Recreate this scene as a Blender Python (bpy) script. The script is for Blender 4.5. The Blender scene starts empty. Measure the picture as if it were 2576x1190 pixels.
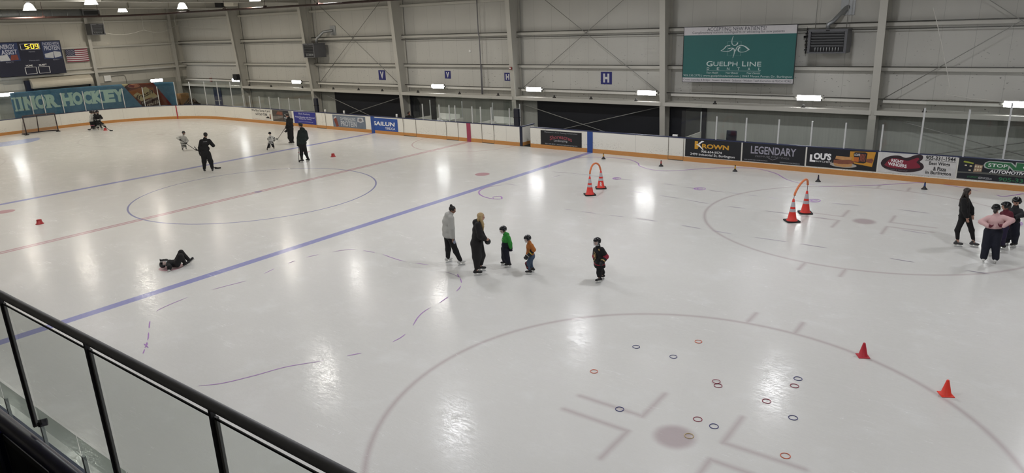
import bpy, math, random
import numpy as np
from mathutils import Matrix, Vector

random.seed(7)
SC = bpy.context.scene
COL = SC.collection

# ------------------------------------------------------------------ camera
CAM_LOC = (24.1375, -2.3767, 6.0081)
CR = (0.80173, 0.59661, -0.03587)
CU = (-0.14808, 0.25641, 0.95516)
CF = (-0.57906, 0.76046, -0.29392)
cam_data = bpy.data.cameras.new('camera')
cam_data.sensor_fit = 'HORIZONTAL'
cam_data.sensor_width = 36.0
cam_data.lens = 1748.39 * 36.0 / 2576.0
cam_data.clip_start = 0.05
cam_data.clip_end = 300
cam = bpy.data.objects.new('camera', cam_data)
COL.objects.link(cam)
cam.matrix_world = Matrix(((CR[0], CU[0], -CF[0], CAM_LOC[0]), (CR[1], CU[1], -CF[1], CAM_LOC[1]),
                           (CR[2], CU[2], -CF[2], CAM_LOC[2]), (0, 0, 0, 1)))
SC.camera = cam

# ------------------------------------------------------------------ world, exposure
world = bpy.data.worlds.new('world')
SC.world = world
world.use_nodes = True
world.node_tree.nodes['Background'].inputs[0].default_value = (0.02, 0.02, 0.022, 1)
world.node_tree.nodes['Background'].inputs[1].default_value = 1.0
SC.view_settings.view_transform = 'Standard'
SC.view_settings.look = 'None'
SC.view_settings.gamma = 1.0
SC.view_settings.exposure = 0.24
SC.view_settings.use_curve_mapping = False
LAMP_POWER = 205.0        # radiance of a high-bay lamp's lens
TUBE_POWER = 46.0         # radiance of a wall light's diffuser

W = 25.875                # rink width (far boards' inner face)
YC = W / 2
BX = 7.459                # blue lines
EX = 20.508               # end-zone face-off circles
GX = 27.56                # goal lines
LX = 31.2                 # end boards
YW = W + 3.0              # far wall
XE = -33.0                # end wall
FRAMES = (-24.2, -15.87, -7.3, 1.33, 10.0, 18.95)
NEARY = 0.2

# ------------------------------------------------------------------ materials
def srgb(h):
    if isinstance(h, str):
        v = [int(h[i:i + 2], 16) / 255 for i in (0, 2, 4)]
    else:
        v = [c / 255 for c in h]
    return tuple(c / 12.92 if c <= 0.04045 else ((c + 0.055) / 1.055) ** 2.4 for c in v) + (1.0,)

_mats = {}
def mat(name, col, rough=0.6, metal=0.0, var=0.06, scale=8.0, emit=0.0, spec=0.5, bump=0.0):
    if name in _mats:
        return _mats[name]
    m = bpy.data.materials.new(name)
    m.use_nodes = True
    nt = m.node_tree
    b = nt.nodes['Principled BSDF']
    c = srgb(col)
    b.inputs['Roughness'].default_value = rough
    b.inputs['Metallic'].default_value = metal
    b.inputs['Specular IOR Level'].default_value = spec
    if var > 0:
        tc = nt.nodes.new('ShaderNodeTexCoord')
        nz = nt.nodes.new('ShaderNodeTexNoise')
        nz.inputs['Scale'].default_value = scale
        nz.inputs['Detail'].default_value = 4
        nt.links.new(tc.outputs['Object'], nz.inputs['Vector'])
        mx = nt.nodes.new('ShaderNodeMix')
        mx.data_type = 'RGBA'
        lo = tuple(max(0, x * (1 - var)) for x in c[:3]) + (1,)
        hi = tuple(min(1, x * (1 + var)) for x in c[:3]) + (1,)
        mx.inputs[6].default_value = lo
        mx.inputs[7].default_value = hi
        nt.links.new(nz.outputs['Fac'], mx.inputs[0])
        nt.links.new(mx.outputs[2], b.inputs['Base Color'])
        if bump > 0:
            bp = nt.nodes.new('ShaderNodeBump')
            bp.inputs['Strength'].default_value = bump
            bp.inputs['Distance'].default_value = 0.02
            nt.links.new(nz.outputs['Fac'], bp.inputs['Height'])
            nt.links.new(bp.outputs[0], b.inputs['Normal'])
    else:
        b.inputs['Base Color'].default_value = c
    if emit > 0:
        b.inputs['Emission Color'].default_value = c
        b.inputs['Emission Strength'].default_value = emit
    _mats[name] = m
    return m

def glass_mat(name, tint, gloss=1.0, rough=0.03):
    if name in _mats:
        return _mats[name]
    m = bpy.data.materials.new(name)
    m.use_nodes = True
    nt = m.node_tree
    nt.nodes.remove(nt.nodes['Principled BSDF'])
    out = nt.nodes['Material Output']
    tr = nt.nodes.new('ShaderNodeBsdfTransparent')
    tr.inputs[0].default_value = tint
    gl = nt.nodes.new('ShaderNodeBsdfGlossy')
    gl.inputs['Roughness'].default_value = rough
    gl.inputs[0].default_value = (gloss, gloss, gloss, 1)
    fr = nt.nodes.new('ShaderNodeFresnel')
    fr.inputs[0].default_value = 1.45
    mx = nt.nodes.new('ShaderNodeMixShader')
    nt.links.new(fr.outputs[0], mx.inputs[0])
    nt.links.new(tr.outputs[0], mx.inputs[1])
    nt.links.new(gl.outputs[0], mx.inputs[2])
    nt.links.new(mx.outputs[0], out.inputs[0])
    _mats[name] = m
    return m

class NB:
    """small builder for math in a node tree"""
    def __init__(self, nt):
        self.nt = nt
    def m(self, op, a, b=0.0, c=None):
        n = self.nt.nodes.new('ShaderNodeMath')
        n.operation = op
        for i, v in enumerate((a, b) if c is None else (a, b, c)):
            if isinstance(v, (int, float)):
                n.inputs[i].default_value = v
            else:
                self.nt.links.new(v, n.inputs[i])
        return n.outputs[0]
    def add(self, a, b): return self.m('ADD', a, b)
    def sub(self, a, b): return self.m('SUBTRACT', a, b)
    def mul(self, a, b): return self.m('MULTIPLY', a, b)
    def abs(self, a): return self.m('ABSOLUTE', a)
    def max(self, a, b): return self.m('MAXIMUM', a, b)
    def min(self, a, b): return self.m('MINIMUM', a, b)
    def len(self, a, b): return self.m('SQRT', self.add(self.mul(a, a), self.mul(b, b)))
    def step(self, v, lo, hi):           # smooth 0..1 as v goes lo..hi
        n = self.nt.nodes.new('ShaderNodeMapRange')
        n.interpolation_type = 'SMOOTHSTEP'
        self.nt.links.new(v, n.inputs[0])
        n.inputs[1].default_value = lo
        n.inputs[2].default_value = hi
        n.inputs[3].default_value = 0
        n.inputs[4].default_value = 1
        return n.outputs[0]
    def below(self, v, w, blur):         # 1 where v < w
        return self.sub(1.0, self.step(v, w - blur, w + blur))
    def mix(self, fac, a, b):
        n = self.nt.nodes.new('ShaderNodeMix')
        n.data_type = 'RGBA'
        for i, v in ((0, fac), (6, a), (7, b)):
            if isinstance(v, (int, float)):
                n.inputs[i].default_value = v
            elif isinstance(v, tuple):
                n.inputs[i].default_value = v
            else:
                self.nt.links.new(v, n.inputs[i])
        return n.outputs[2]
    def noise(self, vec, scale, detail=3, rough=0.5, dist=0.0):
        n = self.nt.nodes.new('ShaderNodeTexNoise')
        n.inputs['Scale'].default_value = scale
        n.inputs['Detail'].default_value = detail
        n.inputs['Roughness'].default_value = rough
        n.inputs['Distortion'].default_value = dist
        self.nt.links.new(vec, n.inputs['Vector'])
        return n.outputs['Fac']
    def mapping(self, vec, scale=(1, 1, 1), rot=(0, 0, 0), loc=(0, 0, 0)):
        n = self.nt.nodes.new('ShaderNodeMapping')
        n.inputs['Scale'].default_value = scale
        n.inputs['Rotation'].default_value = rot
        n.inputs['Location'].default_value = loc
        self.nt.links.new(vec, n.inputs['Vector'])
        return n.outputs[0]
    def coords(self):
        tc = self.nt.nodes.new('ShaderNodeTexCoord')
        sp = self.nt.nodes.new('ShaderNodeSeparateXYZ')
        self.nt.links.new(tc.outputs['Object'], sp.inputs[0])
        return tc.outputs['Object'], sp.outputs[0], sp.outputs[1], sp.outputs[2]
    def bump(self, h, strength, dist):
        n = self.nt.nodes.new('ShaderNodeBump')
        n.inputs['Strength'].default_value = strength
        n.inputs['Distance'].default_value = dist
        self.nt.links.new(h, n.inputs['Height'])
        return n.outputs[0]

def newmat(name):
    m = bpy.data.materials.new(name)
    m.use_nodes = True
    return m, NB(m.node_tree), m.node_tree.nodes['Principled BSDF']

def ice_material():
    m, n, b = newmat('ice')
    L = m.node_tree.links
    vec, x, y, z = n.coords()
    ax = n.abs(x)
    yc = n.sub(y, YC)
    ay = n.abs(yc)
    base = n.mix(n.noise(vec, 0.35, 4), srgb('d4d4d1'), srgb('dbdbd8'))
    base = n.mix(n.mul(n.step(n.noise(vec, 1.1, 5, 0.65), 0.5, 0.8), 0.4), base, srgb('e8eaea'))
    def paint(base, mask, col, k):
        return n.mix(n.mul(mask, k), base, srgb(col))
    # goal crease, goal line
    gx = n.sub(ax, GX)
    crease = n.mul(n.below(n.len(gx, yc), 2.25, 0.06), n.below(gx, 0.0, 0.03))
    base = paint(base, crease, '8fa2d6', 0.75)
    base = paint(base, n.below(n.abs(gx), 0.03, 0.02), 'b0686e', 0.35)
    # centre line: two bands with a pale core
    cl = n.mul(n.below(ax, 0.15, 0.015), n.step(ax, 0.012, 0.04))
    base = paint(base, cl, 'b98c94', 0.75)
    # blue lines
    base = paint(base, n.below(n.abs(n.sub(ax, BX)), 0.15, 0.02), '787cc0', 0.78)
    # centre circle and spot
    rc = n.len(x, yc)
    base = paint(base, n.below(n.abs(n.sub(rc, 4.572)), 0.032, 0.018), '6a6ca6', 0.8)
    base = paint(base, n.below(rc, 0.15, 0.03), '7a7aa8', 0.6)
    # neutral spots
    dn = n.len(n.sub(ax, BX - 1.524), n.sub(ay, 6.706))
    base = paint(base, n.below(dn, 0.31, 0.02), 'b87f8c', 0.8)
    # referee's crease at the far boards
    base = paint(base, n.below(n.abs(n.sub(n.len(x, n.sub(y, W)), 3.05)), 0.03, 0.02), 'b58f96', 0.65)
    # end circles, spots, restraining marks, hash marks
    dx = n.abs(n.sub(ax, EX))
    dy = n.abs(n.sub(ay, 6.72))
    r2 = n.len(dx, dy)
    circ = n.below(n.abs(n.sub(r2, 4.572)), 0.03, 0.07)
    spot = n.below(r2, 0.3, 0.09)
    l1 = n.mul(n.below(n.abs(n.sub(dx, 0.65)), 0.03, 0.08), n.mul(n.step(dy, 0.16, 0.24), n.below(dy, 1.12, 0.06)))
    l2 = n.mul(n.below(n.abs(n.sub(dy, 0.25)), 0.03, 0.08), n.mul(n.step(dx, 0.6, 0.68), n.below(dx, 1.85, 0.06)))
    hs = n.mul(n.below(n.abs(n.sub(dx, 0.47)), 0.03, 0.08), n.mul(n.step(dy, 4.5, 4.6), n.below(dy, 5.2, 0.05)))
    ez = n.max(n.max(circ, spot), n.max(n.max(l1, l2), hs))
    base = paint(base, n.mul(ez, n.add(n.mul(n.step(x, -2, 2), 0.6), 0.4)), 'a08a90', 0.62)
    # skate scratches: thin arcs in three directions, in patches
    patch = n.step(n.noise(vec, 0.5, 3), 0.42, 0.68)
    scr = None
    for a, s, o in ((0.35, 11, 0), (1.2, 14, 5), (-0.8, 9, 9), (2.3, 12, 13)):
        v2 = n.mapping(vec, (0.9, s, 1), (0, 0, a), (o, o * 2, 0))
        t = n.abs(n.sub(n.noise(v2, 0.9, 2, 0.5, 0.9), 0.5))
        w2 = n.mapping(vec, (0.7, 1.5, 1), (0, 0, a), (o * 3, 1, 0))
        t = n.mul(n.below(t, 0.0028, 0.0022), n.step(n.noise(w2, 1.6, 2), 0.55, 0.64))
        scr = t if scr is None else n.max(scr, t)
    scr = n.mul(scr, n.add(n.mul(patch, 0.75), 0.15))
    base = n.mix(n.mul(scr, 0.5), base, srgb('f6f8fa'))
    L.new(base, b.inputs['Base Color'])
    fine = n.noise(n.mapping(vec, (1, 1, 1)), 9.0, 6, 0.65)
    groove = n.abs(n.sub(n.noise(n.mapping(vec, (2.2, 13, 1), (0, 0, -0.62)), 1.6, 4, 0.7, 0.6), 0.5))
    groove2 = n.abs(n.sub(n.noise(n.mapping(vec, (1.6, 10, 1), (0, 0, 0.5)), 1.9, 4, 0.7, 0.8), 0.5))
    h = n.add(n.mul(fine, 0.45), n.mul(scr, -1.6))
    h = n.add(h, n.add(n.mul(n.below(groove, 0.012, 0.012), -0.35), n.mul(n.below(groove2, 0.010, 0.010), -0.3)))
    L.new(n.bump(h, 0.23, 0.01), b.inputs['Normal'])
    rough = n.add(n.mul(n.noise(vec, 2.2, 4), 0.10), 0.135)
    rough = n.add(rough, n.mul(scr, 0.2))
    L.new(rough, b.inputs['Roughness'])
    b.inputs['IOR'].default_value = 1.31
    return m

def wall_material():
    """white ribbed metal sheet with puck marks; raw board-formed concrete below 2.05 m"""
    m, n, b = newmat('far_wall')
    L = m.node_tree.links
    vec, x, y, z = n.coords()
    c = n.mix(n.noise(n.mapping(vec, (1, 1, 0.25)), 0.8, 4), srgb('b9b8b2'), srgb('c6c5bf'))
    fr = n.m('FRACT', n.mul(n.add(x, 60.35), 1 / 1.09))
    seam = n.below(n.abs(n.sub(fr, 0.5)), 0.006, 0.005)
    c = n.mix(n.mul(seam, 0.45), c, srgb('6b6a66'))
    dens = n.step(z, 6.5, 1.9)
    spk = n.mul(n.step(n.noise(n.mapping(vec, (1, 1, 2.0), (0, 0.6, 0)), 7.0, 2, 0.6), 0.665, 0.70), n.step(n.noise(vec, 0.9, 2), 0.36, 0.5))
    c = n.mix(n.mul(n.mul(spk, dens), 0.85), c, srgb('4a4947'))
    conc = n.mix(n.noise(n.mapping(vec, (14, 14, 0.5)), 1.0, 4, 0.65), srgb('a0a29b'), srgb('b8bab3'))
    conc = n.mix(n.mul(n.step(n.noise(vec, 0.5, 4), 0.45, 0.75), 0.5), conc, srgb('92948c'))
    base = n.mix(n.below(z, 2.06, 0.01), c, conc)
    L.new(base, b.inputs['Base Color'])
    rib = n.m('SINE', n.mul(x, 2 * math.pi / 0.075))
    rib = n.mul(n.step(rib, -0.4, 0.6), n.step(z, 2.05, 2.08))
    h = n.add(n.mul(rib, 0.25), n.mul(seam, -0.6))
    L.new(n.bump(h, 0.2, 0.01), b.inputs['Normal'])
    b.inputs['Roughness'].default_value = 0.65
    b.inputs['Specular IOR Level'].default_value = 0.3
    return m

def end_wall_material():
    m, n, b = newmat('end_wall')
    L = m.node_tree.links
    vec, x, y, z = n.coords()
    c = n.mix(n.noise(n.mapping(vec, (1, 1, 0.3)), 0.8, 4), srgb('b5b2a8'), srgb('c3c0b6'))
    fr = n.m('FRACT', n.mul(n.add(y, 60.0), 1 / 1.09))
    seam = n.below(n.abs(n.sub(fr, 0.5)), 0.006, 0.005)
    c = n.mix(n.mul(seam, 0.4), c, srgb('6b6a66'))
    spk = n.mul(n.step(n.noise(vec, 7.0, 2, 0.6), 0.70, 0.74), n.step(n.noise(vec, 0.9, 2), 0.4, 0.55))
    c = n.mix(n.mul(spk, 0.6), c, srgb('4a4947'))
    fz = n.m('FRACT', n.mul(z, 1 / 0.2))
    blk = n.mix(n.noise(vec, 1.2, 4), srgb('8f8f86'), srgb('a3a299'))
    blk = n.mix(n.mul(n.below(fz, 0.05, 0.03), 0.35), blk, srgb('77776f'))
    base = n.mix(n.below(z, 2.75, 0.01), c, blk)
    L.new(base, b.inputs['Base Color'])
    b.inputs['Roughness'].default_value = 0.7
    b.inputs['Specular IOR Level'].default_value = 0.3
    return m

def board_material():
    m, n, b = newmat('board_plastic')
    L = m.node_tree.links
    vec, x, y, z = n.coords()
    c = n.mix(n.noise(vec, 0.6, 3), srgb('dcdad2'), srgb('e8e6de'))
    low = n.step(z, 0.95, 0.2)
    spk = n.mul(n.step(n.noise(vec, 26.0, 3, 0.6), 0.56, 0.66), n.step(n.noise(vec, 0.7, 3), 0.4, 0.62))
    c = n.mix(n.mul(n.mul(spk, low), 0.55), c, srgb('55554f'))
    s = n.add(x, n.mul(y, 1.0))
    fr = n.m('FRACT', n.mul(n.add(s, 80.2), 1 / 2.44))
    seam = n.below(n.abs(n.sub(fr, 0.5)), 0.0035, 0.002)
    c = n.mix(n.mul(seam, 0.4), c, srgb('70706a'))
    L.new(c, b.inputs['Base Color'])
    b.inputs['Roughness'].default_value = 0.45
    return m

def kick_material():
    m, n, b = newmat('kick_plate_plastic')
    L = m.node_tree.links
    vec, x, y, z = n.coords()
    c = n.mix(n.noise(n.mapping(vec, (1, 1, 6)), 5.0, 5, 0.7), srgb('b0763e'), srgb('c99456'))
    L.new(c, b.inputs['Base Color'])
    b.inputs['Roughness'].default_value = 0.5
    return m

# ------------------------------------------------------------------ mesh builder
class MB:
    def __init__(self):
        self.v, self.f, self.mi, self.s = [], [], [], []
    def quad(self, pts, mi=0, smooth=False):
        o = len(self.v)
        self.v += [tuple(p) for p in pts]
        self.f.append(tuple(range(o, o + len(pts))))
        self.mi.append(mi)
        self.s.append(smooth)
        return self
    def box(self, c, s, rz=0.0, R=None, mi=0):
        hx, hy, hz = s[0] / 2, s[1] / 2, s[2] / 2
        M = R if R is not None else Matrix.Rotation(rz, 3, 'Z')
        o = len(self.v)
        for dx, dy, dz in ((-1, -1, -1), (1, -1, -1), (1, 1, -1), (-1, 1, -1), (-1, -1, 1), (1, -1, 1), (1, 1, 1), (-1, 1, 1)):
            p = M @ Vector((dx * hx, dy * hy, dz * hz))
            self.v.append((c[0] + p.x, c[1] + p.y, c[2] + p.z))
        for q in ((0, 3, 2, 1), (4, 5, 6, 7), (0, 1, 5, 4), (1, 2, 6, 5), (2, 3, 7, 6), (3, 0, 4, 7)):
            self.f.append(tuple(o + i for i in q))
            self.mi.append(mi)
            self.s.append(False)
        return self
    def span(self, a, b, mi=0):
        return self.box([(a[i] + b[i]) / 2 for i in range(3)], [abs(b[i] - a[i]) for i in range(3)], mi=mi)
    def tube(self, pts, r, n=10, mi=0, caps=True, r1=None):
        pts = [Vector(p) for p in pts]
        rings = []
        prev = None
        for i, p in enumerate(pts):
            d = (pts[min(i + 1, len(pts) - 1)] - pts[max(i - 1, 0)]).normalized()
            if prev is None:
                a = Vector((0, 0, 1)) if abs(d.z) < 0.9 else Vector((1, 0, 0))
                u = d.cross(a).normalized()
            else:
                u = (prev - d * prev.dot(d)).normalized()
            prev = u
            w = d.cross(u)
            rr = r if r1 is None else r + (r1 - r) * i / max(1, len(pts) - 1)
            o = len(self.v)
            for k in range(n):
                t = 2 * math.pi * k / n
                self.v.append(tuple(p + (u * math.cos(t) + w * math.sin(t)) * rr))
            rings.append(o)
        for a, b in zip(rings, rings[1:]):
            for k in range(n):
                self.f.append((a + k, a + (k + 1) % n, b + (k + 1) % n, b + k))
                self.mi.append(mi)
                self.s.append(True)
        if caps:
            self.f.append(tuple(rings[0] + k for k in range(n - 1, -1, -1)))
            self.f.append(tuple(rings[-1] + k for k in range(n)))
            self.mi += [mi, mi]
            self.s += [False, False]
        return self
    def lathe(self, c, prof, n=20, mi=0, smooth=True, axis='Z'):
        rings = []
        for r, h in prof:
            o = len(self.v)
            for k in range(n):
                t = 2 * math.pi * k / n
                if axis == 'Z':
                    self.v.append((c[0] + r * math.cos(t), c[1] + r * math.sin(t), c[2] + h))
                else:
                    self.v.append((c[0] + r * math.cos(t), c[1] + h, c[2] + r * math.sin(t)))
            rings.append(o)
        for a, b in zip(rings, rings[1:]):
            for k in range(n):
                self.f.append((a + k, a + (k + 1) % n, b + (k + 1) % n, b + k))
                self.mi.append(mi)
                self.s.append(smooth)
        return self
    def poly(self, pts, d, mi=0):
        """prism from a planar outline, extruded by vector d"""
        n = len(pts)
        o = len(self.v)
        for p in pts:
            self.v.append(tuple(p))
        for p in pts:
            self.v.append((p[0] + d[0], p[1] + d[1], p[2] + d[2]))
        self.f.append(tuple(range(o + n - 1, o - 1, -1)))
        self.f.append(tuple(range(o + n, o + 2 * n)))
        self.mi += [mi, mi]
        self.s += [False, False]
        for k in range(n):
            self.f.append((o + k, o + (k + 1) % n, o + n + (k + 1) % n, o + n + k))
            self.mi.append(mi)
            self.s.append(False)
        return self
    def build(self, name, m, parent=None, bevel=0.0):
        me = bpy.data.meshes.new(name)
        me.from_pydata(self.v, [], self.f)
        for mm in (m if isinstance(m, (list, tuple)) else [m]):
            me.materials.append(mm)
        me.polygons.foreach_set('material_index', self.mi)
        me.polygons.foreach_set('use_smooth', self.s)
        me.update()
        o = bpy.data.objects.new(name, me)
        COL.objects.link(o)
        if parent is not None:
            o.parent = parent
        if bevel > 0:
            bv = o.modifiers.new('bevel', 'BEVEL')
            bv.width = bevel
            bv.segments = 2
            bv.limit_method = 'ANGLE'
        return o

def thing(name, label, cat, loc=(0, 0, 0), rz=0.0, group=None):
    o = bpy.data.objects.new(name, None)
    o.empty_display_size = 0.1
    COL.objects.link(o)
    o.location = loc
    o.rotation_euler = (0, 0, rz)
    o['label'] = label
    o['category'] = cat
    if group:
        o['group'] = group
    return o

def tag(o, label, cat, group=None):
    o['label'] = label
    o['category'] = cat
    if group:
        o['group'] = group
    return o

def struct(o):
    o['kind'] = 'structure'
    return o

def dup(root, loc, rz=0.0, label=None, group=None):
    r = root.copy()
    COL.objects.link(r)
    r.location = loc
    r.rotation_euler = (0, 0, rz)
    if label:
        r['label'] = label
    if group:
        r['group'] = group
    for ch in list(root.children):
        c = ch.copy()
        COL.objects.link(c)
        c.parent = r
        for g in list(ch.children):
            d = g.copy()
            COL.objects.link(d)
            d.parent = c
    return r

# ------------------------------------------------------------------ lettering
_txt = {}
def text_geo(s, bold=0.0, shear=0.0):
    k = (s, bold, shear)
    if k not in _txt:
        cu = bpy.data.curves.new('lettering', 'FONT')
        cu.body = s
        cu.offset = bold
        cu.shear = shear
        cu.resolution_u = 3
        cu.fill_mode = 'FRONT'
        ob = bpy.data.objects.new('lettering', cu)
        me = ob.to_mesh()
        v = np.array([(p.co.x, p.co.y) for p in me.vertices]) if len(me.vertices) else np.zeros((0, 2))
        f = [tuple(p.vertices) for p in me.polygons]
        ob.to_mesh_clear()
        bpy.data.objects.remove(ob)
        bpy.data.curves.remove(cu)
        _txt[k] = (v, f)
    return _txt[k]

class Panel:
    """a flat or bent sheet: P(u, v, d) -> world point; u right, v up, d off the face"""
    def __init__(self, fn):
        self.P = fn
    def text(self, mb, s, u0, u1, v0, v1, d=0.004, bold=0.0, shear=0.0, mi=0, keep=False, arc=0.0, slant=0.0):
        v, f = text_geo(s, bold, shear)
        if not len(v):
            return
        lo, hi = v.min(0), v.max(0)
        q = (v - lo) / np.maximum(hi - lo, 1e-6)
        if keep:        # keep the letter proportions, centred in the box
            w = (hi[0] - lo[0]) / (hi[1] - lo[1]) * (v1 - v0)
            c = (u0 + u1) / 2
            if w < u1 - u0:
                u0, u1 = c - w / 2, c + w / 2
        o = len(mb.v)
        for a, b in q:
            bend = -arc * (2 * a - 1) ** 2 + slant * (2 * a - 1)
            mb.v.append(tuple(self.P(u0 + a * (u1 - u0), v0 + b * (v1 - v0) + bend, d)))
        for p in f:
            mb.f.append(tuple(o + i for i in p))
            mb.mi.append(mi)
            mb.s.append(False)
    def shape(self, mb, pts, d=0.003, mi=0):
        o = len(mb.v)
        for a, b in pts:
            mb.v.append(tuple(self.P(a, b, d)))
        mb.f.append(tuple(range(o, o + len(pts))))
        mb.mi.append(mi)
        mb.s.append(False)
    def rect(self, mb, u0, u1, v0, v1, d=0.003, mi=0):
        self.shape(mb, [(u0, v0), (u1, v0), (u1, v1), (u0, v1)], d, mi)
    def ellipse(self, mb, cu, cv, ru, rv, d=0.003, mi=0, n=24, rot=0.0):
        pts = []
        for k in range(n):
            t = 2 * math.pi * k / n
            a, b = ru * math.cos(t), rv * math.sin(t)
            pts.append((cu + a * math.cos(rot) - b * math.sin(rot), cv + a * math.sin(rot) + b * math.cos(rot)))
        self.shape(mb, pts, d, mi)
    def stroke(self, mb, pts, w, d=0.004, mi=0, w1=None):
        """a ribbon of width w along a 2-D polyline"""
        P = [Vector((a, b)) for a, b in pts]
        prev = None
        for i, p in enumerate(P):
            t = (P[min(i + 1, len(P) - 1)] - P[max(i - 1, 0)]).normalized()
            nn = Vector((-t.y, t.x))
            ww = w if w1 is None else w + (w1 - w) * i / (len(P) - 1)
            a, b = p + nn * ww / 2, p - nn * ww / 2
            if prev:
                self.shape(mb, [prev[0], prev[1], tuple(b), tuple(a)], d, mi)
            prev = (tuple(a), tuple(b))

def catmull(pts, n=8):
    P = [np.array(p, float) for p in pts]
    P = [2 * P[0] - P[1]] + P + [2 * P[-1] - P[-2]]
    out = []
    for i in range(1, len(P) - 2):
        a, b, c, d = P[i - 1], P[i], P[i + 1], P[i + 2]
        for k in range(n):
            t = k / n
            out.append(tuple(0.5 * ((2 * b) + (c - a) * t + (2 * a - 5 * b + 4 * c - d) * t * t + (3 * b - a - 3 * c + d) * t ** 3)))
    out.append(tuple(P[-2]))
    return out

# ------------------------------------------------------------------ common materials
M_STEEL = mat('painted_steel', 'b4b2aa', 0.5, 0, 0.05, 1.5)
M_STEEL2 = mat('girt_steel', 'bcbab2', 0.5, 0, 0.05, 1.0)
M_ROD = mat('brace_rod', '8d8d88', 0.5, 0.2)
M_WHITE = mat('white_plastic', 'e6e6e2', 0.5)
M_PRINTW = mat('white_print', 'e9e9ea', 0.6)
M_PRINTK = mat('black_print', '15161a', 0.6)
M_NAVY = mat('navy_paint', '141b33', 0.55, 0, 0.12, 2)
M_DARK = mat('dark_panel', '10131c', 0.6, 0, 0.2, 1.2)
M_BLACK = mat('black_rubber', '0c0c0e', 0.7)
M_ALU = mat('aluminium', 'c9cbcc', 0.35, 0.6)
M_GALV = mat('galvanised_duct', '9da0a2', 0.4, 0.6, 0.15, 6)
M_GLASS = glass_mat('safety_glass', (0.86, 0.89, 0.88, 1))
M_TUBE = mat('lit_diffuser', 'ffffff', 0.5, 0, 0, emit=TUBE_POWER)

# ================================================================== THE SETTING
# ---- ice and the rubber floor round it
mb = MB()
N = 40
def rink_outline(r, lx, y0, y1, n=14):
    pts = []
    for cx, cy, a0 in ((lx - r, y1 - r, 0), (-lx + r, y1 - r, 90), (-lx + r, y0 + r, 180), (lx - r, y0 + r, 270)):
        for k in range(n + 1):
            a = math.radians(a0 + 90 * k / n)
            pts.append((cx + r * math.cos(a), cy + r * math.sin(a)))
    return pts
mb.quad([(x, y, 0) for x, y in rink_outline(7.84, LX + 0.05, NEARY - 0.05, W + 0.05)])
ice = struct(mb.build('floor_ice', ice_material()))
mb = MB()
mb.span((-34, -8, -0.2), (35, YW + 0.2, -0.012))
struct(mb.build('floor', mat('rubber_floor', '3a3a38', 0.85, 0, 0.2, 3)))

# marker lines drawn on the ice: thin ribbons that belong to the ice sheet
def ribbon(paths, w, name, m, z=0.003):
    b = MB()
    for ip, pts in enumerate(paths):
        z = 0.003 + 0.0004 * (ip % 6)
        P = [Vector(p) for p in pts]
        n = len(P)
        o = len(b.v)
        for i, p in enumerate(P):
            t = (P[min(i + 1, n - 1)] - P[max(i - 1, 0)])
            t = t.normalized() if t.length > 1e-6 else Vector((1, 0))
            u = i / (n - 1)
            nn = Vector((-t.y, t.x)) * w / 2 * (0.35 + 0.65 * min(1, 5 * u, 5 * (1 - u)))
            b.v += [(p.x + nn.x, p.y + nn.y, z), (p.x - nn.x, p.y - nn.y, z)]
        for i in range(n - 1):
            b.f.append((o + 2 * i, o + 2 * i + 1, o + 2 * i + 3, o + 2 * i + 2))
            b.mi.append(0)
            b.s.append(False)
    return b.build(name, m, ice)
def dash(pts, segs, n=14):
    """pieces [t0,t1] (0..1 by length) of a smooth curve"""
    c = catmull(pts, n)
    L = [0]
    for a, b in zip(c, c[1:]):
        L.append(L[-1] + math.dist(a, b))
    out = []
    for t0, t1 in segs:
        cur = [p for p, l in zip(c, L) if t0 * L[-1] <= l <= t1 * L[-1]]
        if len(cur) > 1:
            out.append(cur)
    return out
M_MARK = mat('purple_marker', 'a678bd', 0.5, 0, 0.25, 9)
M_MARK2 = mat('faint_purple_marker', 'a294ae', 0.5, 0, 0.25, 9)
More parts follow.
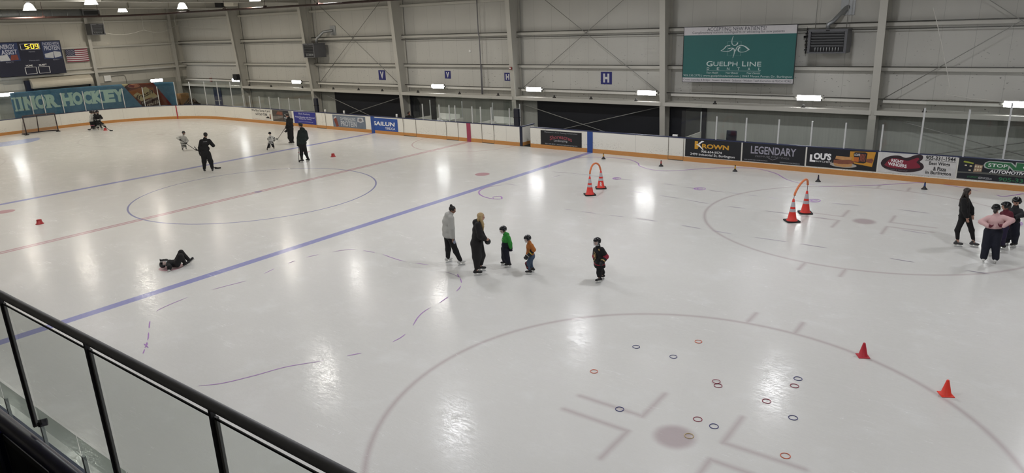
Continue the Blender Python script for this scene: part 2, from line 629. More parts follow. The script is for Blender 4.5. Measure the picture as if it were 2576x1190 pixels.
MARK_DATA = [(0.05,1,[([(7.77,21.88),(7.29,22.79),(7.33,23.83),(7.84,24.71),(8.74,25.14),(9.84,25.15),(10.58,24.61),(10.98,24.04),(11.74,23.6),(12.56,23.75),(13.39,24.61),(14.29,25.33),(15.31,25.66),(16.27,25.12),(16.98,24.21),(17.66,23.81),(18.18,23.93)],[(0,1)]),([(18.27,23.56),(19.19,24.18),(20.1,24.87),(20.98,25.69),(21.58,25.93),(22.32,25.69),(22.93,25.35)],[(0,1)]),([(23.46,24.99),(23.62,24.83),(23.88,25.09),(24.13,25.48),(24.34,25.53)],[(0,1)]),([(7.89,18.38),(7.64,17.94),(7.72,17.31),(8.06,16.85),(8.55,16.57),(9.05,16.51),(9.23,16.67),(8.96,16.93),(8.81,16.71),(9.16,16.43),(9.34,16.53)],[(0,0.9)]),([(11.4,21.55),(11.43,21.45),(11.4,21.36),(11.34,21.31),(11.24,21.31),(11.16,21.37),(11.11,21.46),(11.11,21.56),(11.16,21.64),(11.24,21.66),(11.33,21.63),(11.4,21.55)],[(0,1)]),([(11.35,21.47),(11.33,21.41),(11.27,21.39),(11.21,21.43),(11.19,21.51),(11.22,21.56),(11.28,21.57),(11.34,21.52)],[(0,1)]),([(14.91,21.42),(14.93,21.31),(14.88,21.2),(14.79,21.14),(14.69,21.13),(14.6,21.19),(14.55,21.3),(14.57,21.41),(14.64,21.51),(14.74,21.54),(14.85,21.51),(14.91,21.42)],[(0,1)]),([(14.84,21.33),(14.8,21.25),(14.73,21.23),(14.66,21.27),(14.65,21.35),(14.7,21.42),(14.77,21.43),(14.83,21.38)],[(0,1)]),([(18.82,21.56),(18.81,21.44),(18.76,21.33),(18.66,21.26),(18.56,21.26),(18.49,21.32),(18.46,21.42),(18.49,21.55),(18.57,21.64),(18.67,21.68),(18.76,21.65),(18.82,21.56)],[(0,1)]),([(18.73,21.46),(18.69,21.38),(18.61,21.36),(18.56,21.4),(18.56,21.48),(18.61,21.55),(18.68,21.57),(18.73,21.51)],[(0,1)]),([(24.28,21.5),(24.27,21.4),(24.24,21.31),(24.21,21.28),(24.18,21.3),(24.15,21.38),(24.15,21.48),(24.17,21.58),(24.2,21.64),(24.23,21.65),(24.26,21.59),(24.28,21.5)],[(0,1)]),([(24.24,21.44),(24.22,21.38),(24.2,21.38),(24.18,21.43),(24.19,21.51),(24.21,21.56),(24.23,21.54),(24.24,21.48)],[(0,1)])]),(0.026,0,[([(7.86,18.67),(8.85,18.88),(8.98,21.23),(9.97,21.48),(10.72,21.44)],[(0,0.12),(0.2,0.28),(0.5,0.62),(0.7,0.8),(0.9,1)]),([(8.28,21.4),(9.93,21.54),(11.41,21.48),(12.74,21.54),(14.75,21.27),(16.49,21.25),(18.11,21.17),(19.41,21.41),(20.79,21.54),(22.61,21.44),(24.32,21.2)],[(0.0,0.05),(0.08,0.12),(0.19,0.24),(0.26,0.29),(0.31,0.34),(0.36,0.4),(0.42,0.46),(0.47,0.5),(0.51,0.54),(0.55,0.58),(0.6,0.64),(0.68,0.73),(0.8,0.86),(0.92,1)]),([(11.97,16.55),(13.46,16.58),(14.81,16.7),(16.14,16.64),(17.75,16.54),(19.28,16.56),(20.89,16.52),(22.26,16.43),(24.47,16.38)],[(0,0.03),(0.05,0.1),(0.13,0.18),(0.2,0.27),(0.32,0.38),(0.4,0.46),(0.5,0.58),(0.6,0.66),(0.7,0.72),(0.78,0.83),(0.9,0.95)]),([(12.61,19.85),(14.54,19.67),(16.05,19.44),(18.11,19.45),(20.3,19.39),(22.17,19.17),(23.56,19.06),(24.39,19.07)],[(0,0.06),(0.1,0.18),(0.2,0.28),(0.32,0.38),(0.42,0.5),(0.55,0.6),(0.75,0.82),(0.9,1)])]),(0.024,1,[([(12.04,10.05),(11.17,9.9),(10.6,9.94),(10.05,10.01),(9.13,9.88),(8.73,9.36),(8.49,8.61),(8.52,7.8),(8.63,7.29)],[(0.02,0.1),(0.15,0.33),(0.38,0.46),(0.5,0.62),(0.68,0.75),(0.8,0.86),(0.93,1)]),([(8.71,6.69),(8.58,6.13),(8.48,5.46),(8.55,4.83),(8.67,4.44),(8.96,4.15),(9.58,3.79),(9.97,3.58),(10.29,3.38),(10.64,3.14)],[(0,0.18),(0.3,0.5),(0.62,0.72),(0.76,0.86),(0.88,0.92),(0.95,1)]),([(12.84,3.05),(13.12,3.35),(13.36,3.84),(13.57,4.37),(13.93,4.87),(14.14,5.22),(14.43,5.67)],[(0,0.72),(0.86,0.95)]),([(14.5,6.22),(14.48,6.52),(14.34,6.91),(14.07,7.39),(13.95,7.77),(13.92,8.23),(13.84,8.66),(13.72,9.15),(13.45,9.54),(13.03,9.88)],[(0,0.1),(0.2,0.45),(0.52,0.62),(0.7,0.8),(0.84,0.93),(0.94,1)]),([(10.19,3.38),(10.46,3.34)],[(0,1)]),([(10.24,3.44),(10.41,3.29)],[(0,1)]),([(11.76,2.72),(12.07,2.71)],[(0,1)])]),(0.02,0,[([(12.65,9.85),(12.94,9.82),(13.3,9.71)],[(0,1)])])]
for wd, mm, paths in MARK_DATA:
    out = []
    for pts, segs in paths:
        out += dash(pts, segs)
    ribbon(out, wd, 'marker_line', M_MARK if mm else M_MARK2)

# ---- walls and roof
wm, em = wall_material(), end_wall_material()
mb = MB(); mb.span((XE - 0.2, YW, -0.2), (35, YW + 0.2, 9.6)); struct(mb.build('wall_far', wm))
mb = MB(); mb.span((XE - 0.2, -8, -0.2), (XE, YW, 10.6)); struct(mb.build('wall_end', em))
mb = MB(); mb.span((35, -8, -0.2), (35.2, YW, 10.6)); struct(mb.build('wall_right', mat('side_wall', 'a8a6a0', 0.7)))
mb = MB(); mb.span((XE, -8.2, -0.2), (35, -8, 10.6)); struct(mb.build('wall_near', mat('lobby_wall', 'b9b6af', 0.8)))
mb = MB()
ROOFM = mat('roof_liner', 'a9a69c', 0.7, 0, 0.06, 1)
for (y0, z0, y1, z1) in ((-8.2, 8.5, 11.0, 9.3), (11.0, 9.3, YW + 0.2, 8.45)):
    mb.quad([(XE - .2, y0, z0), (XE - .2, y1, z1), (35.2, y1, z1), (35.2, y0, z0)])
    mb.quad([(XE - .2, y0, z0 + .2), (35.2, y0, z0 + .2), (35.2, y1, z1 + .2), (XE - .2, y1, z1 + .2)])
struct(mb.build('ceiling', ROOFM))

# girts: cold-formed steel channels along the far wall, dark conduit run under one of them
mb = MB()
def girt(z, h, y0, y1):
    xs = [XE] + list(FRAMES) + [27.5, 35]
    for a, b in zip(xs, xs[1:]):
        mb.span((a + 0.04, y0, z), (b - 0.04, y1, z + h))
        mb.span((a + 0.04, y0, z + h), (b - 0.04, y0 + 0.02, z + h + 0.02))
girt(7.12, 0.11, YW - 0.22, YW - 0.0)
girt(5.36, 0.12, YW - 0.22, YW - 0.0)
girt(3.68, 0.12, YW - 0.22, YW - 0.0)
struct(mb.build('trim_1', M_STEEL2))
mb = MB()
xs = [XE] + list(FRAMES) + [27.5, 35]
for a, b in zip(xs, xs[1:]):
    mb.span((a + 0.06, YW - 0.72, 2.02), (b - 0.06, YW - 0.5, 2.19))
    mb.span((a + 0.06, YW - 0.5, 2.16), (b - 0.06, YW, 2.19))
struct(mb.build('trim_2', M_STEEL2))
mb = MB()
for a, b in zip(xs, xs[1:]):
    mb.span((a + 0.25, YW - 0.3, 2.46), (b - 0.15, YW - 0.2, 2.56))
struct(mb.build('trim_3', mat('raceway_white', 'cfcdc6', 0.5)))
mb = MB()
mb.tube([(XE, YW - 0.26, 5.26), (35, YW - 0.26, 5.26)], 0.022, 6)
mb.tube([(XE, YW - 0.26, 2.60), (35, YW - 0.26, 2.60)], 0.022, 6)
mb.tube([(XE, YW - 0.24, 5.52), (35, YW - 0.24, 5.52)], 0.025, 6)
mb.tube([(XE, YW - 0.24, 3.84), (35, YW - 0.24, 3.84)], 0.02, 6)
struct(mb.build('trim_4', mat('dark_conduit', '45443f', 0.5)))
mb = MB()
for z in (7.1, 5.33, 3.86):
    mb.span((XE, 8, z), (XE + 0.14, YW, z + 0.12))
mb.span((XE, 8, 3.52), (XE + 0.3, YW, 3.66))
struct(mb.build('trim_5', M_STEEL2))
# end wall wind posts
for k, y in enumerate((21.72, 28.0, 14.9, 8.6)):
    mb = MB()
    mb.span((XE + 0.02, y - 0.02, 0), (XE + 0.34, y + 0.02, 8.9))
    mb.span((XE + 0.34, y - 0.11, 0), (XE + 0.37, y + 0.11, 8.9))
    mb.span((XE + 0.0, y - 0.11, 0), (XE + 0.03, y + 0.11, 8.9))
    struct(mb.build('trim_%d' % (6 + k), M_STEEL))

# ---- rigid frames: tapered column and rafter of each
FR_NAMES = ('beside the goal end corner', 'behind the grey unit heater and the scrap car advert', 'between the two blue V signs',
            'between the two blue H signs', 'left of the green dental billboard', 'right of the big grey unit heater')
for i, x in enumerate(FRAMES):
    t = thing('steel_column', 'tapered off-white steel column ' + FR_NAMES[i], 'column', (x, YW - 0.45, 0), 0, 'tapered columns along the far wall')
    y_b, y_t = -0.12, -0.62           # inner flange offset from the base point, bottom and top
    zt = 8.3
    hw = 0.135
    mb = MB()
    mb.poly([(-hw, y_b, 0), (hw, y_b, 0), (hw, y_t, zt), (-hw, y_t, zt)], (0, 0.03, 0))
    mb.build('inner_flange', M_STEEL, t)
    mb = MB()
    mb.poly([(-0.012, y_b + .02, 0), (-0.012, 0.36, 0), (-0.012, 0.36, zt), (-0.012, y_t + .02, zt)], (0.024, 0, 0))
    mb.build('web', M_STEEL, t)
    mb = MB()
    mb.span((-hw, 0.36, 0), (hw, 0.385, zt))
    mb.build('outer_flange', M_STEEL, t)
    mb = MB()
    rz0, rz1 = 7.78, 8.35
    pts = [(YW - 1.0, 7.77), (12.0, 7.85), (12.0, 8.95), (YW - 1.0, 8.3)]
    mb.poly([(-0.012, y - (YW - 0.45), z) for y, z in pts], (0.024, 0, 0))
    for (ya, za, yb, zb) in ((YW - 1.0, 7.75, 12.0, 7.83), (YW - 1.0, 8.18, 12.0, 8.26)):
        yo = YW - 0.45
        mb.poly([(-hw, ya - yo, za), (hw, ya - yo, za), (hw, yb - yo, zb), (-hw, yb - yo, zb)], (0, 0, 0.03))
    for y in (15.5, 18.2, 20.9, 23.6, 26.2):
        mb.span((-hw, y - (YW - 0.45), 7.8), (hw, y - (YW - 0.45) + 0.02, 8.2))
    # near half of the same rafter
    mb.poly([(-0.012, y - (YW - 0.45), z) for y, z in ((12.0, 7.85), (-7.9, 7.7), (-7.9, 8.35), (12.0, 8.95))], (0.024, 0, 0))
    mb.build('rafter', M_STEEL, t)
    if i in (2, 4):
        pass

# ---- wall rod bracing
def brace(label, rods, r=0.016):
    t = thing('cross_brace', label, 'brace', (rods[0][0][0], YW - 0.32, rods[0][0][2]), 0, 'crossed wall brace rods')
    o = Vector(t.location)
    for a, b in rods:
        m_ = MB()
        m_.tube([Vector(a) - o, Vector(b) - o], r, 6)
        m_.build('rod', M_ROD, t)
yb = YW - 0.32
brace('long crossed steel rods on the wall panels left of the first V sign', [((-15.5, yb, 8.2), (-7.5, yb + .03, 2.45)), ((-8.0, yb + .08, 8.2), (-15.6, yb + .05, 2.45))])
brace('long crossed steel rods on the wall panels above the large H sign', [((1.6, yb, 8.2), (9.8, yb + .03, 2.5)), ((9.6, yb + .08, 8.2), (1.5, yb + .05, 2.5))])
brace('long crossed steel rods on the wall panels at the far right', [((19.2, yb, 2.62), (27.2, yb + .03, 8.2)), ((19.3, yb + .08, 8.2), (27.3, yb + .05, 2.6))])
brace('pale crossed rods in front of the dark panel below the first V sign', [((-15.6, yb - .1, 2.0), (-8.6, yb - .07, 0.0)), ((-7.6, yb - .02, 1.85), (-14.9, yb - .05, 0.0))], 0.02)
brace('pale crossed rods in front of the dark panel below the large H sign', [((1.6, yb - .1, 1.8), (9.0, yb - .07, 0.05)), ((9.7, yb - .02, 1.92), (2.2, yb - .05, 0.05))], 0.02)
brace('dull crossed rods on the grey concrete at the far right', [((19.1, yb - .1, 2.0), (26.6, yb - .07, 0.1)), ((27.2, yb - .02, 2.0), (20.0, yb - .05, 0.3))], 0.02)

# ---- dark panels low on the far wall
def dark_panel(label, x0, x1, z1=2.02):
    m_ = MB()
    m_.span((x0, YW - 0.09, 0.0), (x1, YW - 0.03, z1))
    tag(m_.build('wall_panel', M_DARK), label, 'panel', 'dark panels low on the far wall')
dark_panel('wide near-black panel on the wall below the first blue V sign', -14.25, -7.5)
dark_panel('narrow near-black panel beside the penalty box glass', -7.1, -5.04)
dark_panel('wide near-black panel on the wall below the large blue H sign', 2.46, 9.85)
dark_panel('narrow near-black panel left of the right-hand glass', 10.12, 11.92)

# ---- dasher boards: one loop open at the bench gate
GX0, GX1 = 3.35, 4.02
def loop_path(off=0.0):
    r = 7.84 - off
    pts = []
    def arc(cx, cy, a0, a1, n=26):
        for k in range(n + 1):
            a = math.radians(a0 + (a1 - a0) * k / n)
            pts.append((cx + r * math.cos(a), cy + r * math.sin(a)))
    R = 7.84
    pts.append((GX0, W - off))
    for x in (-2, -8, -14, -20):
        pts.append((x, W - off))
    arc(-LX + R, W - R, 90, 180)
    arc(-LX + R, NEARY + R, 180, 270)
    for x in (-15, -5, 5, 15):
        pts.append((x, NEARY + off))
    arc(LX - R + 1.2, NEARY + R, 270, 360)
    arc(LX - R + 1.2, W - R, 0, 90)
    for x in (20, 15, 10):
        pts.append((x, W - off))
    pts.append((GX1, W - off))
    return pts
def sweep(mb, sect, mi=0):
    """sect: list of (offset inwards, z), closed outline"""
    rows = [[(x, y, z) for x, y in loop_path(o)] for o, z in sect]
    n = len(rows[0])
    o = len(mb.v)
    for r in rows:
        mb.v += r
    m_ = len(rows)
    for a in range(m_):
        b = (a + 1) % m_
        for k in range(n - 1):
            mb.f.append((o + a * n + k, o + b * n + k, o + b * n + k + 1, o + a * n + k + 1))
            mb.mi.append(mi)
            mb.s.append(False)
    mb.f.append(tuple(o + a * n for a in range(m_ - 1, -1, -1)))
    mb.f.append(tuple(o + a * n + n - 1 for a in range(m_)))
    mb.mi += [mi, mi]
    mb.s += [False, False]
boards = thing('dasher_boards', 'white rink boards with orange kick plate and navy cap around the ice', 'rink boards', (GX0, W, 0))
def bset(o):
    o.parent = boards
    o.matrix_parent_inverse = Matrix.Translation(boards.location).inverted()
    return o
BOARDM, KICKM = board_material(), kick_material()
mb = MB(); sweep(mb, [(0.0, 0.0), (0.0, 0.985), (-0.12, 0.985), (-0.12, 0.0)]); bset(mb.build('board_face', BOARDM))
mb = MB(); sweep(mb, [(0.016, 0.0), (0.016, 0.185), (0.002, 0.195), (0.002, 0.0)]); bset(mb.build('kick_plate', KICKM))
mb = MB(); sweep(mb, [(0.012, 0.986), (0.012, 1.02), (-0.14, 1.02), (-0.14, 0.986)]); bset(mb.build('cap_rail', mat('navy_cap', '2a3152', 0.45)))
for x, w, c, nm in ((0.0, 0.27, '9c4058', 'red'), (-BX, 0.29, '2a4a8e', 'blue'), (BX, 0.29, '2a4a8e', 'blue')):
    mb = MB()
    mb.span((x - w / 2, W - 0.02, 0.0), (x + w / 2, W - 0.001, 0.984))
    o = bset(mb.build('line_stripe', mat(nm + '_stripe', c, 0.5, 0, 0.08, 3)))
    o['label'] = nm + ' line stripe'
# goal line mark on the boards
a = math.acos((-GX + LX - 7.84) / 7.84 * -1) if False else None
gx, gy = -GX + 0.0, W - 7.84 + math.sqrt(7.84 ** 2 - (-GX + LX - 7.84) ** 2)
nx, ny = (-LX + 7.84 - gx) / 7.84, (W - 7.84 - gy) / 7.84
mb = MB()
mb.box((gx + nx * 0.022, gy + ny * 0.022, 0.49), (0.012, 0.07, 0.98), math.atan2(ny, nx))
bset(mb.build('line_stripe', mat('goal_stripe', 'b02a3c', 0.5)))['label'] = 'thin red goal line stripe'
# doors in the boards: fine outline and hinge dirt
for x0, x1 in ((11.42, 12.12), (-12.72, -11.8), (-4.9, -3.9), (-1.6, -0.75), (0.9, 1.7)):
    mb = MB()
    for x in (x0, x1):
        mb.span((x - 0.006, W - 0.019, 0.02), (x + 0.006, W - 0.002, 0.985))
    mb.span((x0, W - 0.021, 0.0), (x1, W - 0.002, 0.035))
    bset(mb.build('gate_outline', mat('gate_gap', '5f574c', 0.7)))
# open bench gate
g = thing('bench_gate', 'white gate in the boards swung open towards the players bench', 'gate', (GX0 + 0.12, W + 0.02, 0))
mb = MB(); mb.span((-0.05, 0.02, 0.03), (0.03, 1.05, 0.985)); mb.build('gate_leaf', BOARDM, g)
mb = MB(); mb.span((0.03, 0.02, 0.03), (0.045, 1.05, 0.2)); mb.build('kick_plate', KICKM, g)
mb = MB(); mb.span((-0.07, 0.0, 0.986), (0.06, 1.07, 1.02)); mb.build('cap_rail', mat('navy_cap', '2a3152'), g)
mb = MB(); mb.span((-0.11, -0.02, 0.0), (0.03, 0.02, 1.0)); mb.build('gate_post', M_NAVY, g)

# ---- safety glass
POSTM = mat('glass_post', 'c4c6c6', 0.4, 0.3, 0.1, 20)
def arc_pt(s):
    """s: length along the boards, from the straight end boards at y = 13 up round the corner and right"""
    R = 7.84
    s0 = W - R - 13.0
    if s < s0:
        return (-LX, 13.0 + s), (1, 0)
    s -= s0
    q = R * math.pi / 2
    if s < q:
        a = math.pi - s / R
        return (-LX + R + R * math.cos(a), W - R + R * math.sin(a)), (-math.cos(a), -math.sin(a))
    return (-LX + R + s - q, W), (0, -1)
def arc_s(x, y):
    R = 7.84
    if y < W - R:
        return y - 13.0
    if x < -LX + R:
        a = math.atan2(y - (W - R), x - (-LX + R))
        return (W - R - 13.0) + (math.pi - a) * R
    return (W - R - 13.0) + R * math.pi / 2 + x - (-LX + R)
BANNER_S0, BANNER_S1 = arc_s(-LX, 15.42), arc_s(-27.5, 24.69)

def glass_run(label, ss, z1, zp, s_start, s_end, pt, off=-0.05, group='safety glass above the boards', gm=None):
    (x0, y0), _ = pt(s_start)
    t = thing('safety_glass', label, 'glass shield', (x0, y0, 1.02), 0, group)
    o = Vector(t.location)
    ed = [s_start] + list(ss) + [s_end]
    for a, b in zip(ed, ed[1:]):
        if b - a < 0.15:
            continue
        n = max(1, int((b - a) / 0.4))
        m_ = MB()
        for k in range(n):
            q = []
            for s in (a + 0.01 + (b - a - .02) * k / n, a + .01 + (b - a - .02) * (k + 1) / n):
                (x, y), (nx, ny) = pt(s)
                q.append((x + nx * off - o.x, y + ny * off - o.y))
            zz = z1(0.5 * (a + b)) if callable(z1) else z1
            m_.quad([(q[0][0], q[0][1], 0), (q[1][0], q[1][1], 0), (q[1][0], q[1][1], zz - o.z), (q[0][0], q[0][1], zz - o.z)])
        m_.build('pane', gm or M_GLASS, t)
    for s in ss:
        (x, y), (nx, ny) = pt(s)
        m_ = MB()
        zz = zp(s) if callable(zp) else zp
        m_.box((x + nx * (off + 0.02) - o.x, y + ny * (off + 0.02) - o.y, (zz - o.z) / 2), (0.035, 0.055, zz - o.z), math.atan2(ny, nx))
        m_.build('post', POSTM, t)
    return t
def far_pt(s):
    return (s, W), (0, -1)
posts = [arc_s(*q) for q in ((-31.2, 16.54), (-31.2, 17.28), (-31.19, 18.46), (-31.0, 19.81), (-30.68, 20.85), (-30.04, 22.13), (-29.24, 23.22), (-28.51, 23.94))]
glass_run('clear glass with pale posts in front of the blue hockey banner', posts, 2.74, 2.42, BANNER_S0 - 1.2, BANNER_S1 - 0.02, arc_pt)
posts = [arc_s(*q) for q in ((-27.45, 24.72), (-26.37, 25.27), (-25.06, 25.69), (-23.69, 25.87), (-22.0, 25.87))]
glass_run('tall clear glass with slim posts around the far left rink corner', posts, 2.74, 2.7, BANNER_S1, arc_s(-20.6, W), arc_pt)
glass_run('low clear glass with short posts above the scrap car advert', [-20.6, -19.85, -18.69, -17.56, -16.48, -15.41, -14.29], 2.16, 1.82, -20.6, -12.75, far_pt)
glass_run('clear glass with paired posts in front of the penalty box', [-3.32, -2.07, -1.34, -0.92, 0.27, 0.84, 1.55, 2.73], 2.2, 1.88, -3.9, 3.05, far_pt)
glass_run('long clear glass with short pale posts above the black adverts', [13.52, 14.76, 16.05, 17.29, 18.49, 19.73], 2.15, 1.99, 11.95, 20.95, far_pt)
glass_run('taller clear glass with high posts at the far right', [20.98, 22.31, 23.45], 2.95, lambda s: 2.64 if s < 23 else 2.9, 20.96, 24.6, far_pt)
def near_pt(s):
    return (s, NEARY), (0, 1)
glass_run('greenish glass on the near boards below the viewing rail', [12.2, 13.38, 14.58, 15.78, 16.98, 18.2, 19.4, 20.6], 1.62, 1.34, 10.0, 22.0, near_pt, -0.06, gm=glass_mat('green_tinted_glass', (0.60, 0.66, 0.62, 1)))

# penalty box partitions and posts standing behind the glass
def partition(x, label, y0=W + 0.15, y1=W + 1.6, z=2.2):
    t = thing('bench_partition', label, 'glass divider', (x, y0, 0), 0, 'dividers of the benches behind the boards')
    m_ = MB(); m_.span((-0.03, 0, 0), (0.03, y1 - y0, 1.0)); m_.build('lower_panel', BOARDM, t)
    m_ = MB(); m_.quad([(0, 0.02, 1.0), (0, y1 - y0, 1.0), (0, y1 - y0, z), (0, 0.02, z)]); m_.build('pane', M_GLASS, t)
    m_ = MB(); m_.span((-0.025, y1 - y0 - .04, 1.0), (0.025, y1 - y0, 1.9)); m_.build('post', POSTM, t)
partition(-4.2, 'glass divider at the left end of the penalty box')
partition(-1.75, 'glass divider left of the red line stripe')
partition(0.42, 'glass divider right of the red line stripe')
partition(2.25, 'glass divider beside the bench gate')
partition(12.1, 'glass divider at the end of the players bench', W + 0.15, W + 1.9)
# white bench seen through glass
for x, lab in ((-2.6, 'white bench behind the penalty box glass left of the red stripe'), (1.35, 'white bench behind the penalty box glass right of the red stripe')):
    t = thing('bench', lab, 'bench', (x, W + 1.25, 0), 0, 'benches in the penalty box')
    m_ = MB(); m_.span((-0.75, -0.18, 0.74), (0.75, 0.18, 0.8)); m_.build('seat', M_WHITE, t)
    m_ = MB(); m_.span((-0.75, 0.2, 0.85), (0.75, 0.24, 1.2)); m_.build('backrest', M_WHITE, t)
    for sx in (-0.65, 0.65):
        m_ = MB(); m_.span((sx - .03, -0.15, -0.01), (sx + .03, 0.24, 0.95)); m_.build('leg', M_WHITE, t)
# navy pads at the glass ends
for x, lab in ((-12.62, 'navy padded post end left of the protein advert'), (3.18, 'navy padded post end beside the open bench gate')):
    t = thing('glass_end_pad', lab, 'pad', (x, W + 0.02, 1.0205), 0, 'navy pads at the ends of the glass')
    m_ = MB(); m_.span((-0.15, -0.06, 0), (0.15, 0.1, 0.86)); m_.build('cushion', mat('navy_vinyl', '141826', 0.45), t, 0.03)
    m_ = MB(); m_.span((-0.16, -0.065, 0.4), (0.16, 0.105, 0.43)); m_.build('strap', M_BLACK, t)
for x, lab in ((-11.83, 'short white post sleeve on the boards left of the protein advert'), (-10.04, 'short white post sleeve above the protein advert'), (-5.45, 'short white post sleeve right of the blue tyre advert')):
    m_ = MB(); m_.lathe((0, 0, 0), [(0.0, 0), (0.055, 0), (0.055, 0.17), (0.045, 0.19), (0, 0.19)], 12)
    o = tag(m_.build('post_sleeve', M_WHITE), lab, 'post', 'white post sleeves on the boards')
    o.location = (x, W + 0.06, 1.02)

# ---- wall lights
def wall_light(loc, label, ln=0.92, axis='x'):
    t = thing('wall_light', label, 'light', loc, 0 if axis == 'x' else math.pi / 2, 'lit wall lights')
    m_ = MB()
    m_.span((-ln / 2 - .01, -0.052, -0.112), (ln / 2 + .01, 0.08, 0.112)); m_.span((-ln / 2 - 0.14, -0.05, -0.03), (-ln / 2, 0.02, 0.05)); m_.span((ln / 2, -0.05, -0.03), (ln / 2 + 0.14, 0.02, 0.05))
    m_.build('housing', mat('fixture_grey', '55544e', 0.5), t)
    for sx in (-.2, .2):
        m_ = MB(); m_.span((sx - .02, .08, -.06), (sx + .02, .24, .0)); m_.build('bracket', mat('fixture_grey', '55544e'), t)
    m_ = MB()
    prof = []
    for k in range(9):
        a = math.pi * k / 8
        prof.append((-0.054 - 0.035 * math.sin(a), 0.105 * math.cos(a)))
    for (ya, za), (yb_, zb) in zip(prof, prof[1:]):
        m_.quad([(-ln / 2, ya, za), (ln / 2, ya, za), (ln / 2, yb_, zb), (-ln / 2, yb_, zb)])
    for s in (-1, 1):
        m_.quad([(s * ln / 2, y, z) for y, z in (prof if s > 0 else prof[::-1])])
    m_.build('diffuser', M_TUBE, t)
LB = (('lit wall light beside the black loudspeaker at the corner column', -25.0), ('lit wall light below the left unit heater', -17.6),
      ('lit wall light below the smaller V sign', -4.28), ('lit wall light left of the large H sign', 2.6),
      ('lit wall light between the large H sign and the dental billboard', 9.14), ('lit wall light below the big grey unit heater', 16.48),
      ('lit wall light at the far right of the wall', 23.6))
for lab, x in LB:
    wall_light((x, YW - 0.53, 2.59), lab)
wall_light((XE + 0.45, 15.6, 2.55), 'lit end wall light at the left edge of the hockey banner', 0.92, 'y')
wall_light((XE + 0.45, 26.05, 2.62), 'lit end wall light above the chocolate milk picture', 0.92, 'y')

# ---- high-bay lamps
REFL = mat('lamp_refractor', 'fdf9f2', 0.4, 0, 0, emit=LAMP_POWER * 0.045)   # ribbed acrylic bells that glow all over
def bay_lens(name, col):
    return mat(name, col, 0.4, 0, 0, emit=LAMP_POWER)
LENS_W, LENS_N, LENS_C = bay_lens('lamp_lens_warm', 'fff6e8'), bay_lens('lamp_lens_neutral', 'fef9f3'), bay_lens('lamp_lens_cool', 'f8f8fc')
def bay_lamp(x, y, z, label):
    t = thing('high_bay_lamp', label, 'ceiling lamp', (x, y, z), 0, 'bell shaped lamps under the roof')
    m_ = MB(); m_.lathe((0, 0, 0), [(0.31, 0.0), (0.29, 0.05), (0.2, 0.27), (0.12, 0.36), (0.0, 0.37)], 20); m_.build('reflector', REFL, t)
    m_ = MB(); m_.lathe((0, 0, 0.02), [(0.0, 0), (0.285, 0)], 20); m_.build('lens', LENS_W if x < -9 else (LENS_N if x < 5 else LENS_C), t)
    m_ = MB(); m_.lathe((0, 0, 0.36), [(0.0, 0), (0.085, 0), (0.085, 0.18), (0.05, 0.22), (0, 0.22)], 12); m_.build('ballast', mat('ballast_grey', '6b6d70', 0.5), t)
    m_ = MB(); m_.tube([(-0.12, 0, 0.45), (-0.12, 0, 0.75)], 0.01, 6); m_.tube([(0.12, 0, 0.45), (0.12, 0, 0.75)], 0.01, 6); m_.tube([(-0.12, 0, 0.75), (0.12, 0, 0.75)], 0.01, 6)
    m_.tube([(0, 0, 0.7), (0, 0, (8.45 + 0.85 * (YW - y) / 17.9 if y > 11 else 8.5 + 0.8 * (y + 8.2) / 19.2) - z)], 0.01, 6)
    m_.build('hanger', M_ROD, t)
seen_lamps = [(-21.5, 14.2, 7.62, 'bell shaped lamp hanging at the upper left above the scoreboard'),
              (-15.2, 14.75, 7.66, 'bell shaped lamp cut by the top edge of the picture'),
              (-20.4, 22.45, 7.6, 'bell shaped lamp hanging left of the white loudspeaker')]
for l in seen_lamps:
    bay_lamp(*l)
for y, xs_ in ((22.3, (26, 17.6, 9.0, 0.5, -6, -12.3, -28)), (13.5, (26, 17.6, 9.2, 2.0, -28)), (4.7, (26, 17.6, 9.0, 0.5, -6, -13, -20.5))):
    for x in xs_:
        bay_lamp(x, y, 7.7, 'bell shaped lamp under the roof above the ice, outside the picture')

# ================================================================== SIGNS AND WALL FITTINGS
def far_panel(x0, z0, y):
    return Panel(lambda u, v, d: (x0 + u, y - d, z0 + v))

class Sign:
    """sheet with an edge, prints collected per colour into one lettering or picture mesh each"""
    def __init__(self, name, label, cat, w, h, loc, face, thick=0.012, group=None, rz=0.0, edge=None, edge_w=0.02):
        self.t = thing(name, label, cat, loc, rz, group)
        self.w, self.h, self.th = w, h, thick
        m_ = MB(); m_.span((0, -thick, 0), (w, 0, h))
        m_.build('panel', face, self.t)
        if edge is not None:
            m_ = MB()
            for a, b in (((-edge_w, 0), (w + edge_w, -edge_w)), ((-edge_w, h), (w + edge_w, h + edge_w)), ((-edge_w, 0), (0, h)), ((w, 0), (w + edge_w, h))):
                m_.span((a[0], -thick - 0.006, min(a[1], b[1])), (b[0], 0.0, max(a[1], b[1])))
            m_.build('frame', edge, self.t)
        self.p = Panel(lambda u, v, d: (u * w, -thick - d, v * h))
        self.layers = {}
    def L(self, name, m, part=0):
        k = (name, m.name, part)
        if k not in self.layers:
            self.layers[k] = (MB(), m)
        return self.layers[k][0]
    def done(self):
        for (n, _, _p), (b, m) in self.layers.items():
            if b.v:
                b.build(n, m, self.t)
        return self.t

GOLD = mat('gold_print', 'c9962f', 0.6, 0, 0.3, 5)
BROWNP = mat('bronze_print', '7a4d2a', 0.6)
SILV = mat('silver_print', '9a98a6', 0.6, 0, 0.35, 4)
GREYP = mat('grey_print', '77757c', 0.6)
ADK = mat('advert_black', '14161c', 0.5, 0, 0.2, 1.5)
ADG = 'adverts on the far boards'
WHITE_EDGE = mat('white_edge', 'd9d7d0', 0.5)
def ad(label, x0, x1, z0, z1, face):
    return Sign('advertising_panel', label, 'advert', x1 - x0, z1 - z0, (x0, W - 0.003, z0), face, 0.01, ADG)

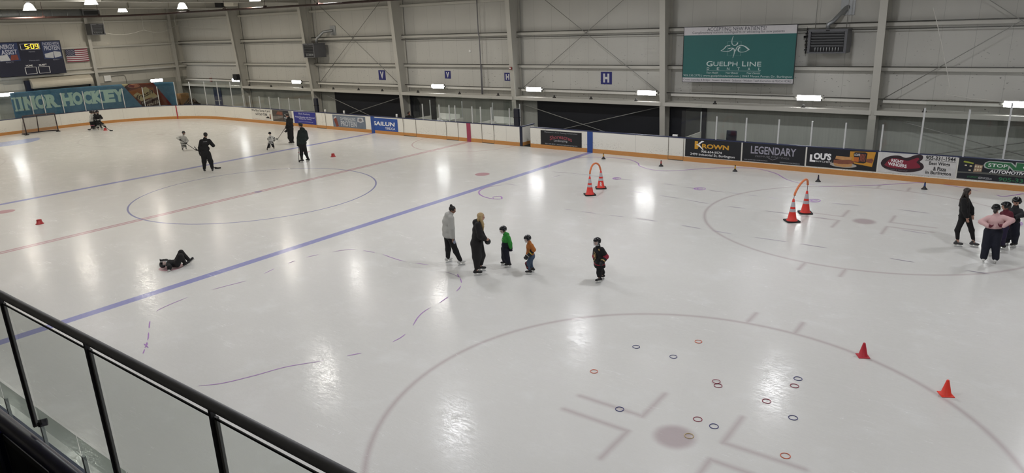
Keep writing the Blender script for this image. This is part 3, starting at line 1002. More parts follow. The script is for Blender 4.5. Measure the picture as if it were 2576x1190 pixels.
# scrap cars
s = ad('white advert reading We Buy Scrap Cars on the far boards', -19.8, -17.5, 0.215, 0.955, mat('scrap_white', 'd6d4cd', 0.5))
k = s.L('lettering', M_PRINTK)
s.p.text(k, 'We Buy Scrap Cars!', 0.03, 0.97, 0.70, 0.97, bold=0.012)
s.p.text(k, '647-567-7388', 0.22, 0.8, 0.42, 0.64, bold=0.012)
s.p.text(s.L('small_lettering', mat('red_small_print', 'a85a52', 0.6)), 'free towing for your car        cash for your car', 0.03, 0.95, 0.05, 0.11)
b_ = s.L('car_picture', M_PRINTK)
s.p.shape(b_, [(0.7, .2), (0.72, .27), (0.76, .28), (0.79, .36), (0.86, .36), (.89, .28), (.93, .2)])
s.p.shape(s.L('brush_picture', mat('brush_brown', '7b4a35', 0.6)), [(0.92, .15), (0.97, .15), (0.965, .62), (0.925, .66)])
s.done()
# dark photograph advert
s = ad('dark photo advert with small white lettering behind the man in black', -17.36, -15.25, 0.225, 0.965, mat('photo_brown', '4b4440', 0.5, 0, 0.5, 3))
s.p.shape(s.L('photo', mat('photo_rink', '77716c', 0.5, 0, 0.4, 5)), [(0.0, .1), (.55, .35), (.55, .55), (0.0, .42)])
s.p.shape(s.L('photo', mat('photo_red', '7a4a3a', 0.5, 0, 0.4, 5)), [(0.2, .62), (.54, .56), (.54, .86), (0.3, .9)])
s.p.rect(s.L('photo', mat('photo_dark', '2c2e33', 0.5)), 0.56, 0.86, 0.0, 1.0, 0.001)
s.p.shape(s.L('photo', mat('photo_light', '9c9b98', 0.5, 0, 0.4, 6)), [(0.84, 1.0), (1.0, 1.0), (1.0, 0.0), (0.95, 0.0)], 0.002)
k = s.L('lettering', M_PRINTW)
s.p.text(k, 'YOUR', 0.62, 0.8, 0.6, 0.68); s.p.text(k, 'TEAM', 0.6, 0.76, 0.3, 0.42, bold=.02); s.p.text(k, 'equipment', 0.6, 0.82, 0.12, 0.2)
s.done()
# blyth academy
s = ad('blue advert reading Blyth Academy with white lettering', -15.02, -12.78, 0.2, 0.96, mat('blue_advert', '2b2f86', 0.5, 0, 0.06, 2))
k = s.L('lettering', mat('pale_blue_print', 'c9cbe6', 0.6))
s.p.text(k, 'Blyth Academy', 0.24, 0.76, 0.72, 0.92)
s.p.text(k, 'Private Education with Advanced', 0.06, 0.95, 0.50, 0.63, bold=.016)
s.p.text(k, 'Hockey Day Training', 0.24, 0.8, 0.33, 0.47, bold=.016)
s.p.text(k, 'Grades 5-12 | blythacademy.ca', 0.2, 0.86, 0.13, 0.22)
s.done()
# gamebreaking protein
s = ad('grey blue advert reading Gamebreaking Protein left of the blue stripe', -11.1, -8.1, 0.17, 0.93, mat('protein_blue', '6b7584', 0.5, 0, 0.3, 4))
k = s.L('lettering', mat('protein_print', 'bcc0c6', 0.6, 0, .15, 6))
s.p.text(k, 'GAMEBREAKING', 0.24, 0.71, 0.60, 0.86, bold=.02)
s.p.text(k, 'PROTEIN', 0.25, 0.73, 0.12, 0.56, bold=.025)
s.p.shape(s.L('carton_picture', mat('carton_red', '7b3b2e', 0.5, 0, 0.35, 6)), [(0.1, .02), (0.18, .1), (.12, .78), (0.03, .66)])
s.p.shape(s.L('carton_picture', mat('carton_white', 'b9bcc0', 0.5, 0, 0.2, 6)), [(0.76, .58), (.78, .9), (.93, .92), (.96, .62), (.86, .5)])
s.p.ellipse(s.L('carton_picture', GREYP), 0.855, 0.72, 0.05, 0.12, 0.005)
s.p.shape(s.L('carton_picture', mat('carton_white', 'b9bcc0'), 1), [(0.03, .66), (0.12, .78), (0.115, .9), (0.045, .8)], .004)
s.done()
# sailun
s = ad('bright blue advert reading Sailun Tire.ca right of the blue stripe', -7.62, -5.36, 0.17, 0.92, mat('sailun_blue', '2a509c', 0.5, 0, 0.06, 2))
k = s.L('lettering', M_PRINTW)
s.p.text(k, 'SAILUN', 0.09, 0.9, 0.42, 0.74, bold=.035, shear=0.1)
s.p.text(k, 'TIRE.CA', 0.53, 0.9, 0.14, 0.33, bold=.012)
s.done()
for x0, x1, z0, z1 in ((-7.70, -7.63, 0.12, 0.97), (-11.17, -11.11, 0.12, 0.97), (-8.09, -8.03, 0.12, 0.97), (-5.35, -5.29, .12, .97)):
    pass
# shoreacres
s = ad('black advert reading Shoreacres Landscaping left of the blue stripe', 4.65, 7.0, 0.16, 0.9, ADK)
k = s.L('lettering', mat('dull_white_print', 'a9abb0', 0.6))
s.p.text(k, 'Maintenance | Snow Plowing | Construction', 0.1, 0.9, 0.845, 0.935)
s.p.text(k, 'Landscaping', 0.33, 0.66, 0.27, 0.46, bold=.006)
s.p.text(k, '905-630-0810 | shoreacreslandscaping.com', 0.11, 0.9, 0.06, 0.17)
s.p.text(s.L('script_lettering', mat('dull_red_print', '9a4a55', 0.6)), 'Shoreacres', 0.23, 0.77, 0.50, 0.78, bold=.01, arc=0.14)
s.done()
# krown
s = ad('black advert with gold Krown lettering', 12.2, 14.62, 0.225, 1.0 - .02, ADK)
k = s.L('lettering', M_PRINTW)
s.p.text(k, '905-634-5574', 0.3, 0.67, 0.28, 0.40, bold=.012)
s.p.text(k, '2499 Industrial St, Burlington', 0.1, 0.9, 0.06, 0.23, bold=.008)
g1 = s.L('gold_lettering', GOLD)
s.p.text(g1, 'ROWN', 0.31, 0.79, 0.52, 0.78, bold=.04)
s.p.rect(g1, 0.175, 0.235, 0.46, 0.9)
s.p.shape(g1, [(0.235, .68), (.235, .55), (.275, .62), (.275, .75)])
wv = s.L('white_figure', M_PRINTW)
s.p.stroke(wv, [(0.22, .72), (0.26, .66), (0.30, .54), (0.335, .43)], 0.045, .006, 0, 0.02)
s.p.stroke(wv, [(0.25, .74), (0.285, .84), (0.325, .93)], 0.03, .006, 0, 0.05)
s.done()
# legendary
s = ad('black advert with silver Legendary Premium Coatings lettering', 14.68, 17.14, 0.235, 1.0 - .015, ADK)
s.p.text(s.L('lettering', SILV), 'LEGENDARY', 0.14, 0.86, 0.44, 0.86, bold=.02)
k = s.L('small_lettering', GREYP)
s.p.text(k, 'PREMIUM COATINGS', 0.22, 0.76, 0.29, 0.38, arc=.03)
s.p.stroke(k, [(0.42, .29), (.47, .21), (.5, .17), (.53, .21), (.58, .29)], .02)
k = s.L('contact_lettering', mat('dull_white_print', 'a9abb0'))
s.p.text(k, '2209 PLAINS RD E, BURLINGTON', 0.04, 0.42, 0.06, 0.12)
s.p.text(k, 'LEGENDARYCOATINGS.CA', 0.62, 0.93, 0.05, 0.115)
s.done()
# lou's
s = ad("black advert reading Lou's Kitchen with a sandwich picture", 17.2, 19.68, 0.25, 1.0 - .01, ADK)
k = s.L('lettering', M_PRINTW)
s.p.text(k, "L", 0.05, 0.135, 0.24, 0.62, bold=.05)
s.p.text(k, "OU'S", 0.105, 0.36, 0.38, 0.74, bold=.05)
s.p.text(k, 'KITCHEN', 0.15, 0.37, 0.25, 0.33)
s.p.shape(s.L('package_picture', mat('package_yellow', 'c28a2c', 0.6, 0, .2, 5)), [(0.62, .35), (.94, .22), (.97, .97), (.62, .93)], .002)
tr_ = s.L('package_picture', mat('tray_black', '1d1d22', 0.5))
s.p.shape(tr_, [(.69, .4), (.82, .36), (.85, .42), (.86, .88), (.83, .93), (.69, .9), (.67, .85)], .004)
for q in range(4):
    s.p.stroke(s.L('bacon_picture', mat('bacon_red', '8d4a38', 0.6, 0, .3, 9)), [(.765 + q * .02, .45), (.775 + q * .02, .6), (.765 + q * .02, .7), (.772 + q * .02, .83)], .013, .006)
s.p.text(s.L('package_lettering', M_PRINTW), "LOU'S", 0.685, 0.76, 0.72, 0.84, d=.006, bold=.02)
s.p.rect(s.L('package_label', mat('label_orange', 'b4632a', 0.6)), 0.68, 0.75, 0.42, 0.66, .006)
s.p.ellipse(s.L('plate_picture', mat('plate_grey', 'a9a39b', 0.6)), 0.54, 0.2, 0.19, 0.13, .007)
bread = mat('bread_tan', 'b98b5a', 0.7, 0, .3, 9)
s.p.shape(s.L('sandwich_picture', bread), [(0.42, .14), (.55, .09), (.66, .16), (.67, .3), (.65, .42), (.41, .42), (.4, .25)], .009)
s.p.shape(s.L('sandwich_picture', mat('meat_brown', '7d4a38', 0.7, 0, .4, 9)), [(0.4, .28), (.48, .24), (.6, .27), (.69, .33), (.68, .44), (.62, .5), (.5, .47), (.4, .44)], .011)
s.p.shape(s.L('sandwich_picture', bread, 1), [(0.42, .5), (.52, .46), (.65, .5), (.65, .64), (.43, .65)], .013)
s.p.shape(s.L('sandwich_picture', mat('meat_brown', '7d4a38'), 1), [(.85, .45), (.93, .4), (.95, .55), (.93, .65), (.86, .6)], .005)
s.done()
# right wingers
s = ad('white brick advert reading Right Wingers with a dark red badge', 19.73, 22.17, 0.26, 1.0 - .005, mat('brick_white', 'c6c5c4', 0.6, 0, .2, 6))
badge = [(0.03, .45), (.05, .62), (.1, .76), (.18, .86), (.27, .88), (.34, .8), (.4, .84), (.46, .95), (.53, 1.0), (.57, .94), (.57, .78), (.54, .66), (.58, .56), (.6, .4), (.57, .25), (.48, .14), (.36, .08), (.22, .1), (.11, .18), (.05, .3)]
s.p.shape(s.L('badge', mat('badge_dark', '2a1a22', 0.6)), catmull(badge + [badge[0]], 4)[:-1], .002)
inner = [(0.08, .36), (.13, .62), (.2, .74), (.3, .7), (.38, .66), (.44, .74), (.5, .84), (.53, .78), (.5, .62), (.54, .5), (.55, .36), (.44, .28), (.3, .24), (.16, .26)]
s.p.shape(s.L('badge', mat('badge_red', '7d1f33', 0.6, 0, .15, 6)), catmull(inner + [inner[0]], 4)[:-1], .005)
k = s.L('badge_lettering', M_PRINTW)
s.p.text(k, 'RIGHT', 0.17, 0.33, 0.52, 0.68, d=.008, bold=.03, slant=-.03)
s.p.text(k, 'WINGERS', 0.13, 0.38, 0.33, 0.50, d=.008, bold=.03, slant=-.035)
s.p.text(s.L('badge_small_lettering', GREYP), 'DELIVERY & TAKE-OUT', 0.12, 0.4, 0.13, 0.19, d=.008, slant=-.01)
k = s.L('lettering', M_PRINTK)
s.p.text(k, '905-331-1944', 0.61, 0.98, 0.78, 0.98, bold=.02)
s.p.rect(k, 0.6, 0.985, 0.745, 0.757)
s.p.text(k, 'Best Wings', 0.66, 0.92, 0.5, 0.71, bold=.02)
s.p.text(k, '& Pizza', 0.72, 0.88, 0.28, 0.47, bold=.02)
s.p.text(k, 'in Burlington', 0.63, 0.95, 0.05, 0.26, bold=.02)
s.done()
# stop n go
s = ad('dark advert reading Stop N Go Automotive Centre with a green sign', 22.22, 24.9, 0.265, 1.0, mat('advert_night', '171b24', 0.5, 0, .2, 2))
gr = s.L('green_badge', mat('badge_green', '2d6a44', 0.6))
edge = s.L('badge_edge', mat('badge_silver', 'aeb4b0', 0.6))
s.p.shape(edge, [(.27, .72), (.285, .85), (.33, .93), (.56, .93), (.6, .80), (.6, .95), (1, .95), (1, .55), (.58, .55), (.545, .68), (.54, .55), (.33, .55), (.285, .6)], .002)
s.p.shape(gr, [(.285, .72), (.3, .84), (.335, .90), (.55, .90), (.61, .70), (.61, .92), (1, .92), (1, .58), (.59, .58), (.53, .8), (.53, .58), (.335, .58), (.3, .63)], .004)
k = s.L('lettering', M_PRINTW)
s.p.text(k, 'STOP', 0.32, 0.52, 0.66, 0.82, d=.006, bold=.01)
s.p.text(k, 'GO', 0.68, 0.86, 0.66, 0.82, d=.006, bold=.01)
s.p.text(k, 'AUTOMOTIVE CENTRE', 0.34, 0.98, 0.38, 0.53, bold=.03, shear=.2)
s.p.text(s.L('website_lettering', mat('dull_white_print', 'a9abb0')), 'SERVICES.ca', 0.235, 0.38, 0.06, 0.155, bold=.02, shear=.2)
s.p.text(s.L('website_green_lettering', mat('green_print', '2f6f4a', 0.6)), 'STOPNGO', 0.115, 0.23, 0.08, 0.165, bold=.02, shear=.2)
s.p.text(s.L('phone_lettering', mat('green_print', '2f6f4a')), '905-336-2200', 0.45, 0.97, 0.03, 0.22, bold=.02)
s.p.shape(s.L('ground_picture', mat('ground_grey', '5b5d58', 0.6, 0, .3, 5)), [(0, .27), (.25, .3), (1, .25), (1, .34), (.3, .38), (0, .33)], .002)
s.p.text(s.L('lettering', M_PRINTK), 'Family Owned and Operated since 1976', 0.37, 0.8, 0.26, 0.325, d=.005)
s.p.shape(s.L('building_picture', mat('building_tan', '927a66', 0.6, 0, .3, 6)), [(.17, .36), (.26, .39), (.265, .7), (.18, .74)], .003)
for q in range(3):
    for r_ in (0.43, .58):
        s.p.rect(s.L('building_windows', mat('lit_pane', 'cfc4a8', 0.6)), .182 + q * .027, .2 + q * .027, r_, r_ + .09, .005)
s.p.shape(s.L('sign_picture', mat('lime_print', '9aa53c', 0.6)), [(.05, .79), (.16, .73), (.165, .79), (.06, .86)], .004)
for a_, b__ in ((.07, .62), (.125, .6), (.12, .4)):
    s.p.rect(s.L('building_windows', mat('lit_pane', 'cfc4a8')), a_, a_ + .025, b__, b__ + .06, .004)
s.done()

# letter plates on the far wall
def plate(ch, x0, x1, z0, z1, label):
    s_ = Sign('letter_sign', label, 'sign', x1 - x0, z1 - z0, (x0, YW - 0.004, z0), mat('sign_blue', '23266e', 0.5), 0.012, 'blue letter signs on the far wall')
    s_.p.text(s_.L('letter', mat('sign_letter_white', 'c9c9cc', 0.6)), ch, 0.22, 0.78, 0.14, 0.86, bold=.06)
    s_.done()
plate('V', -9.83, -9.22, 2.83, 3.43, 'larger blue sign with a white V, leftmost on the far wall')
plate('V', -4.17, -3.72, 3.0, 3.44, 'smaller blue sign with a white V right of a column')
plate('H', 0.24, 0.68, 2.95, 3.38, 'smaller blue sign with a white H partly behind a column')
plate('H', 6.33, 6.95, 2.89, 3.5, 'larger blue sign with a white H between two wall lights')

# dental billboard
bw, bh = 4.86, 2.36
TEAL = mat('teal_print', '23605e', 0.5, 0, 0.06, 1)
s = Sign('billboard', 'big teal dental billboard mounted on the far wall girts', 'billboard', bw, bh, (10.95, YW - 0.62, 3.16), TEAL, 0.03, None, 0, M_PRINTK, 0.025)
wp = s.L('white_band', mat('band_white', 'c3c1c4', 0.6))
s.p.rect(wp, 0, 1, 0.855, 1, .002); s.p.rect(wp, 0, 1, 0, .078, .002)
k = s.L('dark_lettering', mat('band_print', '3a3d46', 0.6))
s.p.text(k, 'ACCEPTING NEW PATIENTS!', 0.22, 0.745, 0.925, 0.99, d=.004)
s.p.text(k, 'Complimentary custom mouthguards or whitening for new patients', 0.08, 0.9, 0.868, 0.922, d=.004)
s.p.text(k, 'Crowns (sameday) & Bridges', 0.008, 0.265, 0.012, 0.058, d=.004)
s.p.text(k, 'Veneers', 0.285, 0.355, 0.02, 0.058, d=.004); s.p.text(k, 'Implants', 0.372, 0.455, 0.012, 0.058, d=.004)
s.p.text(k, 'Sedation', 0.473, 0.556, 0.02, 0.058, d=.004); s.p.text(k, 'Wisdom Teeth Extraction & MUCH MORE!', 0.574, 0.99, 0.02, 0.058, d=.004)
for u in (.275, .363, .464, .565):
    s.p.ellipse(k, u, .04, .0025, .005, .004, 0, 8)
k = s.L('white_lettering', mat('teal_sign_white', 'c2cfce', 0.6))
s.p.text(k, 'G', 0.226, 0.284, 0.29, 0.385, bold=.008); s.p.text(k, 'UELPH', 0.292, 0.513, 0.294, 0.374, bold=.004)
s.p.text(k, 'L', 0.555, 0.59, 0.294, 0.385, bold=.008); s.p.text(k, 'INE', 0.6, 0.722, 0.294, 0.374, bold=.004)
for i_, ch in enumerate('DENTAL'):
    u = .233 + i_ * .0935
    s.p.text(k, ch, u, u + .022, .225, .272)
s.p.rect(k, .228, .718, .207, .211)
s.p.text(k, 'Your Health', .23, .34, .158, .192, shear=.3); s.p.text(k, 'Your Beauty', .41, .525, .15, .192, shear=.3); s.p.text(k, 'Your Dentist', .6, .72, .158, .192, shear=.3)
s.p.text(k, '905.335.2775 | www.guelphlinedental.com | 2463 Mount Forest Dr. Burlington', .008, .99, .09, .137)
lg = s.L('leaf_emblem', mat('teal_sign_white', 'c2cfce'))
s.p.stroke(lg, catmull([(.462, .83), (.452, .76), (.455, .69), (.475, .665), (.497, .68), (.503, .715)], 5), .004, .005, 0, .012)
s.p.stroke(lg, catmull([(.355, .57), (.385, .61), (.405, .655), (.438, .665)], 5), .006, .005, 0, .014)
s.p.stroke(lg, catmull([(.355, .57), (.4, .56), (.44, .57), (.462, .61)], 5), .006, .005, 0, .012)
s.p.stroke(lg, catmull([(.423, .605), (.455, .62), (.475, .595), (.478, .53), (.468, .445)], 5), .014, .005, 0, .004)
s.p.stroke(lg, catmull([(.487, .56), (.5, .63), (.53, .665), (.57, .645), (.608, .585)], 5), .006, .005, 0, .016)
s.p.stroke(lg, catmull([(.525, .64), (.512, .59), (.525, .55), (.565, .548), (.608, .585)], 5), .014, .005, 0, .006)
fr_ = s.L('square_outline', mat('teal_sign_line', '6f9694', 0.6))
for a_, b__ in (((.415, .735), (.535, .735)), ((.415, .48), (.535, .48)), ((.415, .48), (.415, .735)), ((.535, .48), (.535, .735))):
    s.p.stroke(fr_, [a_, b__], .003, .003)
bill = s.done()
for u in (.08, .5, .92):
    m_ = MB(); m_.span((bw * u - .03, 0, 2.2), (bw * u + .03, .42, 2.26)); m_.span((bw * u - .03, 0, .56), (bw * u + .03, .42, .62)); m_.build('bracket', M_STEEL, bill)

# unit heaters with flues
HEAT = mat('heater_grey', '55565a', 0.45, 0, 0.08, 3)
HEATD = mat('heater_dark', '1c1c1f', 0.6)
def heater(label, loc, w, h, d, rz=0.0, flue=None, hang=True):
    t = thing('unit_heater', label, 'heater', loc, rz, 'unit heaters hung near the walls')
    m_ = MB()
    m_.span((-w / 2, -d / 2, 0), (w / 2, d / 2, 0.05)); m_.span((-w / 2, -d / 2, h - .09), (w / 2, d / 2, h))
    m_.span((-w / 2, -d / 2, 0.05), (-w / 2 + .1, d / 2, h - .09)); m_.span((w / 2 - .1, -d / 2, 0.05), (w / 2, d / 2, h - .09)); m_.span((-w / 2 + .05, -d / 2 + .16, .02), (w / 2 - .05, d / 2 - .01, h - .04))
    m_.build('cabinet', HEAT, t, 0.008)
    n = 6
    z0, z1 = 0.30 * h, h - .13
    for i_ in range(n):
        m_ = MB()
        z = z0 + (z1 - z0) * i_ / (n - 1)
        m_.box((0, -d / 2 + .07, z), (w - .24, .13, .012), R=Matrix.Rotation(math.radians(-35), 3, 'X'))
        m_.build('louvre', mat('heater_louvre', '707174', 0.4), t)
    m_ = MB()
    m_.span((-w / 2 + .1, -d / 2 + .15, .06), (w / 2 - .1, -d / 2 + .158, h - .1))
    m_.build('heat_exchanger', HEATD, t)
    m_ = MB()
    for i_ in range(9):
        x = -w * .3 + w * .6 * i_ / 8
        m_.tube([(x, -d / 2 + .06, .07), (x, -d / 2 + .06, .26 * h)], .018, 8)
    m_.build('burner_tubes', M_GALV, t)
    m_ = MB(); m_.span((-.07, -d / 2 - .005, h - .07), (.07, -d / 2 - .001, h - .03)); m_.build('name_plate', M_BLACK, t)
    if flue:
        m_ = MB(); m_.tube(flue, .085, 14); m_.build('flue_pipe', M_GALV, t)
        q = flue[-1]
        m_ = MB(); m_.span((q[0] - .26, q[1] - .02, q[2] - .3), (q[0] + .26, q[1] + .03, q[2] + .3)); m_.build('wall_plate', M_GALV, t)
    m_ = MB()
    for sx in (-1, 1):
        if hang:
            m_.tube([(sx * w * .4, 0, h), (sx * w * .4, .1, 8.6 - loc[2])], .012, 6)
        else:
            m_.span((sx * w * .4 - .02, d * .3, h * .4), (sx * w * .4 + .02, .74, h * .5))
    m_.build('hanger_rod', M_ROD, t)
    return t
hd = YW - (W + 1.9)
heater('big grey unit heater right of the dental billboard', (17.1, W + 2.3, 4.4), 1.45, 0.92, 0.8, 0.0,
       [(-.1, .0, .9), (-.1, .0, 1.1), (.05, .1, 1.2), (.38, YW - W - 2.5, 1.68), (.42, YW - W - 2.35, 1.72), (.42, YW - W - 2.33, 1.72)])
heater('grey unit heater on the second column from the left', (-14.95, W + 2.2, 4.28), 1.15, 0.9, 0.95, 0.0,
       [(.3, .0, .88), (.3, .0, 1.1), (.4, .05, 1.25), (.75, .3, 1.6), (1.1, YW - W - 2.25, 1.66), (1.15, YW - W - 2.23, 1.66)])
heater('dark unit heater high on the end wall right of the wind post', (XE + 0.75, 22.1, 6.25), 0.95, 0.78, 0.9, math.pi / 2, None, False)
# gas pipe beside the big heater
t = thing('gas_pipe', 'thin dark gas pipe with valves between billboard and heater', 'pipe', (16.1, YW - 0.2, 4.6))
m_ = MB(); m_.tube([(-.28, 0, .82), (0, 0, .82), (0, 0, -.25)], .022, 8); m_.tube([(0, 0, 0), (.35, -.5, 0)], .022, 8); m_.build('pipe', M_BLACK, t)
for z in (.55, .25, .1, -.1):
    m_ = MB(); m_.span((-.06, -.03, z - .03), (.06, .03, z + .03)); m_.build('fitting', M_BLACK, t)
m_ = MB(); m_.tube([(-.12, 0, .42), (.22, 0, .42)], .04, 8); m_.build('valve', M_BLACK, t)
# vertical wall conduit, alarm, sensor
m_ = MB(); m_.tube([(0, 0, 7.9 - 2.2), (0, 0, 3.3), (0.06, 0, 3.1), (0.06, 0, 0)], .03, 8); m_.tube([(.12, 0, 1.6), (.12, 0, 0)], .025, 8)
o = tag(m_.build('wall_conduit', mat('conduit_grey', '77767a', 0.5)), 'vertical grey conduit on the wall left of the smaller H sign', 'conduit'); o.location = (-1.24, YW - 0.3, 2.2)
t = thing('fire_alarm', 'small red fire alarm on the column beside the smaller H sign', 'alarm', (1.33, YW - 0.86, 3.62))
m_ = MB(); m_.span((-.07, -.05, 0), (.07, .02, .14)); m_.build('body', mat('alarm_red', '7d2522', 0.5), t)
m_ = MB(); m_.lathe((0, -.05, .07), [(.045, 0), (.045, -.03), (.0, -.04)], 12, axis='Y'); m_.build('horn', M_WHITE, t)
m_ = MB(); m_.lathe((0, 0, 0), [(.0, -.03), (.07, -.03), (.09, 0), (0, 0)], 14, axis='Y'); o = tag(m_.build('wall_sensor', M_WHITE), 'small round white sensor on the wall above the second V sign', 'sensor'); o.location = (-2.15, YW - 0.003, 4.55)
# small dark cable clamps on the lower girt
for i_, x in enumerate((-23.3, -20.6, -17.0, -13.7, -11.2, -9.0, -5.9, -2.6, 0.2, 3.9, 6.1, 8.6, 12.5, 16.3, 20.7)):
    m_ = MB(); m_.span((-.07, -.05, 0), (.07, .05, .05)); m_.lathe((0, 0, .05), [(.05, 0), (.045, .08), (0, .1)], 8)
    o = tag(m_.build('girt_clamp', mat('clamp_dark', '2e2d2b', 0.6)), 'small dark clamp standing on the lower wall girt of the far wall', 'clamp', 'dark clamps along the lower girt')
    o.location = (x, YW - 0.6, 2.19)

# ---- end wall: scoreboard, flag, roller door, electrical box, duct
NAVY2 = mat('scoreboard_navy', '11152c', 0.5, 0, .1, 2)
def end_sign(name, label, cat, y0, z0, w, h, face, x, thick):
    t = Sign(name, label, cat, w, h, (x, y0, z0), face, thick, None, math.pi / 2)
    return t
s = end_sign('scoreboard', 'navy scoreboard with a lit yellow 5:09 clock on the end wall', 'scoreboard', 15.5, 3.70, 4.12, 2.28, NAVY2, XE + 0.42, 0.18)
def sbx(px):      # photo column inside the board to panel fraction
    return px
k = s.L('white_lettering', M_PRINTW)
s.p.text(k, 'HOME', 0.40, 0.50, .265, .315, bold=.02); s.p.text(k, 'GUEST', 0.595, 0.715, .265, .315, bold=.02)
for u0, u1, v0, v1 in ((.38, .545, .045, .24), (.58, .745, .045, .24), (.385, .665, .76, .93)):
    for a_, b__ in (((u0, v0), (u1, v0)), ((u0, v1), (u1, v1)), ((u0, v0), (u0, v1)), ((u1, v0), (u1, v1))):
        s.p.stroke(k, [a_, b__], .008, .003)
k = s.L('grey_lettering', mat('board_print_grey', '8e90a0', 0.6))
s.p.text(k, 'PERIOD', 0.49, 0.585, .675, .71); s.p.text(k, 'PENALTY', 0.125, 0.235, .40, .435); s.p.text(k, 'PENALTY', 0.83, 0.93, .405, .44); s.p.text(k, 'Nevco.com', 0.47, 0.62, .42, .455)
lit = mat('clock_digit_lit', 'ffd23a', 0.5, 0, 0, emit=1.6)
lk = s.L('clock_digits', lit)
def seg(b, u, v, w, h, on, d=.004, th=.016):
    P_ = {'a': ((u, v + h), (u + w, v + h)), 'g': ((u, v + h / 2), (u + w, v + h / 2)), 'd': ((u, v), (u + w, v)),
          'f': ((u, v + h / 2), (u, v + h)), 'b': ((u + w, v + h / 2), (u + w, v + h)), 'e': ((u, v), (u, v + h / 2)), 'c': ((u + w, v), (u + w, v + h / 2))}
    for q in on:
        s.p.stroke(b, P_[q], th if q in 'agd' else th * .75, d)
seg(lk, .455, .785, .04, .125, 'afgcd'); seg(lk, .54, .785, .04, .125, 'abcdef'); seg(lk, .605, .785, .04, .125, 'abcdfg')
s.p.rect(lk, .513, .52, .81, .83); s.p.rect(lk, .513, .52, .865, .885)
pic = mat('ad_picture_blue', '26345c', 0.5, 0, .3, 4)
s.p.rect(s.L('picture_panel', pic), .02, .345, .45, .97, .002); s.p.rect(s.L('picture_panel', pic, 1), .70, .985, .455, .97, .002)
k = s.L('picture_lettering', mat('pic_print', 'b9bccb', 0.6))
s.p.text(k, 'ENERGY', .06, .30, .80, .93, d=.005, bold=.02); s.p.text(k, 'ASSIST', .09, .32, .64, .78, d=.005, bold=.02)
s.p.text(k, 'PACKED WITH', .72, .97, .86, .95, d=.005, bold=.01); s.p.text(k, 'PROTEIN', .73, .97, .71, .85, d=.005, bold=.02)
s.p.shape(s.L('carton_picture', mat('carton_white', 'b9bcc0')), [(.05, .46), (.2, .47), (.17, .64), (.04, .62)], .005)
s.p.shape(s.L('carton_picture', mat('carton_red', '7b3b2e')), [(.2, .47), (.32, .48), (.31, .63), (.22, .62)], .006)
s.p.shape(s.L('carton_picture', mat('carton_white', 'b9bcc0'), 1), [(.72, .5), (.85, .47), (.86, .66), (.72, .61)], .005)
s.p.shape(s.L('carton_picture', mat('carton_white', 'b9bcc0'), 2), [(.865, .48), (.975, .52), (.97, .65), (.865, .68)], .006)
s.done()
# flag
t = thing('flag', 'United States flag hanging on the end wall beside the scoreboard', 'flag', (XE + 0.15, 20.0, 4.42), math.pi / 2)
fw, fh = 1.5, 0.9
FP = Panel(lambda u, v, d: (u * fw, -0.02 * math.sin(u * 9) - d, v * fh - 0.02 * math.sin(u * 3)))
red, whi, blu = mat('flag_red', '7d2a3c', 0.8), mat('flag_white', 'c9c4c6', 0.8), mat('flag_blue', '232a4a', 0.8)
m_ = MB()
for i_ in range(13):
    for q in range(12):
        FP.shape(m_, [(q / 12, i_ / 13), ((q + 1) / 12, i_ / 13), ((q + 1) / 12, (i_ + 1) / 13), (q / 12, (i_ + 1) / 13)], 0, i_ % 2)
m_.build('stripes', [red, whi], t)
m_ = MB()
for q in range(5):
    FP.shape(m_, [(q / 12, 6 / 13), ((q + 1) / 12, 6 / 13), ((q + 1) / 12, 1), (q / 12, 1)], .004, 0)
for r_ in range(9):
    for c_ in range(6 if r_ % 2 == 0 else 5):
        u = (.5 + c_ + (0 if r_ % 2 == 0 else .5)) / 6.1 * .416
        v = 6 / 13 + (r_ + .5) / 9.2 * 7 / 13
        pts = []
        for q in range(10):
            a_ = math.pi / 2 + q * math.pi / 5
            rr = .032 if q % 2 == 0 else .013
            pts.append((u + rr * math.cos(a_) / fw * .9, v + rr * math.sin(a_) / fh * .9))
        FP.shape(m_, pts, .007, 1)
m_.build('canton', [blu, whi], t)
# roller door with its round hood
o = thing('door_1', 'grey roller shutter door on the end wall behind the goal', 'door', (XE + 0.01, 17.4, 0), math.pi / 2)
o['kind'] = 'structure'
m_ = MB()
for i_ in range(14):
    m_.span((0, -.06, i_ * .205), (3.75, -.02, i_ * .205 + .19))
m_.build('shutter_slats', mat('shutter_grey', '6f706c', 0.5, 0.2), o)
m_ = MB()
prof = [(0.0, 3.52)] + [(-.1 - .62 * math.sin(math.pi / 2 * k / 8), 2.9 + .6 * math.cos(math.pi / 2 * k / 8)) for k in range(9)] + [(-.7, 2.80), (0, 2.80)]
m_.poly([(-.15, y, z) for y, z in prof], (4.0, 0, 0))
m_.build('shutter_hood', mat('hood_steel', 'b9b3a4', 0.5, 0.1, .12, 3), o)
m_ = MB(); m_.span((-.42, -.3, 0), (-.02, 0, 3.35)); m_.span((3.78, -.1, 0), (3.9, 0, 2.8)); m_.build('door_jamb', M_NAVY, o)
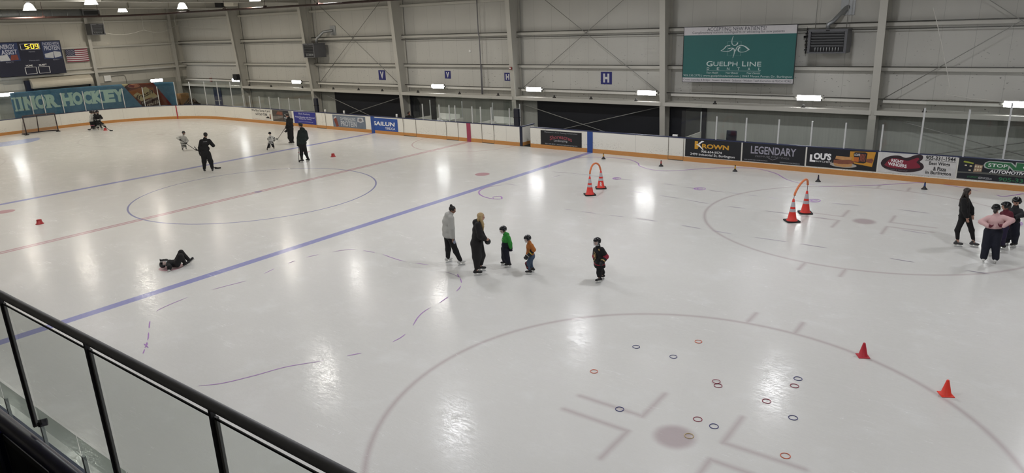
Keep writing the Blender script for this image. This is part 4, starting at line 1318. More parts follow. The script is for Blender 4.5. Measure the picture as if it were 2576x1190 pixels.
# boxes and switch gear
t = thing('electrical_box', 'small pale electrical box on the end wall above the hockey banner', 'electrical box', (XE + 0.005, 22.3, 2.86), math.pi / 2)
m_ = MB(); m_.span((0, -.12, 0), (.5, 0, .42)); m_.build('enclosure', M_WHITE, t, 0.01)
m_ = MB(); m_.tube([(.5, -.05, .3), (.85, -.05, .36), (1.5, -.05, .36), (1.62, -.05, .2), (1.62, -.05, -.4)], .018, 6); m_.build('conduit', M_ROD, t)
t = thing('air_duct', 'long round galvanised duct high on the end wall at the upper left', 'duct', (XE + 0.55, 9.0, 7.78))
m_ = MB(); m_.tube([(0, 0, 0), (0, 12.4, 0)], .26, 20)
for q in range(13):
    m_.tube([(0, .4 + q, 0), (0, .45 + q, 0)], .275, 20)
m_.build('pipe_run', M_GALV, t)
m_ = MB(); m_.span((-.3, 12.4, -.18), (.3, 13.6, .2)); m_.build('grille_box', HEAT, t)
m_ = MB(); m_.span((.3, 12.5, -.12), (.31, 13.5, .14)); m_.build('grille', HEATD, t)
# sprinkler main, dark pipe under the roof
t = thing('sprinkler_pipe', 'dark red brown sprinkler pipe crossing under the roof at the upper left', 'pipe', (-24, 13.5, 7.28))
m_ = MB()
pp = [(-27.5, 5.0, 7.2), (-24, 13.51, 7.27), (-22, 19.2, 7.27), (-22.6, 24.0, 7.36)]
pp = [(-22, 4.0, 7.15), (-22, 12.85, 7.22), (-22, 19.2, 7.27), (-21.9, 22.0, 7.35), (-20.1, 22.0, 7.36), (-6.44, 22.0, 7.25), (6, 22.0, 7.25)]
m_.tube([(x + 24, y - 13.5, z - 7.28) for x, y, z in pp], .06, 10)
m_.build('pipe', mat('pipe_brown', '33201c', 0.5), t)
for (x, y, z) in ((-22, 11, 7.2), (-22, 15, 7.24), (-22, 18, 7.27), (-19, 22, 7.36), (-15, 22, 7.33), (-11, 22, 7.3), (-6.4, 22, 7.25)):
    m_ = MB(); m_.tube([(x + 24, y - 13.5, z - 7.28), (x + 24, y - 13.5, 8.5 - 7.28)], .014, 6)
    m_.span((x + 24 - .07, y - 13.5 - .07, z - 7.28 - .02), (x + 24 + .07, y - 13.5 + .07, z - 7.28 + .1))
    m_.build('hanger', mat('pipe_brown', '33201c'), t)
# loudspeakers
t = thing('loudspeaker', 'white loudspeaker hanging at the top of the corner column', 'loudspeaker', (-21.9, W + 1.0, 7.7), math.radians(25))
m_ = MB(); m_.poly([(-.35, -.35, .1), (.35, -.35, .1), (.48, -.3, .75), (-.48, -.3, .75)], (0, .6, 0)); m_.build('cabinet', mat('speaker_white', 'd8d4c8', 0.5), t, 0.03)
m_ = MB(); m_.poly([(-.18, -.36, .42), (.18, -.36, .42), (.22, -.345, .68), (-.22, -.345, .68)], (0, .01, 0)); m_.build('horn', M_BLACK, t)
m_ = MB(); m_.tube([(0, 0, .7), (0, 0, 1.1)], .02, 6); m_.build('hanger', M_ROD, t)
t = thing('loudspeaker', 'small dark loudspeaker under the roof left of the white one', 'loudspeaker', (-23.3, W + 1.0, 7.78), math.radians(20))
m_ = MB(); m_.span((-.28, -.2, 0), (.28, .2, .4)); m_.build('cabinet', HEATD, t, .02)
m_ = MB(); m_.tube([(0, 0, .4), (0, 0, .95)], .02, 6); m_.build('hanger', M_ROD, t)
t = thing('loudspeaker', 'small black speaker box on the corner column beside a lit wall light', 'loudspeaker', (-24.2, YW - 0.95, 2.62), 0)
m_ = MB(); m_.span((-.32, -.15, 0), (.18, .12, .45)); m_.build('cabinet', M_BLACK, t, .02)
m_ = MB(); m_.span((-.05, .1, .1), (.05, .2, .2)); m_.build('bracket', M_BLACK, t)

# ---- banner along the corner glass
def bP(u, v, d):
    s_ = BANNER_S0 + u * (BANNER_S1 - BANNER_S0)
    (x, y), (nx, ny) = arc_pt(s_)
    return (x + nx * (-0.09 + d), y + ny * (-0.09 + d), 1.03 + v * 1.68)
bt = thing('hockey_banner', 'long blue banner reading Minor Hockey along the corner boards behind the goal', 'banner', (0, 0, 0))
BP = Panel(bP)
def bnc(u):
    return u
m_, m2 = MB(), MB()
n_ = 48
for i_ in range(n_):
    BP.rect(m_, i_ / n_, (i_ + 1) / n_, 0, 1, 0)
def banner_blue():
    m, n, b = newmat('banner_blue')
    vec, x, y, z = n.coords()
    c = n.mix(n.noise(vec, 2.2, 6, 0.75), srgb('2d5c7c'), srgb('6fa6c4'))
    m.node_tree.links.new(c, b.inputs['Base Color'])
    b.inputs['Roughness'].default_value = 0.6
    return m
m_.build('sheet', banner_blue(), bt)
def px_u(px, py):
    from_ = None
    return px
BU = {'letters': [(0.0297, 0.0657), (0.0657, 0.1298), (0.1321, 0.193), (0.1953, 0.2671), (0.2886, 0.3531), (0.3531, 0.4126), (0.415, 0.4652), (0.4675, 0.5397), (0.5397, 0.603), (0.5956, 0.6648)], 'carton': (0.6582, 1.011)}
m_ = MB()
LETT = mat('banner_letters', 'cbe4da', 0.6)
def letters(sx, us, v0, v1):
    for ch, (u0, u1) in zip(sx, us):
        if ch == 'I':
            BP.rect(m_, u0 + .27 * (u1 - u0), u0 + .73 * (u1 - u0), v0, v1, .006)
        else:
            BP.text(m_, ch, u0, u1, v0, v1, d=.006, bold=.065)
        if ch in 'INRHKEM':      # slab serifs
            w = u1 - u0
            feet = {'I': [.5], 'N': [.14, .86], 'R': [.14, .86], 'H': [.14, .86], 'K': [.14, .86], 'E': [.16], 'M': [.5]}[ch]
            for f_ in feet:
                hw = .48 * w if ch == 'I' else .24 * w
                c_ = u0 + f_ * w
                BP.rect(m_, c_ - hw, c_ + hw, v0 - .0, v0 + .07, .007)
                if ch != 'R' or f_ < .5:
                    BP.rect(m_, c_ - hw, c_ + hw, v1 - .07, v1, .007)
letters('INORHOCKEY', BU['letters'], .26, .81)
# the right half of an M at the cut edge of the banner
BP.rect(m_, .013, .023, .26, .81, .006); BP.rect(m_, .009, .027, .26, .33, .007); BP.rect(m_, .003, .027, .74, .81, .007)
m_.build('lettering', LETT, bt)
# carton picture
c0, c1 = BU['carton']
def cu(a, b):        # carton picture space -> banner
    return (c0 + a * (c1 - c0), b)
def car(name, col, pts, d, var=.15, sc=3):
    q = MB(); BP.shape(q, [cu(*p) for p in pts], d)
    q.build(name, mat(name + '_' + col, col, 0.6, 0, var, sc), bt)
def strips(name, col, x0, x1, top, bot, d, var=.15):
    q = MB(); k_ = 16
    for i_ in range(k_):
        a, b = x0 + (x1 - x0) * i_ / k_, x0 + (x1 - x0) * (i_ + 1) / k_
        ya, yb_, ba, bb = top(a), top(b), bot(a), bot(b)
        if max(ya - ba, yb_ - bb) > 0:
            BP.shape(q, [cu(a, ba), cu(b, bb), cu(b, max(yb_, bb)), cu(a, max(ya, ba))], d)
    q.build(name, mat(name + '_' + col, col, 0.6, 0, var, 3), bt)
edge_l = lambda a: max(0.0, .88 - (a - .04) * 3.5)
edge_r = lambda a: 1.0 if a < .57 else max(0.0, 1 - (a - .57) / .29)
strips('carton_picture', '7a3a24', 0.04, 0.86, lambda a: min(edge_r(a), .88 + (a - .04) * 1.6), edge_l, .004)
strips('carton_corner', '4a1d1c', 0.04, 0.2, lambda a: min(1, .88 + (a - .04) * 1.6), lambda a: max(edge_l(a), .60 + (a - .04) * 1.9), .005)
strips('carton_glow', 'a5622f', 0.10, 0.56, lambda a: min(.80, .62 + a * .6), lambda a: max(edge_l(a) + .04, .42 - a * .25), .006, .3)
q = MB()
BP.shape(q, [cu(.17, .5), cu(.25, .62), cu(.33, .50), cu(.36, .80), cu(.42, .84), cu(.50, .70), cu(.62, .40), cu(.56, .34), cu(.45, .36), cu(.38, .30), cu(.30, .22), cu(.25, .30)], .008)
q.build('carton_milk', mat('milk_cream', 'c7b98f', 0.6, 0, .12, 3), bt)
strips('carton_band', '3d1f1e', 0.28, 0.62, lambda a: min(.20 + (a - .28) * .75, .5), edge_l, .007)
strips('carton_side', '7d2526', 0.55, 0.86, edge_r, lambda a: max(0, min(edge_r(a), .93 - (a - .55) * 3.6)), .0085)
q = MB(); BP.shape(q, [cu(.0, 1), cu(.13, 1), cu(.04, .88)], .006); q.build('carton_spout', mat('milk_cream', 'c7b98f'), bt)
q = MB()
for tx, a0, a1, b0, b1, mm, sl in (('fresh', .21, .54, .40, .62, 0, .15), ('chocolate', .30, .61, .24, .34, 1, .13), ('milk', .38, .65, .05, .20, 1, .08)):
    (u0, _), (u1, _) = cu(a0, 0), cu(a1, 0)
    BP.text(q, tx, u0, u1, b0, b1, d=.014, bold=.012, shear=.15, mi=mm, slant=sl)
q.build('carton_lettering', [mat('choc_print', '38201c', 0.6), mat('cream_print', 'cdbfae', 0.6)], bt)
q = MB()
BP.ellipse(q, cu(.21, 0)[0], .90, (c1 - c0) * .11, .085, .012, 0, 20, .0); BP.ellipse(q, cu(.21, 0)[0], .90, (c1 - c0) * .098, .065, .013, 1, 20, .0)
q.build('carton_seal', [mat('seal_edge', 'c98a6a', 0.6), mat('seal_red', '8e2530', 0.6)], bt)

# ---- nets
NETM = mat('net_rope', 'b3b1aa', 0.7)
t = thing('safety_net', 'pale rope edge of the safety net swagged above the hockey banner', 'net', (-31, 22.19, 6.3), 0, 'safety nets')
m_ = MB()
sw = [(22.19, 6.32), (24.8, 6.3), (27.1, 6.6)]
def swag(a, b, dip):
    return [(0, a[0] + (b[0] - a[0]) * k / 10 - 22.19, a[1] + (b[1] - a[1]) * k / 10 - dip * 4 * (k / 10) * (1 - k / 10) - 6.3) for k in range(11)]
m_.tube(swag((22.19, 6.35), (25.0, 6.5), .22), .018, 6); m_.tube(swag((25.0, 6.5), (27.55, 6.75), .34), .018, 6)
m_.tube([(0, 25.0 - 22.19, .2), (0, 25.1 - 22.19, 2.32)], .014, 6); m_.tube([(0, 0, 0.05), (0, .05, 2.1)], .012, 6); m_.tube([(0, 27.55 - 22.19, .45), (0, 27.6 - 22.19, 1.9)], .012, 6)
m_.tube([(0.0, 5.36, .45), (2.0, 6.2, .15), (4.5, 6.3, .1)], .012, 6)
m_.build('rope', NETM, t)
t = thing('safety_net', 'pale safety net strung above the glass at the far right', 'net', (21.0, W + 0.1, 2.9), 0, 'safety nets')
m_ = MB(); m_.tube([(-.2, 0, 3.1), (.2, 0, 1.9), (.62, 0, .5), (.55, 0, .22), (1.25, 0, .1), (2.2, 0, .02), (4, 0, -.05)], .012, 6); m_.build('rope', NETM, t)
def net_material():
    m, n, b = newmat('net_mesh')
    nt = m.node_tree
    vec, x, y, z = n.coords()
    f1 = n.abs(n.sub(n.m('FRACT', n.mul(n.add(x, z), 22.0)), 0.5))
    f2 = n.abs(n.sub(n.m('FRACT', n.mul(n.sub(x, z), 22.0)), 0.5))
    a_ = n.max(n.below(f1, 0.03, 0.004), n.below(f2, 0.03, 0.004))
    b.inputs['Base Color'].default_value = srgb('b8b8b4')
    nt.links.new(a_, b.inputs['Alpha'])
    return m
m_ = MB(); m_.quad([(-.15, 0, 3.0), (.62, 0, .4), (1.25, 0, .1), (4, 0, -.05), (4, 0, 5.3), (-.7, 0, 5.3)]); m_.build('netting', net_material(), t)

# ---- stored things behind the corner glass
CB = mat('cardboard', '8d6b43', 0.8, 0, .15, 4)
def carton(x, y, z, w, d, h, rz, label):
    t = thing('cardboard_box', label, 'box', (x, y, z), rz, 'cardboard boxes stacked in the corner')
    m_ = MB(); m_.span((-w / 2, -d / 2, 0), (w / 2, d / 2, h)); m_.build('carton', CB, t, .01)
    m_ = MB(); m_.span((-.03, -d / 2 - .003, h * .5), (.03, d / 2 + .003, h + .003)); m_.build('tape', mat('tape_tan', 'a88a5c', 0.4), t)
carton(-31.6, 26.55, 0.0, .6, .75, .546, .05, 'brown cardboard box at the bottom left of the corner stack')
carton(-31.6, 27.45, 0.0, .6, .75, .546, -.04, 'brown cardboard box at the bottom right of the corner stack')
carton(-31.6, 26.6, 0.552, .58, .7, .494, .02, 'brown cardboard box in the middle left of the corner stack')
carton(-31.6, 27.45, 0.552, .58, .7, .494, .06, 'brown cardboard box in the middle right of the corner stack')
carton(-31.6, 26.5, 1.052, .58, .7, .45, -.03, 'brown cardboard box on top left of the corner stack')
carton(-31.62, 27.5, 1.052, .58, .7, .45, .04, 'brown cardboard box on top right of the corner stack')
t = thing('equipment_heap', 'dark heap of folded gear beside the cardboard boxes', 'gear', (-30.3, 27.4, 0.0))
m_ = MB(); m_.span((-.6, -.35, 0), (.75, .35, .75)); m_.build('crate', HEATD, t, .02)
m_ = MB()
for q in range(9):
    m_.tube([(-.5 + q * .12, -.3, .74), (-.45 + q * .13, .0, 1.05 + .12 * math.sin(q * 2.1)), (-.4 + q * .13, .3, .74)], .035, 6)
m_.build('folded_tubes', mat('gear_brown', '4a3c30', 0.7, 0, .3, 5), t)
o = thing('door_2', 'narrow navy door on the far wall behind the corner glass', 'door', (-29.25, YW - 0.005, 0)); o['kind'] = 'structure'
m_ = MB(); m_.span((0, -.05, 0), (1.05, 0, 1.98)); m_.build('door_leaf', mat('door_navy', '1e2b52', 0.5), o)
m_ = MB(); m_.span((.1, -.09, .85), (.95, -.06, .9)); m_.build('push_bar', M_ALU, o)
t = thing('exit_box', 'small red fire box on the far wall beside the navy door', 'fire box', (-29.5, YW - 0.005, 2.35))
m_ = MB(); m_.span((0, -.08, 0), (.25, 0, .3)); m_.build('body', mat('exit_red', 'a5635a', 0.5), t)
m_ = MB(); m_.span((.04, -.085, .1), (.21, -.08, .2)); m_.build('plate', M_WHITE, t)
t = thing('rink_chair', 'dark seat back standing behind the glass left of the black adverts', 'chair', (13.95, W + 0.5, 0.0))
m_ = MB(); m_.span((-.22, -.18, .75), (.22, .18, .82)); m_.build('seat', M_NAVY, t, .01)
m_ = MB(); m_.span((-.22, .14, .82), (.22, .2, 1.34)); m_.build('backrest', M_NAVY, t, .03)
for sx in (-.18, .18):
    m_ = MB(); m_.span((sx - .02, -.15, -.012), (sx + .02, .17, .75)); m_.build('leg', M_NAVY, t)
t = thing('water_bottle', 'white bottle lying on the boards cap left of the Krown advert', 'bottle', (11.72, W + 0.07, 1.07), .1)
m_ = MB(); m_.tube([(-.14, 0, 0), (.08, 0, 0)], .05, 10); m_.build('body', M_WHITE, t)
m_ = MB(); m_.tube([(.08, 0, 0), (.14, 0, 0)], .025, 8); m_.build('cap', M_BLACK, t)

BLK = {(1518, 402): (8.81, 24.76), (1663, 420): (11.76, 24.43), (1849, 433): (14.79, 24.79), (2058, 459): (18.04, 24.38), (2325, 478): (21.41, 24.8)}
SQ = [(-2.71, 6.2), (-3.43, 19.49), (-26.49, 18.93)]
# ================================================================== THINGS ON THE ICE
# ---- goal
t = thing('hockey_goal', 'hockey goal with dark net pushed back against the end boards', 'goal', (-29.52, 16.22, 0), math.radians(-6))
PIPE = mat('goal_pipe', '43383a', 0.5, 0.1)
gw = 0.93
m_ = MB()
m_.tube([(0, -gw, 0), (0, -gw, 1.2), (0, -gw + .03, 1.24), (0, gw - .03, 1.24), (0, gw, 1.2), (0, gw, 0)], .035, 10)
m_.build('goal_frame', PIPE, t)
m_ = MB()
m_.tube([(0, -gw, .03), (-.75, -gw - .1, .03), (-1.0, -.6, .03), (-1.0, .6, .03), (-.75, gw + .1, .03), (0, gw, .03)], .03, 8)
m_.tube([(-.95, 0, .03), (-.55, 0, 1.2), (0, 0, 1.24)], .028, 8)
m_.build('back_frame', PIPE, t)
m_ = MB(); m_.tube([(0, -gw, 1.23), (-.5, -gw * .9, 1.22), (-.55, 0, 1.22), (-.5, gw * .9, 1.22), (0, gw, 1.23)], .03, 8); m_.build('top_shelf', PIPE, t)
def goal_net_mat():
    m, n, b = newmat('goal_netting')
    nt = m.node_tree
    vec, x, y, z = n.coords()
    s_ = n.add(y, n.mul(x, 1.0))
    f1 = n.abs(n.sub(n.m('FRACT', n.mul(s_, 26.0)), 0.5)); f2 = n.abs(n.sub(n.m('FRACT', n.mul(z, 26.0)), 0.5))
    a_ = n.max(n.below(f1, 0.09, 0.01), n.below(f2, 0.09, 0.01))
    b.inputs['Base Color'].default_value = srgb('85807e')
    b.inputs['Roughness'].default_value = 0.9
    nt.links.new(a_, b.inputs['Alpha'])
    return m
m_ = MB()
bot = [(0, -gw, .04), (-.75, -gw - .1, .04), (-1.0, -.6, .04), (-1.0, .6, .04), (-.75, gw + .1, .04), (0, gw, .04)]
top = [(0, -gw, 1.22), (-.5, -gw * .9, 1.21), (-.55, -.4, 1.21), (-.55, .4, 1.21), (-.5, gw * .9, 1.21), (0, gw, 1.22)]
for a_, b__ in zip(range(5), range(1, 6)):
    m_.quad([bot[a_], bot[b__], top[b__], top[a_]])
m_.quad(top)
m_.build('netting', goal_net_mat(), t)
m_ = MB(); m_.span((-.12, -gw - .1, 0), (.1, -gw + .12, .05)); m_.span((-.12, gw - .12, 0), (.1, gw + .1, .05)); m_.build('foot_pad', M_BLACK, t)

# ---- traffic cones with foam arches
CO = mat('cone_orange', 'e0362c', 0.5, 0, 0.06, 6)
CW = mat('cone_reflective', 'b9b6bd', 0.4, 0, 0.1, 9)
def big_cone(x, y, rz, h, label, letter=False):
    t = thing('traffic_cone', label, 'cone', (x, y, 0), rz, 'tall banded traffic cones')
    m_ = MB()
    m_.poly([(sx * a_, sy * b__, 0.0) for sx, sy, a_, b__ in ((-1, -1, .2, .165), (-1, -1, .165, .2), (1, -1, .165, .2), (1, -1, .2, .165), (1, 1, .2, .165), (1, 1, .165, .2), (-1, 1, .165, .2), (-1, 1, .2, .165))], (0, 0, .035))
    m_.build('base', M_BLACK, t, .008)
    r0, r1 = .135, .028
    rr = lambda z: r0 + (r1 - r0) * (z - .035) / (h - .035)
    m_ = MB(); m_.lathe((0, 0, 0), [(r0 + .03, .036), (r0, .05), (rr(h * .4), h * .4), (rr(h * .8), h * .8), (r1, h), (r1 - .008, h), (0, h - .01)], 24); m_.build('cone_body', CO, t)
    for z0, z1 in ((.44 * h, .57 * h), (.66 * h, .88 * h)):
        m_ = MB(); m_.lathe((0, 0, 0), [(rr(z0) + .003, z0), (rr(z1) + .003, z1)], 24); m_.build('reflective_band', CW, t)
    if letter:
        v, f = text_geo('R', .03, 0)
        m_ = MB(); o = len(m_.v)
        lo, hi = v.min(0), v.max(0)
        for a_, b__ in (v - lo) / (hi - lo):
            z = .1 + b__ * .15
            m_.v.append((-.04 + a_ * .08, -rr(z) - .004, z))
        for q in f:
            m_.f.append(tuple(q)); m_.mi.append(0); m_.s.append(False)
        m_.build('letter', M_PRINTW, t)
    return t
big_cone(11.70, 18.66, .75, .67, 'banded orange cone under the left foam arch, nearer of its pair')
big_cone(11.53, 19.75, .6, .67, 'banded orange cone with a white letter R under the left foam arch', True)
big_cone(18.71, 18.66, .7, .69, 'banded orange cone under the right foam arch, nearer of its pair')
big_cone(18.80, 19.78, .45, .71, 'banded orange cone under the right foam arch, farther of its pair')
NOOD = mat('foam_orange', 'd97b4c', 0.8, 0, 0.08, 12)
def noodle(x0, x1, y0, y1, z0, pts, label):
    t = thing('foam_arch', label, 'foam noodle', (x0, y0, z0), 0, 'foam noodle arches between the cones')
    c = catmull(pts, 6)
    m_ = MB(); m_.tube([(x - x0, y - y0, z - z0) for x, y, z in c], .032, 12); m_.build('foam_tube', NOOD, t)
    for (a_, b__) in (((x0, y0, z0 - .05), c[0]), ((x1, y1, z0 - .03), c[-1])):
        m_ = MB(); m_.tube([(a_[0] - x0, a_[1] - y0, a_[2] - z0), (b__[0] - x0, b__[1] - y0, b__[2] - z0 + .02)], .008, 6); m_.build('stick', mat('stick_brown', '5e2f2c', 0.6), t)
noodle(11.70, 11.53, 18.66, 19.75, .67, [(11.67, 18.72, .75), (11.66, 18.78, .88), (11.63, 18.98, 1.02), (11.59, 19.28, 1.03), (11.55, 19.58, .90), (11.53, 19.73, .70)], 'orange foam arch bridging the left pair of banded cones')
noodle(18.71, 18.80, 18.66, 19.78, .70, [(18.73, 18.52 + .12, .80), (18.74, 18.70, .90), (18.76, 19.0, 1.05), (18.78, 19.42, 1.12), (18.79, 19.72, 1.06), (18.80, 19.79, .90)], 'orange foam arch bridging the right pair of banded cones')

# ---- small cones
def small_cone(x, y, col, h, label, nm):
    t = thing('marker_cone', label, 'cone', (x, y, 0), .5, 'small plain training cones')
    m_ = MB()
    m_.poly([(sx * .098, sy * .098, 0.0) for sx, sy in ((-1, -1), (1, -1), (1, 1), (-1, 1))], (0, 0, .012))
    m_.build('base', mat(nm, col, 0.5, 0, .04), t, .004)
    m_ = MB(); m_.lathe((0, 0, 0), [(.09, .012), (.078, .02), (.022, h - .01), (.018, h), (.012, h), (0, h - .004)], 20); m_.build('cone_body', mat(nm, col), t)
small_cone(22.26, 10.45, 'c02638', .265, 'small crimson cone on the near face-off circle', 'crimson_cone')
small_cone(23.63, 9.72, 'f0402e', .265, 'small bright orange red cone right of the crimson cone', 'bright_cone')
def black_cone(x, y, col, h, label):
    t = thing('marker_cone', label, 'cone', (x, y, 0), 0, 'small dark cones along the far boards')
    m_ = MB(); m_.lathe((0, 0, 0), [(0, 0), (.1, 0), (.1, .012), (.06, .045), (.038, .085), (.03, h * .46)], 18); m_.build('base', mat('dark_cone', '17171b', .5), t)
    m_ = MB(); m_.lathe((0, 0, 0), [(.032, h * .45), (.025, h * .82)], 16); m_.build('colour_band', mat('band_' + col, col, .5), t)
    m_ = MB(); m_.lathe((0, 0, 0), [(.022, h * .8), (.02, h * .97), (.012, h), (0, h)], 16); m_.build('tip', mat('dark_cone', '17171b'), t)
for x, y, col, lab in ((8.9, 24.59, 'c0923a', 'small black cone with a yellow band nearest the blue stripe'), (12.0, 24.45, 'a03a3a', 'small black cone with a red band below the Krown advert'),
                       (15.2, 24.6, 'd0a02c', 'small black cone with a yellow band below the Legendary advert'), (18.0, 24.35, '2e2540', 'small all dark cone below the sandwich advert'),
                       (21.42, 24.68, '28407c', 'small black cone with a blue band below the Right Wingers advert')):
    px = {8.9: (1518, 402), 12.0: (1663, 420), 15.2: (1849, 433), 18.0: (2058, 459), 21.42: (2325, 478)}[x]
    x, y = BLK[px]
    black_cone(x, y, col, .255, lab)
def half_cone(x, y, label):
    t = thing('marker_cone', label, 'cone', (x, y, 0), 0, 'squat red cones on the ice')
    m_ = MB(); m_.lathe((0, 0, 0), [(0, 0), (.13, 0), (.13, .012), (.1, .02), (.07, .15), (.045, .16), (0, .15)], 18); m_.build('cone_body', mat('squat_red', 'a3262b', .5), t)
    m_ = MB(); m_.lathe((0, 0, 0), [(.072, .15), (.085, .14), (.07, .13)], 18); m_.build('rim', mat('squat_red', 'a3262b'), t)
half_cone(*SQ[0], 'squat red cone left of the centre red line')
half_cone(*SQ[1], 'squat red cone near the teenager with the upright stick')
half_cone(*SQ[2], 'squat red cone at the feet of the far hockey players')

# ---- rings
def ring(x, y, col, label, r=.066, z=.006):
    m_ = MB()
    m_.tube([(r * math.cos(2 * math.pi * k / 28), r * math.sin(2 * math.pi * k / 28), 0) for k in range(29)], .0054, 8, caps=False)
    o = tag(m_.build('toss_ring', mat('ring_' + col, col, .45)), label, 'ring', 'coloured rings scattered on the ice')
    o.location = (x, y, z)
RN, RM, RO, RY = '34397a', '962a48', 'dc6844', 'c9b27c'
for x, y, c_, lab in ((18.66, 8.6, RN, 'navy ring farthest left of the two side by side navy rings'), (19.42, 8.6, RN, 'navy ring between another navy ring and the far orange ring'),
                      (19.56, 9.44, RO, 'orange ring farthest from the camera'), (18.48, 7.32, RO, 'orange ring leftmost of all the rings'),
                      (20.42, 8.12, RM, 'maroon ring overlapping another, the farther one'), (20.49, 8.02, RM, 'maroon ring overlapping another, the nearer one'),
                      (21.55, 8.70, RM, 'maroon ring just in front of a navy ring at the right'), (21.53, 8.98, RN, 'navy ring farthest right, behind a maroon ring'),
                      (21.32, 7.96, RM, 'maroon ring in the bright reflection of a lamp'), (19.46, 6.45, RN, 'navy ring lying on the angled face-off mark'),
                      (20.61, 6.85, RM, 'maroon ring behind the face-off spot'), (20.89, 6.80, RN, 'navy ring right of the maroon ring near the face-off spot'),
                      (21.81, 7.69, RN, 'navy ring right of the bright lamp reflection'), (20.68, 6.35, RY, 'pale yellow ring on the face-off spot'),
                      (22.0, 6.63, RO, 'orange ring nearest the camera')):
    ring(x, y, c_, lab, z=.006 if (x, y) != (20.42, 8.12) else .0175)

# ---- black ball held by the blonde skater is built with her (own top-level thing)

# ================================================================== VIEWING RAIL IN FRONT OF THE CAMERA
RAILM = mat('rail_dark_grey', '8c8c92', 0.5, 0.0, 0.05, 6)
RY_ = -1.323
t = thing('glass_railing', 'dark grey handrail with glass panels in front of the viewer', 'railing', (18.0, RY_, 4.0))
ox, oz = 18.0, 4.0
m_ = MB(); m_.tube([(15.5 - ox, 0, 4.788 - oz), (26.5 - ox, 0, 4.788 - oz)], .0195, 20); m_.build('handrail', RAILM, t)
PX = (19.08, 20.06, 21.03, 22.0, 22.97, 23.94, 24.9)
for x in PX:
    m_ = MB(); m_.span((x - ox - .008, -.009, 0.02), (x - ox + .008, .009, 4.775 - oz)); q = m_.build('post', mat('rail_post', '48484c', 0.5, 0.0), t)
    m_ = MB(); m_.span((x - ox + .009, .0, 0.03), (x - ox + .025, .010, 4.742 - oz)); m_.build('glazing_bead', mat('bead_grey', '9a9b9c', 0.5), t)
    m_ = MB(); m_.tube([(x - ox + .012, .012, .035), (x - ox + .03, .05, .035)], .02, 12); m_.build('clamp', M_BLACK, t)
RG = glass_mat('railing_glass', (0.80, 0.83, 0.80, 1), 0.8)
for a_, b__ in zip((18.1,) + PX, PX + (25.9,)):
    m_ = MB(); m_.quad([(a_ - ox + .02, .01, .03), (b__ - ox - .02, .01, .03), (b__ - ox - .02, .01, 4.722 - oz), (a_ - ox + .02, .01, 4.722 - oz)]); m_.build('glass_panel', RG, t)
    m_ = MB(); m_.span((a_ - ox + .011, .0, 4.731 - oz), (b__ - ox - .011, .005, 4.739 - oz)); m_.build('top_bead', M_BLACK, t)
t = thing('blue_railing', 'navy blue tube railing below the glass railing at the lower left', 'railing', (18.0, RY_ - .06, 0.9))
BLU = mat('railing_navy', '15153a', 0.35, 0, .08, 4)
m_ = MB(); m_.tube([(15.0 - ox, 0, 3.975 - .9), (26 - ox, 0, 3.975 - .9)], .042, 16); m_.build('top_rail', BLU, t)
m_ = MB(); m_.tube([(15.0 - ox, 0, 2.0), (26 - ox, 0, 2.0)], .03, 12); m_.build('bottom_rail', BLU, t)
BP_ = (18.62, 19.66, 20.48, 21.4, 22.4)
for x in BP_:
    m_ = MB(); m_.span((x - ox - .035, -.035, 0.0), (x - ox + .035, .03, 3.05)); m_.build('post', BLU, t)
for a_, b__ in zip((17.6,) + BP_, BP_ + (23.4,)):
    m_ = MB(); m_.span((a_ - ox + .04, -.008, 2.03), (b__ - ox - .04, .0, 2.985)); m_.build('infill_panel', mat('infill_black', '0b0b0d', 0.5), t)
    m_ = MB(); m_.span((a_ - ox + .04, -.012, 2.95), (b__ - ox - .04, -.002, 2.99)); m_.span((a_ - ox + .04, -.012, 2.05), (a_ - ox + .06, -.002, 2.99)); m_.build('panel_edge', mat('panel_edge_grey', '3d3d40', 0.5), t)
m_ = MB(); m_.span((10, -7.8, 2.7), (30, RY_ - .12, 2.9)); m_.span((10, RY_ - .14, -0.01), (30, RY_ - .1, 2.9)); struct(m_.build('trim_20', mat('stand_shadow_black', '121214', 0.9)))  # stand coloured near-black: the shadow over it is put into the colour

